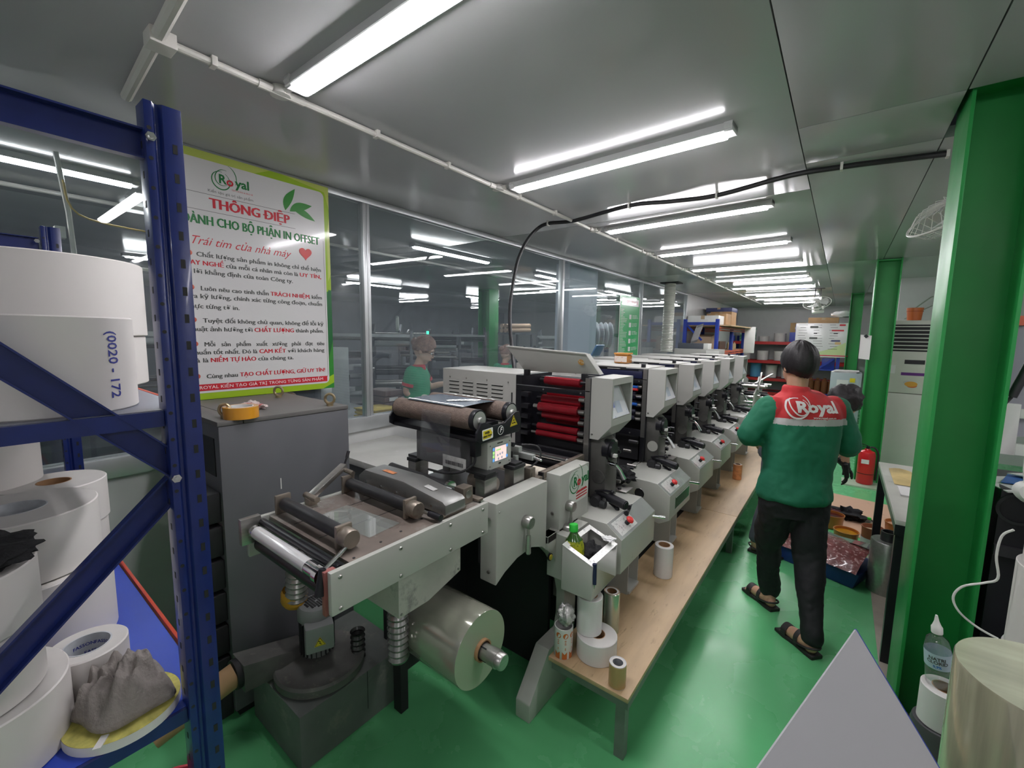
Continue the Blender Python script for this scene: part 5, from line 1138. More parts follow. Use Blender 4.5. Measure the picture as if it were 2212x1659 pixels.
for k in range(5): MB().obox((.18+.01*k, .2, 1.125+.006*k), (.16, .02*(k % 2), 0), (0, .15, 0), (0, 0, .003)).obj('paper_sheet', PAPERW, t)
# ================================================================ right side of the aisle
t = thing('air_conditioner', (.45, 7.0, 0), 'white floor-standing air conditioner with black louvres behind the columns', 'air conditioner')
ACW = M_('ac_cream', (.60, .60, .54), .4, noise=.03)
MB().box(0, .5, 0, .32, .0, 1.04).obj('lower_panel', ACW, t, bev=.008); MB().box(0, .5, 0, .32, 1.046, 1.92).obj('upper_panel', ACW, t, bev=.008)
MB().box(.03, .47, -.003, .002, 1.55, 1.87).obj('louvre_recess', BLACKM, t)
for k in range(7): MB().box(.03, .47, -.016, -.003, 1.57+.045*k, 1.582+.045*k).obj('slat', ACW, t, bev=.002)
MB().box(.16, .34, -.004, 0, 1.40, 1.45).obj('display', BLACK, t)
flat('purple_label', frame((.25, -.001, 1.28), (1, 0, 0), (0, 0, 1)), .22, .035, M_('purple_label', (.12, .02, .2), .4), t)
flat('white_note', frame((.06, -.001, 1.33), (1, 0, 0), (0, 0, 1)), .05, .1, PAPERW, t)
for (x, z, r, c) in ((.24, 1.16, .045, (.7, .35, .05)), (.25, 1.14, .035, (.6, .15, .05)), (.2, 1.18, .025, (.5, .5, .5))): MB().lathe([(0, 0), (r, 0), (r, .001), (0, .001)], n=20, sx=1.3, sy=.7).xf(frame((x, -.001-r*.03, z), (1, 0, 0), (0, 0, 1))).obj('food_sticker', M_('sticker_%d' % int(r*1000), c, .4), t)
t = thing('paint_tin', (.66, 7.12, 1.921), 'orange bucket standing on the white air conditioner', 'bucket')
MB().lathe([(0, 0), (.065, 0), (.075, .13), (.079, .13), (.079, .15), (.0, .152)], n=28).obj('tin_body', MATS['orange_can'], t); MB().lathe([(.0785, .105), (.0785, .112)], n=28).obj('rim_band', M_('dark_orange', (.4, .08, .02), .4), t)
t = thing('hanging_cable', (0, 0, 0), 'grey cable hanging from the ceiling beside the second green column', 'cable')
MB().tube(smoothp([(.47, 6.9, 2.6), (.47, 6.88, 2.2), (.46, 6.86, 1.8), (.44, 6.85, 1.5), (.40, 6.86, 1.36)], 4), .012, 8).obj('cable', M_('grey_cable', (.45, .45, .42), .5), t)
t = thing('fire_extinguisher', (.33, 6.38, .02), 'red fire extinguisher standing at the second green column', 'fire extinguisher')
MB().lathe([(0, 0), (.075, 0), (.08, .01), (.08, .34), (.07, .375), (.03, .395), (.025, .41), (0, .41)], n=32).obj('cylinder', M_('extinguisher_red', (.55, .015, .02), .3, coat=.4), t)
MB().cyl((0, 0, .41), (0, 0, .44), .015, n=12).bar((0, 0, .445), (-.08, -.03, .47), .018, .008).bar((0, 0, .43), (-.07, -.03, .435), .014, .006).obj('valve_handle', BLACK, t)
MB().tube(smoothp([(0, 0, .42), (.06, 0, .43), (.10, 0, .35), (.10, 0, .15), (.095, 0, .05)], 5), .01, 8).obj('hose', RUBBER, t)
flat('white_label', frame((-.015, -.0805, .27), (1, 0, 0), (0, 0, 1)), .07, .05, PAPERW, t)
MB().lathe([(.0805, .12), (.0812, .12), (.0812, .127), (.0805, .127)], n=32).obj('ring_band', BLACK, t)
t = thing('clipped_papers', (0, 0, 0), 'white papers clipped to the second green column', 'paper')
MB().grid(lambda u, v: (.16+.10*u, 6.53-.02*u*u, 1.74-.28*v-.01*u), 4, 4).obj('paper', PAPERW, t); MB().bar((.2, 6.52, 1.735), (.22, 6.51, 1.71), .012, .03).obj('clip', BLACK, t)
t = thing('thin_floor_board', (.30, 6.36, 0), 'pale thin board on the floor under the fire extinguisher', 'board'); MB().box(-.18, .35, -.16, .12, 0, .018).obj('board', M_('pale_green_board', (.35, .45, .33), .5), t)
# wall fans
FANW = M_('fan_white', (.62, .62, .58), .4)
def fan(loc, rot, label):
    t = thing('wall_fan', loc, label, 'fan'); t.rotation_euler = rot
    mb = MB()
    R_ = .21
    for k in range(26):
        a = 2*pi*k/26
        mb.tube([(.04*cos(a), .04*sin(a), -.07), (R_*.7*cos(a), R_*.7*sin(a), -.065), (R_*cos(a), R_*sin(a), -.01), (R_*.8*cos(a), R_*.8*sin(a), .05), (.07*cos(a), .07*sin(a), .07)], .0018, 4, cap=False)
    g = mb.obj('cage_wires', FANW, t); g['kind'] = 'stuff'
    n = 40
    MB().tube([((R_+.003)*cos(2*pi*k/n), (R_+.003)*sin(2*pi*k/n), -.01) for k in range(n+1)], .006, 6, cap=False).obj('cage_ring', FANW, t)
    for k in range(3):
        a = 2*pi*k/3
        MB().grid(lambda u, v: ((.04+.13*u)*cos(a+(v-.5)*1.3*(.7+.3*u)), (.04+.13*u)*sin(a+(v-.5)*1.3*(.7+.3*u)), -.02+.035*(v-.5)), 5, 6).obj('blade', M_('fan_blade', (.5, .52, .5), .35), t)
    MB().lathe([(0, -.03), (.04, -.025), (.045, .0), (.06, .06), (.065, .14), (.04, .18), (0, .19)], n=20).obj('motor_housing', FANW, t)
    MB().lathe([(0, -.078), (.04, -.075), (.04, -.068), (0, -.068)], n=20).obj('cage_badge', FANW, t)
    return t
f = fan((-.43, 9.7, 2.33), (radians(215), radians(-8), 0), 'white ceiling fan hanging at the far end of the aisle')
MB().box(-.09, .09, -.09, .09, .13, .16).xf(Matrix.Identity(4)).obj('mount_bracket', FANW, f)
t2 = thing('fan_mount', (-.43, 9.72, 2.6), 'grey ceiling bracket above the far ceiling fan', 'bracket'); MB().box(-.12, .1, -.05, .05, -.012, 0).box(-.05, -.035, -.02, .02, -.14, -.012).box(.035, .05, -.02, .02, -.14, -.012).obj('bracket', DARK, t2)
fan((.42, 3.25, 2.36), (radians(200), radians(-35), 0), 'white fan partly hidden behind the big green column')
# small swinging hooks on alcove wall
t = thing('wall_hook', (0, 0, 0), 'thin steel hanger on the white alcove wall above the air conditioner', 'hanger')
MB().tube([(.75, 8.72, 2.1), (.95, 8.6, 2.3), (1.15, 8.5, 2.38)], .008, 6).tube([(.7, 8.72, 2.0), (1.0, 8.6, 2.2), (1.2, 8.5, 2.38)], .006, 6).obj('hanger_wire', STEEL, t)
# white-topped bench
t = thing('white_bench', (0, 0, 0), 'bench with scuffed white top and black square legs, right of the aisle', 'table')
MB().box(.285, 1.2, 2.84, 4.15, .755, .78).obj('table_top', M_('scuffed_white_top', (.55, .54, .5), .3, noise=.12, nscale=6, spots=((.3, .3, .27), .33, 8)), t, bev=.003)
MB().box(.285, 1.2, 2.84, 2.87, .70, .755).box(.285, .315, 2.87, 4.15, .72, .755).obj('apron', BLACK, t)
for (x, y) in ((.29, 2.845), (.29, 4.10), (1.15, 2.845), (1.15, 4.1)): MB().box(x, x+.045, y, y+.045, 0, .755).obj('leg', BLACK, t)
MB().box(.5, 1.1, 2.95, 4.05, .18, .2).obj('lower_shelf', BLACKM, t)
tag(MB().grid(lambda u, v: (.33+.24*u, 3.55+.42*v, .783+.01*sin(u*7)*v), 8, 6).obj('brown_paper', M_('yellow_paper', (.5, .38, .16), .6, noise=.3)), 'yellowish printed paper on the white bench', 'paper')
tag(MB().box(.34, .56, 3.3, 3.5, .781, .79).obj('white_paper', PAPERW), 'stack of white paper on the white bench', 'paper')
# goods on the floor behind the worker
t = thing('waste_tray', (.02, 3.84, 0), 'blue tray with a see-through bag of dark red waste', 'tray'); t.rotation_euler = (0, 0, -.35)
MB().prism([(-.24, 0), (.24, 0), (.27, .11), (-.27, .11)], -.17, .17, 'y').obj('tray_body', M_('tray_blue', (.02, .05, .22), .4), t, bev=.006)
SL = M_('red_waste', (.2, .045, .045), .3, noise=.3, nscale=24, coat=.5, spots=((.7, .5, .5), .42, 48), bump=.5, bscale=60)
MB().grid(lambda u, v: (-.26+.52*u, -.20+.36*v, .06+.17*sin(pi*(.12+.62*v))*(1-.35*(u-.5)**2)+.006*NZ.noise(Vector((u*9, v*9, 2)))), 40, 24).obj('waste_bag', SL, t)
MB().grid(lambda u, v: (-.25+.5*u, .04+.17*v, .225-.03*v+.008*sin(u*9)), 14, 5).obj('bag_top', M_('bag_film', (.3, .3, .32), .2, metal=.2, coat=.8, noise=.2), t)
t = thing('steel_cylinder', (.35, 3.70, 0), 'galvanised steel cylinder with collar neck on the floor by the bench', 'cylinder')
GAL = M_('galvanised', (.45, .47, .44), .3, metal=.8, noise=.12, nscale=60)
MB().lathe([(0, 0), (.09, 0), (.092, .004), (.092, .35), (.088, .356), (.045, .357)], n=40).obj('drum', GAL, t); MB().ring((0, 0, .357), .045, .036, .06, n=32).obj('collar', DARK, t); MB().lathe([(0.046, .357), (.091, .352)], n=40).obj('end_plate', STEEL, t)
t = thing('cardboard_mat', (0, 0, 0), 'stained cardboard sheet spread on the green floor', 'cardboard'); MB().prism([(-.15, 4.72), (.55, 4.5), (.62, 5.7), (.02, 5.78)], .001, .006, 'z').obj('sheet', M_('stained_card', (.5, .32, .22), .7, spots=((.2, .08, .06), .35, 5)), t)
def pot(loc, r, h, m, fill, label, name='ink_bucket', lab=False, hh=None):
    t = thing(name, loc, label, 'bucket')
    MB().lathe([(0, 0), (r*.9, 0), (r, h), (r*1.04, h), (r*1.04, h+.006), (r*.97, h+.006), (r*.88, .01)], n=28).obj('bucket_body', m, t); MB().lathe([(0, h*.86), (r*.96, h*.86)], n=28).obj('ink_fill', fill, t)
    if lab: MB().lathe([(r*.97, h*.25), (r*1.01, h*.6)], n=28).obj('wrap_label', PAPERW, t)
    return t
OC = M_('amber_tub', (.42, .14, .03), .3, coat=.4)
pot((.15, 4.42, 0), .085, .10, OC, M_('yellow_ink', (.45, .2, .01), .2, coat=.5, noise=.3), 'amber tub of yellow ink on the floor behind the blue tray')
pot((.05, 4.72, .007), .09, .11, OC, M_('maroon_ink', (.05, .005, .01), .25, coat=.5), 'amber tub of dark maroon ink beside the yellow one')
pot((.31, 4.35, 0), .07, .2, M_('brown_tin', (.3, .1, .05), .4), M_('pale_ink', (.6, .5, .35), .3), 'brown tin with a torn white label near the bench leg', lab=True)
pot((.50, 4.75, .007), .09, .14, OC, M_('pale_ink2', (.5, .3, .2), .3), 'lidless amber pail behind the bench leg on the cardboard')
crumple('black_rag', (.18, 5.02, .05), .10, CLOTHB, 'black greasy rag heap on the cardboard sheet', 'cloth', 9, (1.5, .9, .6), .6); crumple('maroon_rag', (.02, 4.98, .045), .08, M_('maroon_cloth', (.06, .012, .02), .9), 'dark maroon rag on the cardboard sheet by the maroon tub', 'cloth', 11, (1.2, .9, .5), .6)
CLEAR = thin_glass('clear_plastic', (.93, .96, .95), 1.5, .05, (.7, .75, .75), extra=.06)
def clear_bottle(loc, sc, label, cap, lab=None, tilt=(0, 0, 0), nozzle=False):
    t = thing('clear_bottle', loc, label, 'bottle'); t.rotation_euler = tilt; s = sc
    MB().lathe([(0, 0), (.028*s, 0), (.032*s, .006*s), (.032*s, .05*s), (.030*s, .055*s), (.032*s, .06*s), (.032*s, .12*s), (.026*s, .15*s), (.012*s, .165*s), (.012*s, .175*s)], n=28).obj('bottle_body', CLEAR, t)
    if nozzle: MB().lathe([(.0, .23*s), (.003*s, .229*s), (.006*s, .21*s), (.011*s, .195*s), (.014*s, .19*s), (.014*s, .172*s), (.0, .172*s)], n=18).obj('nozzle_cap', cap, t)
    else: MB().lathe([(0, .19*s), (.014*s, .19*s), (.014*s, .173*s), (0, .173*s)], n=18).obj('cap', cap, t)
    if lab:
        MB().lathe([(.0325*s, .065*s), (.0328*s, .067*s), (.0325*s, .115*s)], n=28).obj('wrap_label', lab, t)
        for (tx, z, hh_, c) in (('NATRI', .10, .011, TXT), ('CLORID', .088, .011, TXT), ('0,9%', .075, .008, M_('label_blue_text', (.02, .15, .5), .4))):
            tm = text_mesh(tx, hh_*s*1.3, Matrix.Identity(4), off=.0004, depth=0); a0 = math.atan2(-loc[1], -loc[0])
            tm.v = [Vector((.0331*s*cos(a0+p.x/(.033*s)), .0331*s*sin(a0+p.x/(.033*s)), z*s+p.y)) for p in tm.v]; tm.obj('label_text', c, t, smooth=False)
    return t
clear_bottle((.30, 4.62, .007), .95, 'clear bottle with green cap among the ink tubs', MATS['green_cap'])
# nearest right corner
t = thing('low_crate', (0, 0, 0), 'dark low crate carrying rolls at the near right corner', 'crate'); MB().box(.465, 1.35, 1.20, 2.3, .0, .42).box(.30,.465,1.22,1.66,.38,.42).obj('crate_body', M_('dark_crate', (.06, .06, .065), .5), t, bev=.01)
t = thing('grey_bin', (.36, 1.90, 0), 'small dark grey bin under the small white roll at the near right', 'bin'); MB().lathe([(0, 0), (.062, 0), (.074, .40), (.07, .42), (0, .42)], n=28).obj('bin_body', M_('bin_grey', (.07, .07, .075), .5), t)
paper_roll((.36, 1.90), .060, .421, .55, 'small white roll at the near right corner carrying the saline bottle', .03, PAPERW, None, 'rolls at the near right corner')
clear_bottle((.345, 1.905, .552), 1.05, 'clear saline bottle with white nozzle and blue label on a small roll', WHITE, M_('saline_label', (.5, .62, .72), .35, noise=.1), (radians(3), radians(-7), 0), True)
FR = M_('clear_roll_film', (.42, .40, .28), .1, metal=.2, coat=1, noise=.5, nscale=2.2, streak=(7, 7, .4), spots=((.72, .72, .62), .3, 2.0))  # pale upright streaks in the colour stand in for highlights on the film
t = thing('clear_film_roll', (.455, 1.475, .43), 'huge clear film roll standing upright at the near right corner', 'film roll', 'rolls at the near right corner')
MB().lathe([(.165, 0), (.168, .004), (.168, .466), (.166, .47)], n=72).obj('film', FR, t); MB().lathe([(.166, .47), (.04, .469)], n=72).obj('film_end', M_('film_end_face', (.36, .38, .27), .16, coat=.8, noise=.2, nscale=3, streak=(1, 7, 1)), t); MB().ring((0, 0, .0), .042, .038, .472, n=32).obj('paper_core', KRAFT, t)
paper_roll((.635, 1.98), .15, .421, .72, 'white wrapped roll at the bottom of the right hand stack', .04, M_('wrapped_paper', (.66, .65, .66), .35, noise=.05, coat=.4), None, 'rolls at the near right corner')
paper_roll((.64, 1.98), .15, .721, 1.0, 'white roll in the middle of the right hand stack', .04, None, None, 'rolls at the near right corner')
paper_roll((.65, 1.98), .148, 1.001, 1.2, 'white roll topmost of the right hand stack', .04, None, None, 'rolls at the near right corner')
t = thing('white_cable', (0, 0, 0), 'thin white cable looping out in front of the big green column', 'cable')
MB().tube(smoothp([(.47, 1.97, 1.10), (.45, 1.98, 1.07), (.445, 1.98, 1.0), (.455, 1.98, .93), (.43, 1.99, .90), (.385, 2.0, .865), (.367, 2.0, .82), (.385, 2.0, .775), (.43, 2.0, .74), (.475, 1.98, .73)], 5), .0035, 8).obj('cable', WHITE, t)
t = thing('shrink_machine', (0, 0, 0), 'black machine with papers on it behind the big green column', 'machine')
MB().box(.53, 1.4, 2.42, 2.80, .3, 1.12).obj('machine_body', BLACK, t, bev=.01); MB().lathe([(.05, 0), (.06, 0), (.06, .01), (.05, .01)], n=24, closed=True).xf(frame((.58, 2.418, 1.05), (1, 0, 0), (0, 0, 1))).obj('dial_ring', DARK, t)
MB().box(.53, 1.35, 2.4, 2.42, .86, .9).obj('rail', DARK, t); MB().box(.55, .6, 2.45, 2.5, 0, .3).box(1.3, 1.35, 2.45, 2.5, 0, .3).obj('leg', BLACK, t)
for k, (x, y, a) in enumerate(((.6, 2.5, .2), (.66, 2.55, -.4), (.7, 2.6, .6))): tag(MB().obox((0, 0, 0), (.09, 0, .01), (0, .1, .0), (0, 0, .002)).obj('loose_paper', PAPERW if k != 1 else M_('blue_folder', (.05, .15, .45), .4)), ['white loose paper on the black machine, nearest the column', 'blue folder on the black machine', 'white paper pile on the black machine, farther right'][k], 'paper'); 
for k, n_ in enumerate(('loose_paper', 'loose_paper.001', 'loose_paper.002')):
    o = bpy.data.objects[n_]; o.location = (.60+.06*k, 2.52+.05*k, 1.125+.012*k); o.rotation_euler = (0, 0, .3-.6*k)
t = thing('sealer', (.62, 2.36, 1.13), 'white hand device with two dark windows hanging beside the green column', 'device')
MB().lathe([(0, -.02), (.045, -.017), (.055, 0), (.045, .017), (0, .02)], n=24, sx=1.5, sy=.9).xf(frame((0, -.0, 0), (1, .1, -.3), (.3, 0, 1))).obj('device_body', WHITE, t)
for x in (.0, .05): MB().obox((x, -.025, .002-x*.2), (.013, 0, -.002), (0, .003, .0), (.003, 0, .026)).obj('dark_window', BLACK, t)
MB().tube([(-.05, -.01, .03), (-.06, -.02, .09), (-.062, -.02, .17)], .003, 6).obj('strap', WHITE, t)
t = thing('grey_monitor_stand', (0, 0, 0), 'white framed grey panel behind the big green column', 'panel')
MB().box(.55, 1.2, 2.75, 2.79, 1.28, 1.75).obj('panel', M_('panel_lilac', (.3, .3, .34), .4), t); MB().box(.53, .62, 2.73, 2.75, 1.2, 1.42).box(.62, 1.2, 2.73, 2.75, 1.36, 1.4).box(.62, 1.2, 2.73, 2.75, 1.2, 1.25).obj('white_frame', WHITE, t, bev=.002); MB().box(.55, .58, 2.76, 2.79, 1.12, 1.28).obj('stand', DARK, t)
MB().box(.53, .60, 2.73, 2.79, 1.75, 1.79).obj('orange_edge', MATS['beam_orange'], t)
MB().cyl((.60, 2.6, 1.62), (.56, 2.6, 1.46), .016, n=12).cyl((.56, 2.6, 1.46), (.53, 2.6, 1.4), .006, n=8).obj('probe', DARK, t)
# board corner in the foreground
t = thing('white_board_corner', (0, 0, 0), 'white sheet board with blue edge, its corner pointing into the aisle', 'board')
P0 = Vector((.08, 1.25, 1.0)); e1 = (Vector((-.05, .75, .99))-P0).normalized(); e2 = (Vector((.24, 1.21, .77))-P0); e2 = (e2-e1*e2.dot(e1)).normalized(); nn = e1.cross(e2).normalized(); nn = nn if nn.z > 0 else -nn
q = [P0, P0+e1*.85, P0+e1*.85+e2*.7, P0+e2*.7]
mb = MB(); mb.add(q+[p-nn*.004 for p in q], [(0, 1, 2, 3), (4, 7, 6, 5), (0, 4, 5, 1), (1, 5, 6, 2), (2, 6, 7, 3), (3, 7, 4, 0)]); mb.obj('board', M_('matt_white_board', (.42, .42, .44), .5), t)
MB().bar(P0+e2*-.0005+e1*-.001-nn*.002, P0+e2*.7+e1*-.001-nn*.002, .002, .0055, nn).obj('blue_edge', M_('blue_edge', (.02, .05, .4), .4), t)
c_ = P0+e1*.45+e2*.35; MB().cyl((c_.x, c_.y, 0), (c_.x, c_.y, c_.z-.01), .02, n=12).obj('stand_post', DARK, t); MB().cyl((c_.x, c_.y, 0), (c_.x, c_.y, .02), .14, n=24).obj('stand_base', DARK, t)
crumple('mesh_sack', (.37, 2.2, .1), .12, M_('maroon_net', (.2, .02, .04), .8), 'maroon mesh sack at the foot of the big green column', 'sack', 12, (.8, .8, .9), .4)
# ================================================================ the room behind the glass
GM = M_('far_machine_grey', (.09, .10, .11), .45, noise=.2); GW = M_('far_machine_pale', (.36, .38, .38), .4, noise=.1); GD = M_('far_machine_dark', (.025, .03, .036), .45, noise=.4)
def slitter(loc, rz, label, seed):
    t = thing('label_machine', loc, label, 'machine'); t.rotation_euler = (0, 0, rz); rr = random.Random(seed)
    MB().box(-.9, .9, -.3, .3, .0, .75).obj('machine_base', GD, t, bev=.01)
    for x in (-.85, -.3, .3, .8):
        MB().prism([(-.25, .75), (.25, .75), (.25, 1.5), (.1, 1.75+.1*rr.random()), (-.15, 1.7), (-.25, 1.3)], x, x+.04, 'x').obj('side_plate', GD if rr.random() < .7 else GM, t, bev=.003)
    for k in range(16):
        x = rr.choice([-.85, -.3, .3]); z = .85+rr.random()*.8; y = -.25+rr.random()*.3
        MB().cyl((x, y, z), (x+.55, y, z), .02+.03*rr.random(), n=12).obj('roller', rr.choice([GD, STEEL, BLACK, GW]), t)
    for k in range(7):
        x = -.8+1.5*rr.random(); z = .8+.7*rr.random(); s = .04+.06*rr.random()
        MB().box(x, x+s*1.6, -.36, -.3, z, z+s).obj('control_panel', rr.choice([GW, GM, GW, BLACK]), t, bev=.003)
    MB().box(-.8, .8, -.28, -.22, 1.62, 1.66).obj('top_rail', GW, t)
    MB().cyl((.1+.5*rr.random(), -.31, 1.9), (.1+.5*rr.random(), -.31, 1.9+.001), .03, n=10) if 0 else None
    MB().cyl((-.3, -.2, 1.66), (-.3, -.2, 1.72), .025, n=12).obj('signal_lamp', M_('green_signal', (.05, .6, .35), .3, emit=1.2), t)
    return t
slitter((-5.3, 3.3, 0), .9, 'dark label machine behind the woman, nearest one in the far room', 1)
slitter((-6.3, 6.0, 0), .8, 'dark label machine left of the green pillar in the far room', 2)
slitter((-8.2, 3.4, 0), .9, 'dark label machine deepest in the far room behind the fan disc', 3)
slitter((-8.3, 7.8, 0), .7, 'dark label machine in the far room right of the green pillar', 4)
slitter((-5.2, 9.2, 0), .3, 'dark label machine seen under the green chart', 5)
slitter((-4.9, .6, 0), 1.3, 'dark label machine behind the blue rack through the glass', 6)
t = thing('round_fan_disc', (-5.6, 4.35, 1.82), 'round pale disc fan standing high in the far room', 'fan')
Mx = Matrix.Rotation(-.65, 4, 'Z') @ Matrix.Rotation(pi/2, 4, 'X')
MB().lathe([(0, -.02), (.10, -.018), (.125, 0), (.12, .03), (0, .035)], n=32).xf(Mx).obj('disc', M_('fan_disc', (.55, .6, .55), .4), t); MB().cyl((0, .02, -1.82), (0, .02, -.1), .015, n=8).obj('pole', GM, t)
t = thing('steel_flywheel', (-3.62, 2.42, 1.07), 'large pale steel wheel behind the first mullion', 'wheel')
MB().lathe([(0, 0), (.05, -.01), (.055, -.03), (.06, 0), (.17, 0), (.19, -.012), (.2, 0), (.19, .02), (0, .02)], n=40).xf(Mx).obj('wheel_disc', M_('wheel_steel', (.5, .48, .44), .3, metal=.6), t); MB().box(-.05, .05, .02, .2, -1.07, 0).obj('wheel_stand', GM, t); MB().bar((.02, -.03, .05), (.16, -.02, .28), .03, .012).obj('lever_plate', STEEL, t)
t = thing('grey_tower_machine', (-4.2, 2.45, 0), 'pale grey upright machine beside the poster edge behind glass', 'machine')
MB().box(-.12, .1, -.1, .1, .85, 1.52).obj('tower', GW, t, bev=.01); MB().box(-.4, .5, -.3, .35, .80, .86).obj('work_table', GW, t, bev=.004); MB().box(-.4, .45, -.28, .3, 0, .80).obj('base_cabinet', GM, t); MB().box(-.1, .14, -.14, -.1, 1.18, 1.22).obj('lamp_shade', GW, t)
MB().box(-.09, .12, -.16, -.13, 1.16, 1.18).obj('work_lamp', M_('work_lamp_glow', (1, 1, 1), .4, emit=4), t)
for k in range(3): MB().box(.12, .5, -.302, -.29, .45+.12*k, .52+.12*k).obj('drawer_rail', GW, t)
t = thing('bent_pipe', (0, 0, 0), 'grey bent hose pipe arching beside the mullion behind glass', 'pipe'); MB().tube(smoothp([(-4.25, 2.87, .0), (-4.25, 2.87, 1.1), (-4.22, 2.9, 1.32), (-4.12, 2.96, 1.42), (-4.0, 3.0, 1.42)], 5), .03, 10).obj('pipe', GM, t)
t = thing('packing_table', (0, 0, 0), 'pale table with yellow paper stack behind the glass', 'table'); MB().box(-3.42, -2.78, 1.93, 2.385, .945, .985).obj('table_top', GW, t, bev=.004)
for (x, y) in ((-3.38, 1.97), (-2.82, 1.97), (-3.38, 2.36), (-2.82, 2.36)): MB().box(x-.02, x+.02, y-.02, y+.02, 0, .945).obj('leg', GM, t)
YP = M_('yellow_paper_stack', (.62, .47, .12), .6, noise=.2, nscale=20)
for k in range(9): tag(MB().obox((-2.98+.01*(k % 3), 2.08+.008*(k % 2), .992+.010*k), (.12, .015*(k % 3-1), 0), (0, .12, 0), (0, 0, .0045)).obj('yellow_paper', YP, bev=.001), ['lowest', 'second', 'third', 'fourth', 'fifth', 'sixth', 'seventh', 'eighth', 'topmost'][k]+' yellow paper pad of the stack on the packing table', 'paper', 'yellow pads on the packing table')
BRB = M_('maroon_case', (.14, .09, .085), .5)
for k in range(4):
    t = thing('flat_case', (-3.17+.01*k, 2.29, .986+.052*k), ['lowest', 'second', 'third', 'topmost'][k]+' of the brown flat cases stacked on the packing table', 'case', 'brown cases on the packing table'); MB().box(-.13, .13, -.09, .09, 0, .047).obj('case_body', BRB, t, bev=.006)
    if k == 2: flat('case_label', frame((.131, 0, .024), (0, 1, 0), (0, 0, 1)), .09, .03, PAPERW, t)
t = thing('reel_stack', (-3.25, 6.35, 1.69), 'row of five pale cable reel discs on a shaft behind glass', 'reel')
for k in range(5): MB().lathe([(0, 0), (.05, -.006), (.06, .004), (.2, .004), (.21, .012), (.2, .02), (0, .024)], n=40).xf(Matrix.Translation((.055*k, .05*k, 0)) @ Vector((0, 0, 1)).rotation_difference(Vector((.74, .67, 0))).to_matrix().to_4x4()).obj('reel_disc', M_('reel_pale', (.6, .63, .68), .4), t)
MB().cyl((-.05, -.05, 0), (.33, .3, 0), .03, n=14).obj('reel_shaft', WHITE, t); MB().box(-.1, -.04, -.04, .04, -1.69, 0).obj('reel_stand', GM, t)
t = thing('duct_bundle', (-5.6, 7.3, 0), 'dark shelving frame under the green pillar in the far room', 'shelf')
for z in (.5, 1.0, 1.4): MB().box(-.5, .5, -.2, .2, z, z+.03).obj('shelf_board', GM, t)
for (x, y) in ((-.48, -.18), (.48, -.18), (-.48, .18), (.48, .18)): MB().box(x-.02, x+.02, y-.02, y+.02, 0, 1.45).obj('post', GM, t)
for k in range(6):
    tag(MB().cyl((0, 0, 0), (0, .7, .02), .045, n=14).obj('kraft_tube', M_('kraft_tube', (.5, .35, .24), .6)), ['left', 'middle', 'right'][k % 3]+' cardboard tube in the '+('upper' if k > 2 else 'lower')+' row on the high shelf by the far pillar', 'tube', 'cardboard tubes in the far room').location = (-5.55+.1*(k % 3), 6.9, 1.76+.09*(k//3))
t = thing('high_tube_shelf', (-5.45, 7.2, 0), 'high shelf holding cardboard tubes in the far room', 'shelf'); MB().box(-.2, .25, -.3, .4, 1.68, 1.71).obj('shelf_board', GM, t); MB().box(-.18, -.14, .3, .34, 0, 1.68).box(.2, .24, .3, .34, 0, 1.68).obj('post', GM, t)
# far-room conduit and dark upper hangings
t = thing('ceiling_conduit', (0, 0, 0), 'white conduit crossing the ceiling of the far room', 'conduit'); MB().tube([(-4.3, .2, 2.58), (-4.3, 12, 2.58)], .015, 8).tube([(-4.3, 3.9, 2.58), (-9, 3.9, 2.58)], .015, 8).obj('pipe', PVC, t)
t = thing('corner_wiring', (0, 0, 0), 'white conduit with a junction box and yellow wire behind the rack', 'conduit')
MB().tube([(-3.3, .42, 2.58), (-3.4, .46, 2.3), (-3.42, .47, 2.05)], .012, 8).tube([(-3.42, .47, 2.05), (-3.5, 1.6, 2.02)], .01, 8).obj('pipe', PVC, t); MB().box(-3.44, -3.38, .40, .44, 2.16, 2.22).obj('junction_box', PVC, t)
MB().tube(smoothp([(-3.32, .44, 2.45), (-3.4, .5, 2.3), (-3.5, .8, 2.28), (-3.6, 1.2, 2.3)], 5), .005, 6).obj('yellow_wire', M_('yellow_wire', (.6, .4, .05), .5), t)
# ================================================================ people
def remesh(mb, name, m, parent, vox=.008, amp=0, freq=9, smooth=4, seed=0, matfn=None, mats=None):
    me = bpy.data.meshes.new(name); me.from_pydata([tuple(p) for p in mb.v], [], mb.f)
    o = bpy.data.objects.new(name, me)
    for mm in (mats or [m]): me.materials.append(mm)
    b = bmesh.new(); b.from_mesh(me); bmesh.ops.recalc_face_normals(b, faces=b.faces); b.to_mesh(me); b.free()
    r = o.modifiers.new('r', 'REMESH'); r.mode = 'VOXEL'; r.voxel_size = vox
    s = o.modifiers.new('s', 'SMOOTH'); s.iterations = smooth; s.factor = .5
    bake_mods(o); me = o.data; COL.objects.link(o)
    for mm in (mats or [m]):
        if mm.name not in [x.name for x in me.materials if x]: me.materials.append(mm)
    if amp:
        nr = [v.normal.copy() for v in me.vertices]
        for v, vn in zip(me.vertices, nr):
            n = NZ.noise(Vector((v.co.x, v.co.y, v.co.z*.7))*freq+Vector((seed, 0, 0)))+.5*abs(NZ.noise(v.co*freq*2.3+Vector((0, seed, 0))))
            v.co += vn*n*amp
    if matfn:
        me.polygons.foreach_set('material_index', [matfn(p.center) for p in me.polygons])
    me.polygons.foreach_set('use_smooth', [True]*len(me.polygons)); me.update()
    if parent is not None: o.parent = parent
    return o
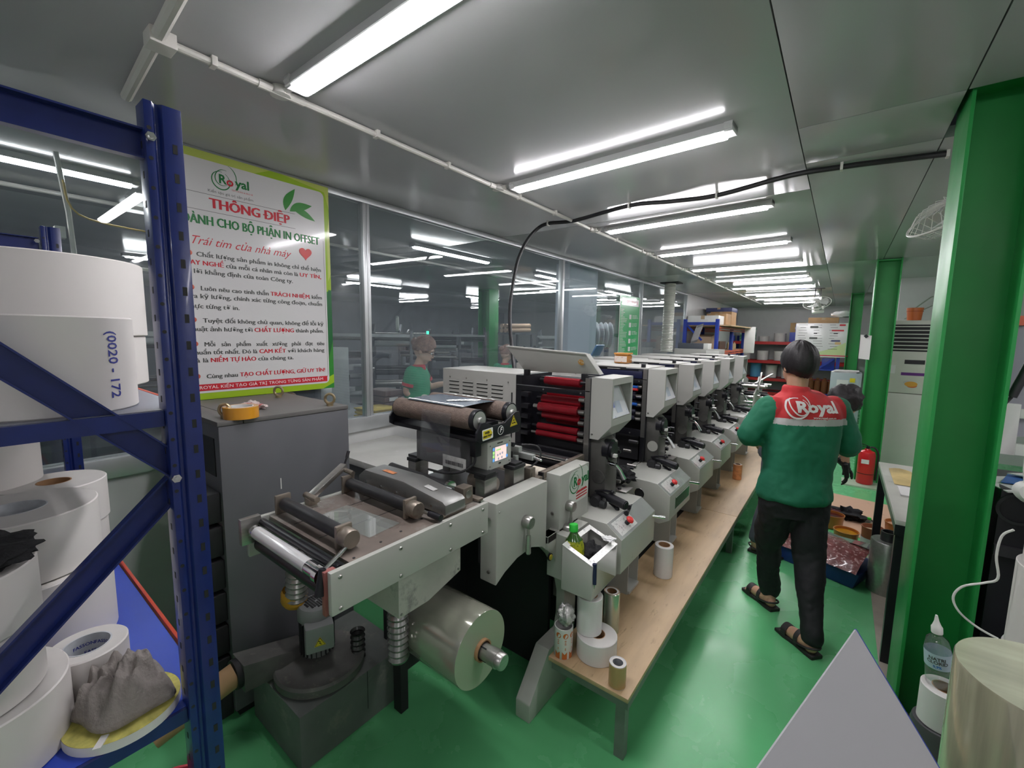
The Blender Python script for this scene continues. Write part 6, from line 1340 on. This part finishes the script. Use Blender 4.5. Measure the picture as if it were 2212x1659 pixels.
class Body:
    """joints are given in world metres; r = the person's right, f = facing"""
    def __init__(s, fdir):
        s.f = Vector((fdir[0], fdir[1], 0)).normalized(); s.r = Vector((s.f.y, -s.f.x, 0)); s.u = Vector((0, 0, 1))
def limb(mb, pts, rad, n=14):
    pts = [Vector(p) for p in pts]; P = smoothp(pts, 4); R = []
    for i in range(len(P)):
        t = i/4; k = min(int(t), len(rad)-2); R.append(rad[k]+(rad[k+1]-rad[k])*(t-k))
    mb.tube(P, R, n); mb.ball(P[0], R[0]*.99, n); mb.ball(P[-1], R[-1]*.99, n)
def loft(mb, rings, n=28):
    o = len(mb.v)
    for c, a, b in rings:
        c = Vector(c); a = Vector(a); b = Vector(b)
        for i in range(n):
            t = 2*pi*i/n; ct = cos(t); st = sin(t)
            mb.v.append(c+a*(abs(ct)**.85*(1 if ct > 0 else -1))+b*(abs(st)**.85*(1 if st > 0 else -1)))
    for j in range(len(rings)-1):
        for i in range(n): mb.f.append([o+j*n+i, o+j*n+(i+1) % n, o+(j+1)*n+(i+1) % n, o+(j+1)*n+i]); mb.mi.append(0)
    mb.f.append([o+i for i in range(n-1, -1, -1)]); mb.mi.append(0)
    mb.f.append([o+(len(rings)-1)*n+i for i in range(n)]); mb.mi.append(0)
def head(mb, c, B, hf=None, s=1.0):
    """skull, jaw, nose, lips, ears; hf = direction the face points (may tilt)"""
    c = Vector(c); f = Vector(hf).normalized() if hf else B.f; r = B.r; u = r.cross(f)*1.0
    if u.z < 0: u = -u
    M = Matrix((( r.x, f.x, u.x, c.x), (r.y, f.y, u.y, c.y), (r.z, f.z, u.z, c.z), (0, 0, 0, 1)))
    h = MB(); h.ball((0, -.008*s, .015*s), .1*s, 24, (.76, .92, 1.0)); h.ball((0, .022*s, -.045*s), .07*s, 18, (.82, .9, .95)); h.ball((0, .05*s, -.092*s), .028*s, 12, (1, .9, .8))
    h.lathe([(0, .025*s), (.008*s, .015*s), (.014*s, -.018*s), (.008*s, -.026*s), (0, -.028*s)], (0, .093*s, -.012*s), n=10)
    h.ball((0, .086*s, -.058*s), .013*s, 10, (1.7, .7, .55))
    for q in (-1, 1):
        h.ball((q*.075*s, -.012*s, -.012*s), .03*s, 12, (.32, .55, 1.0)); h.ball((q*.036*s, .075*s, .026*s), .016*s, 10, (1.5, .6, .5))
    mb.add([M @ p for p in h.v], h.f); return M
def face_parts(M, parent, s=1.0, glasses=False):
    EW = M_('eye_white', (.7, .7, .68), .2); EI = M_('iris_dark', (.02, .012, .01), .15); LP = M_('lips', (.4, .14, .12), .45)
    for q in (-1, 1):
        MB().ball((q*.032*s, .078*s, .006*s), .0125*s, 12, (1, .8, .75)).xf(M).obj('eye', EW, parent); MB().ball((q*.032*s, .0865*s, .006*s), .0052*s, 10).xf(M).obj('iris', EI, parent)
        MB().tube([(q*.016*s, .088*s, .024*s), (q*.034*s, .088*s, .029*s), (q*.05*s, .078*s, .024*s)], .003*s, 6).xf(M).obj('eyebrow', HAIR, parent)
    MB().ball((0, .092*s, -.058*s), .009*s, 12, (2.3, .55, .55)).xf(M).obj('mouth', LP, parent)
    if glasses:
        g = MB()
        for q in (-1, 1):
            g.tube([(q*.034*s+.024*s*cos(a), .101*s-.004*abs(cos(a)), .003*s+.017*s*sin(a)) for a in [2*pi*k/16 for k in range(17)]], .0018*s, 6, cap=False)
            g.tube([(q*.058*s, .10*s, .006*s), (q*.078*s, .03*s, .006*s), (q*.08*s, -.015*s, .004*s)], .0016*s, 6)
        g.tube([(-.01*s, .102*s, .006*s), (.01*s, .102*s, .006*s)], .0016*s, 6); g.xf(M).obj('glasses', BLACK, parent)
def hand(mb, w, d, up, s=1.0, curl=.5, side=1):
    """palm at w heading along d; five separate fingers that curl"""
    w = Vector(w); d = Vector(d).normalized(); up = Vector(up); up = (up-d*up.dot(d)).normalized(); sd = d.cross(up)*side
    mb.obox(w+d*.045*s, d*.045*s, sd*.038*s, up*.013*s); limb(mb, [w-d*.02*s, w+d*.01*s, w+d*.05*s], [.024*s, .025*s, .02*s], 10)
    L = [.062, .074, .070, .054]
    for k in range(4):
        b = w+d*.085*s+sd*(-.028+.0187*k)*s; l = L[k]*s; dd = d.copy(); p = [b-d*.02*s, b]
        for j in range(3):
            ang = -curl*(.5+.4*j); dd = (dd*cos(ang)+up*sin(ang)).normalized(); p.append(p[-1]+dd*l*(.42, .33, .25)[j])
        mb.tube(p, [.0095*s, .0095*s, .009*s, .008*s, .0065*s], 8); mb.ball(p[-1], .0065*s, 8)
    b = w+d*.02*s-sd*.03*s; p = [b, b+(d*.6-sd*.8)*.03*s-up*.003, b+(d*.85-sd*.8)*.052*s-up*.012*s, b+(d*1.1-sd*.65)*.068*s-up*.02*s]; mb.tube(p, [.013*s, .012*s, .010*s, .008*s], 8); mb.ball(p[-1], .008*s, 8)
def hair_cap(M, name, m, parent, s=1.0, nape=-.075, side=-.02, front=.055, puff=1.06, vol=.004):
    mb = MB()
    def f(u, v):
        a = 2*pi*u; ca = cos(a); sa = sin(a)           # a=pi/2 is the face side
        back = (1-sa)/2; zl = (front*(sa**2) + side*(1-sa**2)) if sa > 0 else (side*(1-sa**2)+nape*sa**2)
        zt = max(-.98, min(.98, zl/.1)); th = v*math.acos(zt)
        k = 1+.02*sin(a*19+v*9)+.015*sin(a*41+v*5)
        x = .1*.76*puff*sin(th)*ca; y = .1*.92*puff*sin(th)*sa; z = .1*puff*1.05*cos(th)
        e = 1-.10*max(0, v-.86)/.14
        return ((x*k)*e*s, (y*k*e-.008)*s, (z*k+.017)*s)
    mb.grid(f, 48, 22); mb.xf(M)
    o = mb.obj(name, m, parent, sharp=3)
    return o
def shoe(mbs, a, b, strap=True):
    pass
def foot(mb, heel, toe, ankle, s=1.0):
    h = Vector(heel); t = Vector(toe); d = (t-h).normalized(); a = Vector(ankle); sd = d.cross(Vector((0, 0, 1)))
    limb(mb, [a, h+d*.05+Vector((0, 0, .045)), h+d*.12+Vector((0, 0, .032)), t-d*.03+Vector((0, 0, .022))], [.036*s, .038*s, .036*s, .03*s], 12)
    mb.ball(h+d*.03+Vector((0, 0, .03)), .032*s, 10)
    for k in range(5):
        q = t-d*(.012+.009*abs(k-1))+sd*(-.03+.015*k)+Vector((0, 0, .014)); mb.ball(q, .0125*s-(.0015*k if k else 0), 8, (1, 1, .8))
def sandal(parent, heel, toe, m):
    h = Vector(heel); t = Vector(toe); d = (t-h).normalized(); sd = d.cross(Vector((0, 0, 1))); L_ = (t-h).length
    out = [(-.012, 0, .035), (.03, 0, .038), (.1, 0, .036), (.17, 0, .045), (.23, 0, .042), (L_+.012, 0, .02)]
    mb = MB(); n = 8; P = []
    for x, _, w in out: P.append((x, w))
    top = [(x, w) for x, w in P]+[(x, -w) for x, w in reversed(P)]
    mb.prism(top, 0, .02, 'z'); M = Matrix(((d.x, sd.x, 0, h.x), (d.y, sd.y, 0, h.y), (0, 0, 1, 0), (0, 0, 0, 1))); mb.xf(M)
    so = mb.obj('sandal', m, parent, bev=.005)
    def strap(x0, zt, w, wd):
        pts = [(x0, -w, .018), (x0+.004, -w*.85, zt*.7), (x0+.008, 0, zt), (x0+.004, w*.85, zt*.7), (x0, w, .018)]
        m2 = MB(); P2 = smoothp(pts, 4); q = len(P2)
        for i, p in enumerate(P2): m2.v += [p+Vector((-wd/2, 0, 0)), p+Vector((wd/2, 0, 0)), p+Vector((wd/2, 0, .004)), p+Vector((-wd/2, 0, .004))]
        for i in range(q-1):
            for j in range(4): m2.f.append([i*4+j, i*4+(j+1) % 4, (i+1)*4+(j+1) % 4, (i+1)*4+j]); m2.mi.append(0)
        m2.xf(M).obj('strap', m, so)
    strap(.17, .068, .044, .035); strap(.09, .085, .044, .025); 
    m3 = MB().tube(smoothp([M @ Vector(p) for p in ((.09, -.04, .03), (.02, -.042, .05), (-.014, 0, .06), (.02, .042, .05), (.09, .04, .03))], 4), .006, 6); m3.obj('heel_strap', m, so)
# ---- the worker walking away
B = Body((-.605, .797)); r, f, u = B.r, B.f, B.u
man = thing('person', (0, 0, 0), 'man seen from behind in green and red jacket, black trousers and sandals', 'person')
hc = Vector((-.192, 2.934, 1.533)); nk = Vector((-.187, 2.921, 1.40)); hip = Vector((-.148, 2.858, .80)); shm = Vector((-.155, 2.93, 1.30))
elL = Vector((-.385, 2.76, 1.13)); elR = Vector((.075, 3.07, 1.08)); wrL = Vector((-.325, 3.02, 1.03)); wrR = Vector((.03, 3.33, 1.0))
shL = shm-r*.185; shR = shm+r*.185
aR = Vector((0, 2.69, .10)); aL = Vector((-.24, 3.03, .10)); kR = Vector((-.05, 2.84, .42)); kL = Vector((-.262, 2.95, .42)); hipL = hip-r*.085+Vector((0, 0, -.03)); hipR = hip+r*.085+Vector((0, 0, -.03))
mb = MB(); limb(mb, [nk+Vector((0, 0, -.1)), nk, hc+f*-.01+Vector((0, 0, -.05))], [.06, .052, .055]); HM = head(mb, hc, B)
loft(mb, [(hip, r*.14, f*.09), (hip+(shm-hip)*.5, r*.13, f*.085), (shm, r*.17, f*.09), (nk-Vector((0, 0, .04)), r*.06, f*.055)])
for (a, b_, c, sd) in ((shL, elL, wrL, -1), (shR, elR, wrR, 1)):
    limb(mb, [a, (a+b_)/2, b_, (b_+c)/2, c], [.045, .042, .038, .036, .026]); hand(mb, c, (c-b_), (0, 0, 1), 1, .5, -sd)
for (a, b_, c) in ((hipL, kL, aL), (hipR, kR, aR)): limb(mb, [a, (a+b_)/2, b_, (b_+c)/2, c], [.075, .065, .05, .045, .033])
foot(mb, (.02, 2.66, .012), (-.14, 2.80, .012), aR); foot(mb, (-.205, 2.985, .012), (-.37, 3.13, .012), aL)
remesh(mb, 'body', SKIN, man, .006, smooth=2); face_parts(HM, man)
hair_cap(HM, 'hair', HAIR, man, 1.03, nape=-.072, side=-.05, front=.05, puff=1.13)
JM = bpy.data.materials.new('jacket_cloth'); JM.use_nodes = True
def cloth_mat(name, c, rough=.75):
    return M_(name, c, rough, noise=.12, nscale=5, bump=.35, bscale=14)
JG = cloth_mat('jacket_green', (.012, .16, .085)); JR = cloth_mat('jacket_red', (.52, .03, .035)); JS = cloth_mat('jacket_stripe', (.48, .46, .46)); TB = cloth_mat('trousers_black', (.012, .012, .015))
mb = MB(); ax = shm-hip
def tc(z): return hip+ax*((z-hip.z)/(shm.z-hip.z))
R_ = [(.775, .18, .115), (.80, .192, .13), (.85, .188, .125), (.95, .178, .12), (1.08, .19, .125), (1.2, .203, .125), (1.27, .205, .12), (1.32, .18, .105), (1.355, .135, .085), (1.385, .085, .07)]
loft(mb, [(tc(z), r*w, f*d) for z, w, d in R_])
loft(mb, [(nk+Vector((0, 0, -.05)), r*.070, f*.068), (nk+Vector((0, 0, .008)), r*.064, f*.064), (nk+Vector((0, 0, .016)), r*.056, f*.056)])
for (a, b_, c) in ((shL, elL, wrL), (shR, elR, wrR)):
    e = b_+(c-b_)*.28; limb(mb, [a+Vector((0, 0, -.02)), (a+b_)/2, b_, e], [.080, .072, .064, .054])
    m_ = (b_+e)/2
def jm(p):
    q = p-shm; a = q.dot(r); z = p.z
    inner = abs(a) < .198+(z-1.25)*-.10+.0
    if z > 1.245 and inner: return 1
    if z > 1.212 and inner and abs(a) < .205: return 2
    return 0
jk = remesh(mb, 'jacket', None, man, .009, .016, 7, 3, 2.0, jm, [JG, JR, JS])
mb = MB(); loft(mb, [(hip+Vector((0, 0, .04)), r*.14, f*.085), (hip+Vector((0, 0, -.03)), r*.165, f*.105), (hip+Vector((0, 0, -.12)), r*.15, f*.10)])
for (a, b_, c) in ((hipL, kL, aL), (hipR, kR, aR)): limb(mb, [a, (a+b_)/2, b_, (b_+c)/2, c+Vector((0, 0, -.0))], [.098, .086, .07, .062, .055])
remesh(mb, 'trousers', TB, man, .009, .016, 9, 3, 5.0)
SB_ = M_('sandal_black', (.02, .018, .018), .6)
sandal(man, (.02, 2.66, 0), (-.14, 2.80, 0), SB_); sandal(man, (-.205, 2.985, 0), (-.37, 3.13, 0), SB_)
# logo on the back, laid onto the jacket surface
from mathutils.bvhtree import BVHTree
bv = BVHTree.FromPolygons([v.co for v in jk.data.vertices], [list(p.vertices) for p in jk.data.polygons])
def on_back(mb2):
    out = []
    for p in mb2.v:
        o_ = Vector(p)-f*.5; h = bv.ray_cast(o_, f, 1.0)
        out.append((h[0]-f*.0035) if h[0] is not None else Vector(p))
    mb2.v = out; return mb2
LW = M_('logo_offwhite', (.75, .70, .70), .6); Mb = frame(shm+Vector((0, 0, .008))-r*.012-f*.3, r, (0, 0, 1)); s = .265
def sub(mb2, n=2):
    me = bpy.data.meshes.new('t'); me.from_pydata([tuple(p) for p in mb2.v], [], mb2.f); b = bmesh.new(); b.from_mesh(me); bmesh.ops.triangulate(b, faces=b.faces)
    for _ in range(n):
        es = [e for e in b.edges if e.calc_length() > .012]
        if es: bmesh.ops.subdivide_edges(b, edges=es, cuts=1); bmesh.ops.triangulate(b, faces=b.faces)
    m2 = MB(); b.verts.index_update(); m2.add([v.co.copy() for v in b.verts], [[v.index for v in fc.verts] for fc in b.faces]); b.free(); bpy.data.meshes.remove(me); return m2
w1 = arc(-.30, -.02, .22, .20, 60, 400, 30, .3); w2 = arc(-.27, .02, .15, .19, 100, 300, 26, .45); w3 = arc(-.19, .04, .13, .20, -50, 75, 16, .0)
q = strokes([w1, w2, w3], [.035, .03, .025]); q.xf(Mb @ Matrix.Diagonal((s, s, 1, 1))); on_back(q).obj('logo_swoosh', LW, jk, smooth=False)
q = sub(text_mesh('Royal', .30*s, Mb @ Matrix.Translation((.09*s, 0, 0)), off=.012*s, sx=1.25, depth=0)); on_back(q).obj('logo_letters', LW, jk, smooth=False)
q = sub(text_mesh('www.royal.com.vn', .06*s, Mb @ Matrix.Translation((.22*s, -.2*s, 0)), off=.0004, depth=0), 1); on_back(q).obj('logo_web_line', LW, jk, smooth=False)
# ---- the worker bending over in front of him
B2 = Body((.795, .25)); r, f, u = B2.r, B2.f, B2.u
p2 = thing('person', (0, 0, 0), 'bending person in dark grey clothes and black gloves, mostly hidden behind the walking man', 'person')
hc = Vector((.06, 4.21, 1.21)); nk = Vector((-.02, 4.15, 1.13)); ch = Vector((-.12, 4.07, 1.06)); hp = Vector((-.36, 3.90, .86))
GR = cloth_mat('grey_clothes', (.13, .13, .14)); GR2 = cloth_mat('grey_trousers', (.09, .10, .12))
kL2, aL2 = Vector((-.36, 3.76, .45)), Vector((-.42, 3.74, .10)); kR2, aR2 = Vector((-.34, 4.07, .45)), Vector((-.42, 4.08, .10))
sl, sr = ch-r*.17, ch+r*.17
e1_, h1_ = Vector((.06, 4.02, .95)), Vector((.09, 4.02, .76)); e2_, h2_ = Vector((-.12, 4.32, .88)), Vector((.05, 4.3, .72))
mb = MB(); limb(mb, [ch, nk, hc-Vector((.02, .02, .04))], [.06, .05, .05]); HM2 = head(mb, hc, B2, (.7, .2, -.75)); loft(mb, [(hp, r*.13, Vector((0, 0, .09))), (ch, r*.15, Vector((0, 0, .09)))])
for (a, b_, c, sd) in ((sr, e1_, h1_, 1), (sl, e2_, h2_, -1)): limb(mb, [a, (a+b_)/2, b_, (b_+c)/2, c], [.045, .04, .036, .032, .026])
for (a, b_, c) in ((hp-r*-.08, kL2, aL2), (hp+r*-.08, kR2, aR2)): limb(mb, [a, b_, c], [.07, .05, .033])
foot(mb, (-.45, 3.76, .01), (-.25, 3.72, .01), aL2); foot(mb, (-.45, 4.07, .01), (-.24, 4.11, .01), aR2)
remesh(mb, 'body', SKIN, p2, .007, smooth=2); face_parts(HM2, p2)
o = crumple('hair', (0, 0, 0), .118, HAIR, None, None, 3, (1, 1, .95), .18, 36)
o.location = hc+Vector((-.01, -.01, .02)); o.parent = p2; del_ = [k for k in ('label', 'category') if k in o]
for k in del_: del o[k]
mb = MB(); loft(mb, [(hp-f*.03, r*.16, Vector((0, 0, .11))), ((hp+ch)/2, r*.17, Vector((0, 0, .115))), (ch, r*.19, Vector((0, 0, .11))), (nk-f*.02, r*.08, Vector((.02, 0, .07)))])
for (a, b_, c) in ((sr, e1_, h1_), (sl, e2_, h2_)): limb(mb, [a, (a+b_)/2, b_, b_+(c-b_)*.5], [.075, .065, .06, .05])
remesh(mb, 'shirt', GR, p2, .010, .008, 9, 3, 8.0)
mb = MB(); loft(mb, [(hp+Vector((0, 0, .05)), r*.16, f*.12), (hp-Vector((0, 0, .1)), r*.16, f*.11)])
for (a, b_, c) in ((hp+r*.08, kL2, aL2), (hp-r*.08, kR2, aR2)): limb(mb, [a, (a+b_)/2, b_, c+Vector((0, 0, .03))], [.095, .085, .065, .05])
remesh(mb, 'trousers', GR2, p2, .010, .008, 9, 3, 9.0)
for c, d_ in ((h1_, h1_-e1_), (h2_, h2_-e2_)):
    mb = MB(); hand(mb, c, d_, (1, 0, 0), 1.12, .4, 1); remesh(mb, 'glove', BLACKM, p2, .006, .003, 30, 1, 1.0)
sandal(p2, (-.45, 3.76, 0), (-.25, 3.72, 0), SB_); sandal(p2, (-.45, 4.07, 0), (-.24, 4.11, 0), SB_)
# ---- the woman behind the glass
def polo_person(fd, hc, nk, ch, wa, hp, shN, elN, wrN, shF, elF, wrF, label, glasses=True, hairc=(.27, .15, .11), vox=.007, sc=1.0):
    B = Body(fd); r, f = B.r, B.f
    p = thing('person', (-.035, 0, 0), label, 'person'); V = Vector
    hc, nk, ch, wa, hp, shN, elN, wrN, shF, elF, wrF = map(V, (hc, nk, ch, wa, hp, shN, elN, wrN, shF, elF, wrF))
    feet = V((hp.x, hp.y, 0)); mb = MB(); limb(mb, [ch+V((0, 0, .1)), nk, hc-V((0, 0, .05))-f*.01], [.05, .042, .045]); HM = head(mb, hc, B, f*1.0+V((0, 0, -.45)), sc)
    loft(mb, [(hp, r*.14, f*.09), (wa, r*.11, f*.075), (ch, r*.13, f*.085), ((shN+shF)/2, r*.13, f*.07)])
    limb(mb, [shN, (shN+elN)/2, elN, (elN+wrN)/2, wrN], [.038, .036, .031, .03, .021]); limb(mb, [shF, (shF+elF)/2, elF, (elF+wrF)/2, wrF], [.038, .036, .031, .03, .021])
    for s_ in (-1, 1):
        a = hp+r*.08*s_; k = a+V((0, 0, -hp.z*.5))+f*.03; limb(mb, [a, k, V((a.x, a.y, .08))], [.075, .05, .033]); foot(mb, V((a.x, a.y, .01))-f*.05, V((a.x, a.y, .01))+f*.15, V((a.x, a.y, .09)))
    hand(mb, wrF, wrF-elF, (0, 0, 1), .95, .6, 1)
    remesh(mb, 'body', M_('skin_pale', (.62, .40, .30), .5), p, vox, smooth=2); face_parts(HM, p, sc, glasses)
    HC = M_('brown_hair', hairc, .5, bump=.6, bscale=100, noise=.35, nscale=50)
    hair_cap(HM, 'hair', HC, p, sc*1.03, nape=-.05, side=-.03, front=.035, puff=1.13); 
    bun = MB().ball((0, -.105*sc, .035*sc), .042*sc, 16, (1.1, .9, 1)).xf(HM).obj('hair_bun', HC, p)
    PG = cloth_mat('polo_green', (.02, .30, .14)); PR = cloth_mat('polo_red', (.55, .05, .06))
    mb = MB(); top = (shN+shF)/2
    loft(mb, [(hp+V((0, 0, .02)), r*.165, f*.115), (wa, r*.14, f*.10), (ch-V((0, 0, .05)), r*.15, f*.112), (ch+V((0, 0, .03)), r*.165, f*.11), (top+V((0, 0, .01)), r*.16, f*.085), (top+V((0, 0, .045)), r*.085, f*.062)])
    for (a, b_) in ((shN, elN), (shF, elF)): limb(mb, [a, a+(b_-a)*.3, a+(b_-a)*.52], [.060, .058, .055])
    remesh(mb, 'polo_shirt', PG, p, .009, .006, 9, 3, 4.0)
    for a, b_ in ((shN, elN), (shF, elF)): MB().lathe([(.053, -.014), (.0585, -.014), (.0575, .014), (.052, .014)], n=28, closed=True).xf(Matrix.Translation(a+(b_-a)*.6) @ V((0, 0, 1)).rotation_difference(b_-a).to_matrix().to_4x4()).obj('sleeve_cuff', PR, p)
    mb = MB(); loft(mb, [(nk+V((0, 0, -.05)), r*.068, f*.062), (nk+V((0, 0, -.005)), r*.06, f*.056), (nk+V((0, 0, .0)), r*.05, f*.046)]); remesh(mb, 'collar', PR, p, .006, 0, 9, 2)
    mb = MB(); loft(mb, [(hp+V((0, 0, .05)), r*.15, f*.105), (hp-V((0, 0, .1)), r*.15, f*.10)])
    for s_ in (-1, 1):
        a = hp+r*.08*s_; limb(mb, [a, a+V((0, 0, -hp.z*.5))+f*.03, V((a.x, a.y, .09))], [.09, .065, .05])
    remesh(mb, 'trousers', TB, p, .010, .006, 9, 3, 9.0)
    mb = MB(); hand(mb, wrN, wrN-elN, (0, 0, 1), 1.15, .5, -1); limb(mb, [wrN-(wrN-elN).normalized()*.02, wrN+(wrN-elN).normalized()*.03], [.035, .034]); remesh(mb, 'work_glove', M_('cream_glove', (.62, .58, .5), .85), p, .006, .002, 30, 1)
    return p
polo_person((.8, .56), (-2.945, 2.60, 1.525), (-2.975, 2.563, 1.40), (-2.98, 2.54, 1.22), (-2.95, 2.53, 1.05), (-2.94, 2.52, .92), (-2.915, 2.43, 1.335), (-2.949, 2.401, 1.165), (-2.86, 2.51, 1.115), (-3.06, 2.66, 1.335), (-3.04, 2.75, 1.18), (-2.93, 2.87, 1.21),
            'woman with glasses in green polo with red collar working behind the glass')
polo_person((.3, .95), (-3.81, 4.90, 1.40), (-3.82, 4.88, 1.27), (-3.82, 4.87, 1.1), (-3.8, 4.86, .95), (-3.8, 4.86, .82), (-3.66, 4.83, 1.2), (-3.62, 4.9, 1.02), (-3.64, 5.08, .98), (-3.98, 4.9, 1.2), (-4.0, 4.98, 1.02), (-3.9, 5.15, .98),
            'person in green polo seated low behind the open lid of the press', False, (.02, .015, .015), .009)
polo_person((-.2, -.98), (-3.15, 1.42, 1.12), (-3.15, 1.46, 1.02), (-3.15, 1.52, .88), (-3.15, 1.56, .75), (-3.15, 1.58, .66), (-3.30, 1.5, 1.02), (-3.33, 1.42, .9), (-3.28, 1.28, .86), (-3.0, 1.5, 1.02), (-2.95, 1.45, .9), (-2.98, 1.3, .86),
            'person in green polo bending low behind the glass under the notice poster', False, (.02, .015, .015), .009)
bpy.data.scenes.remove(TMP)
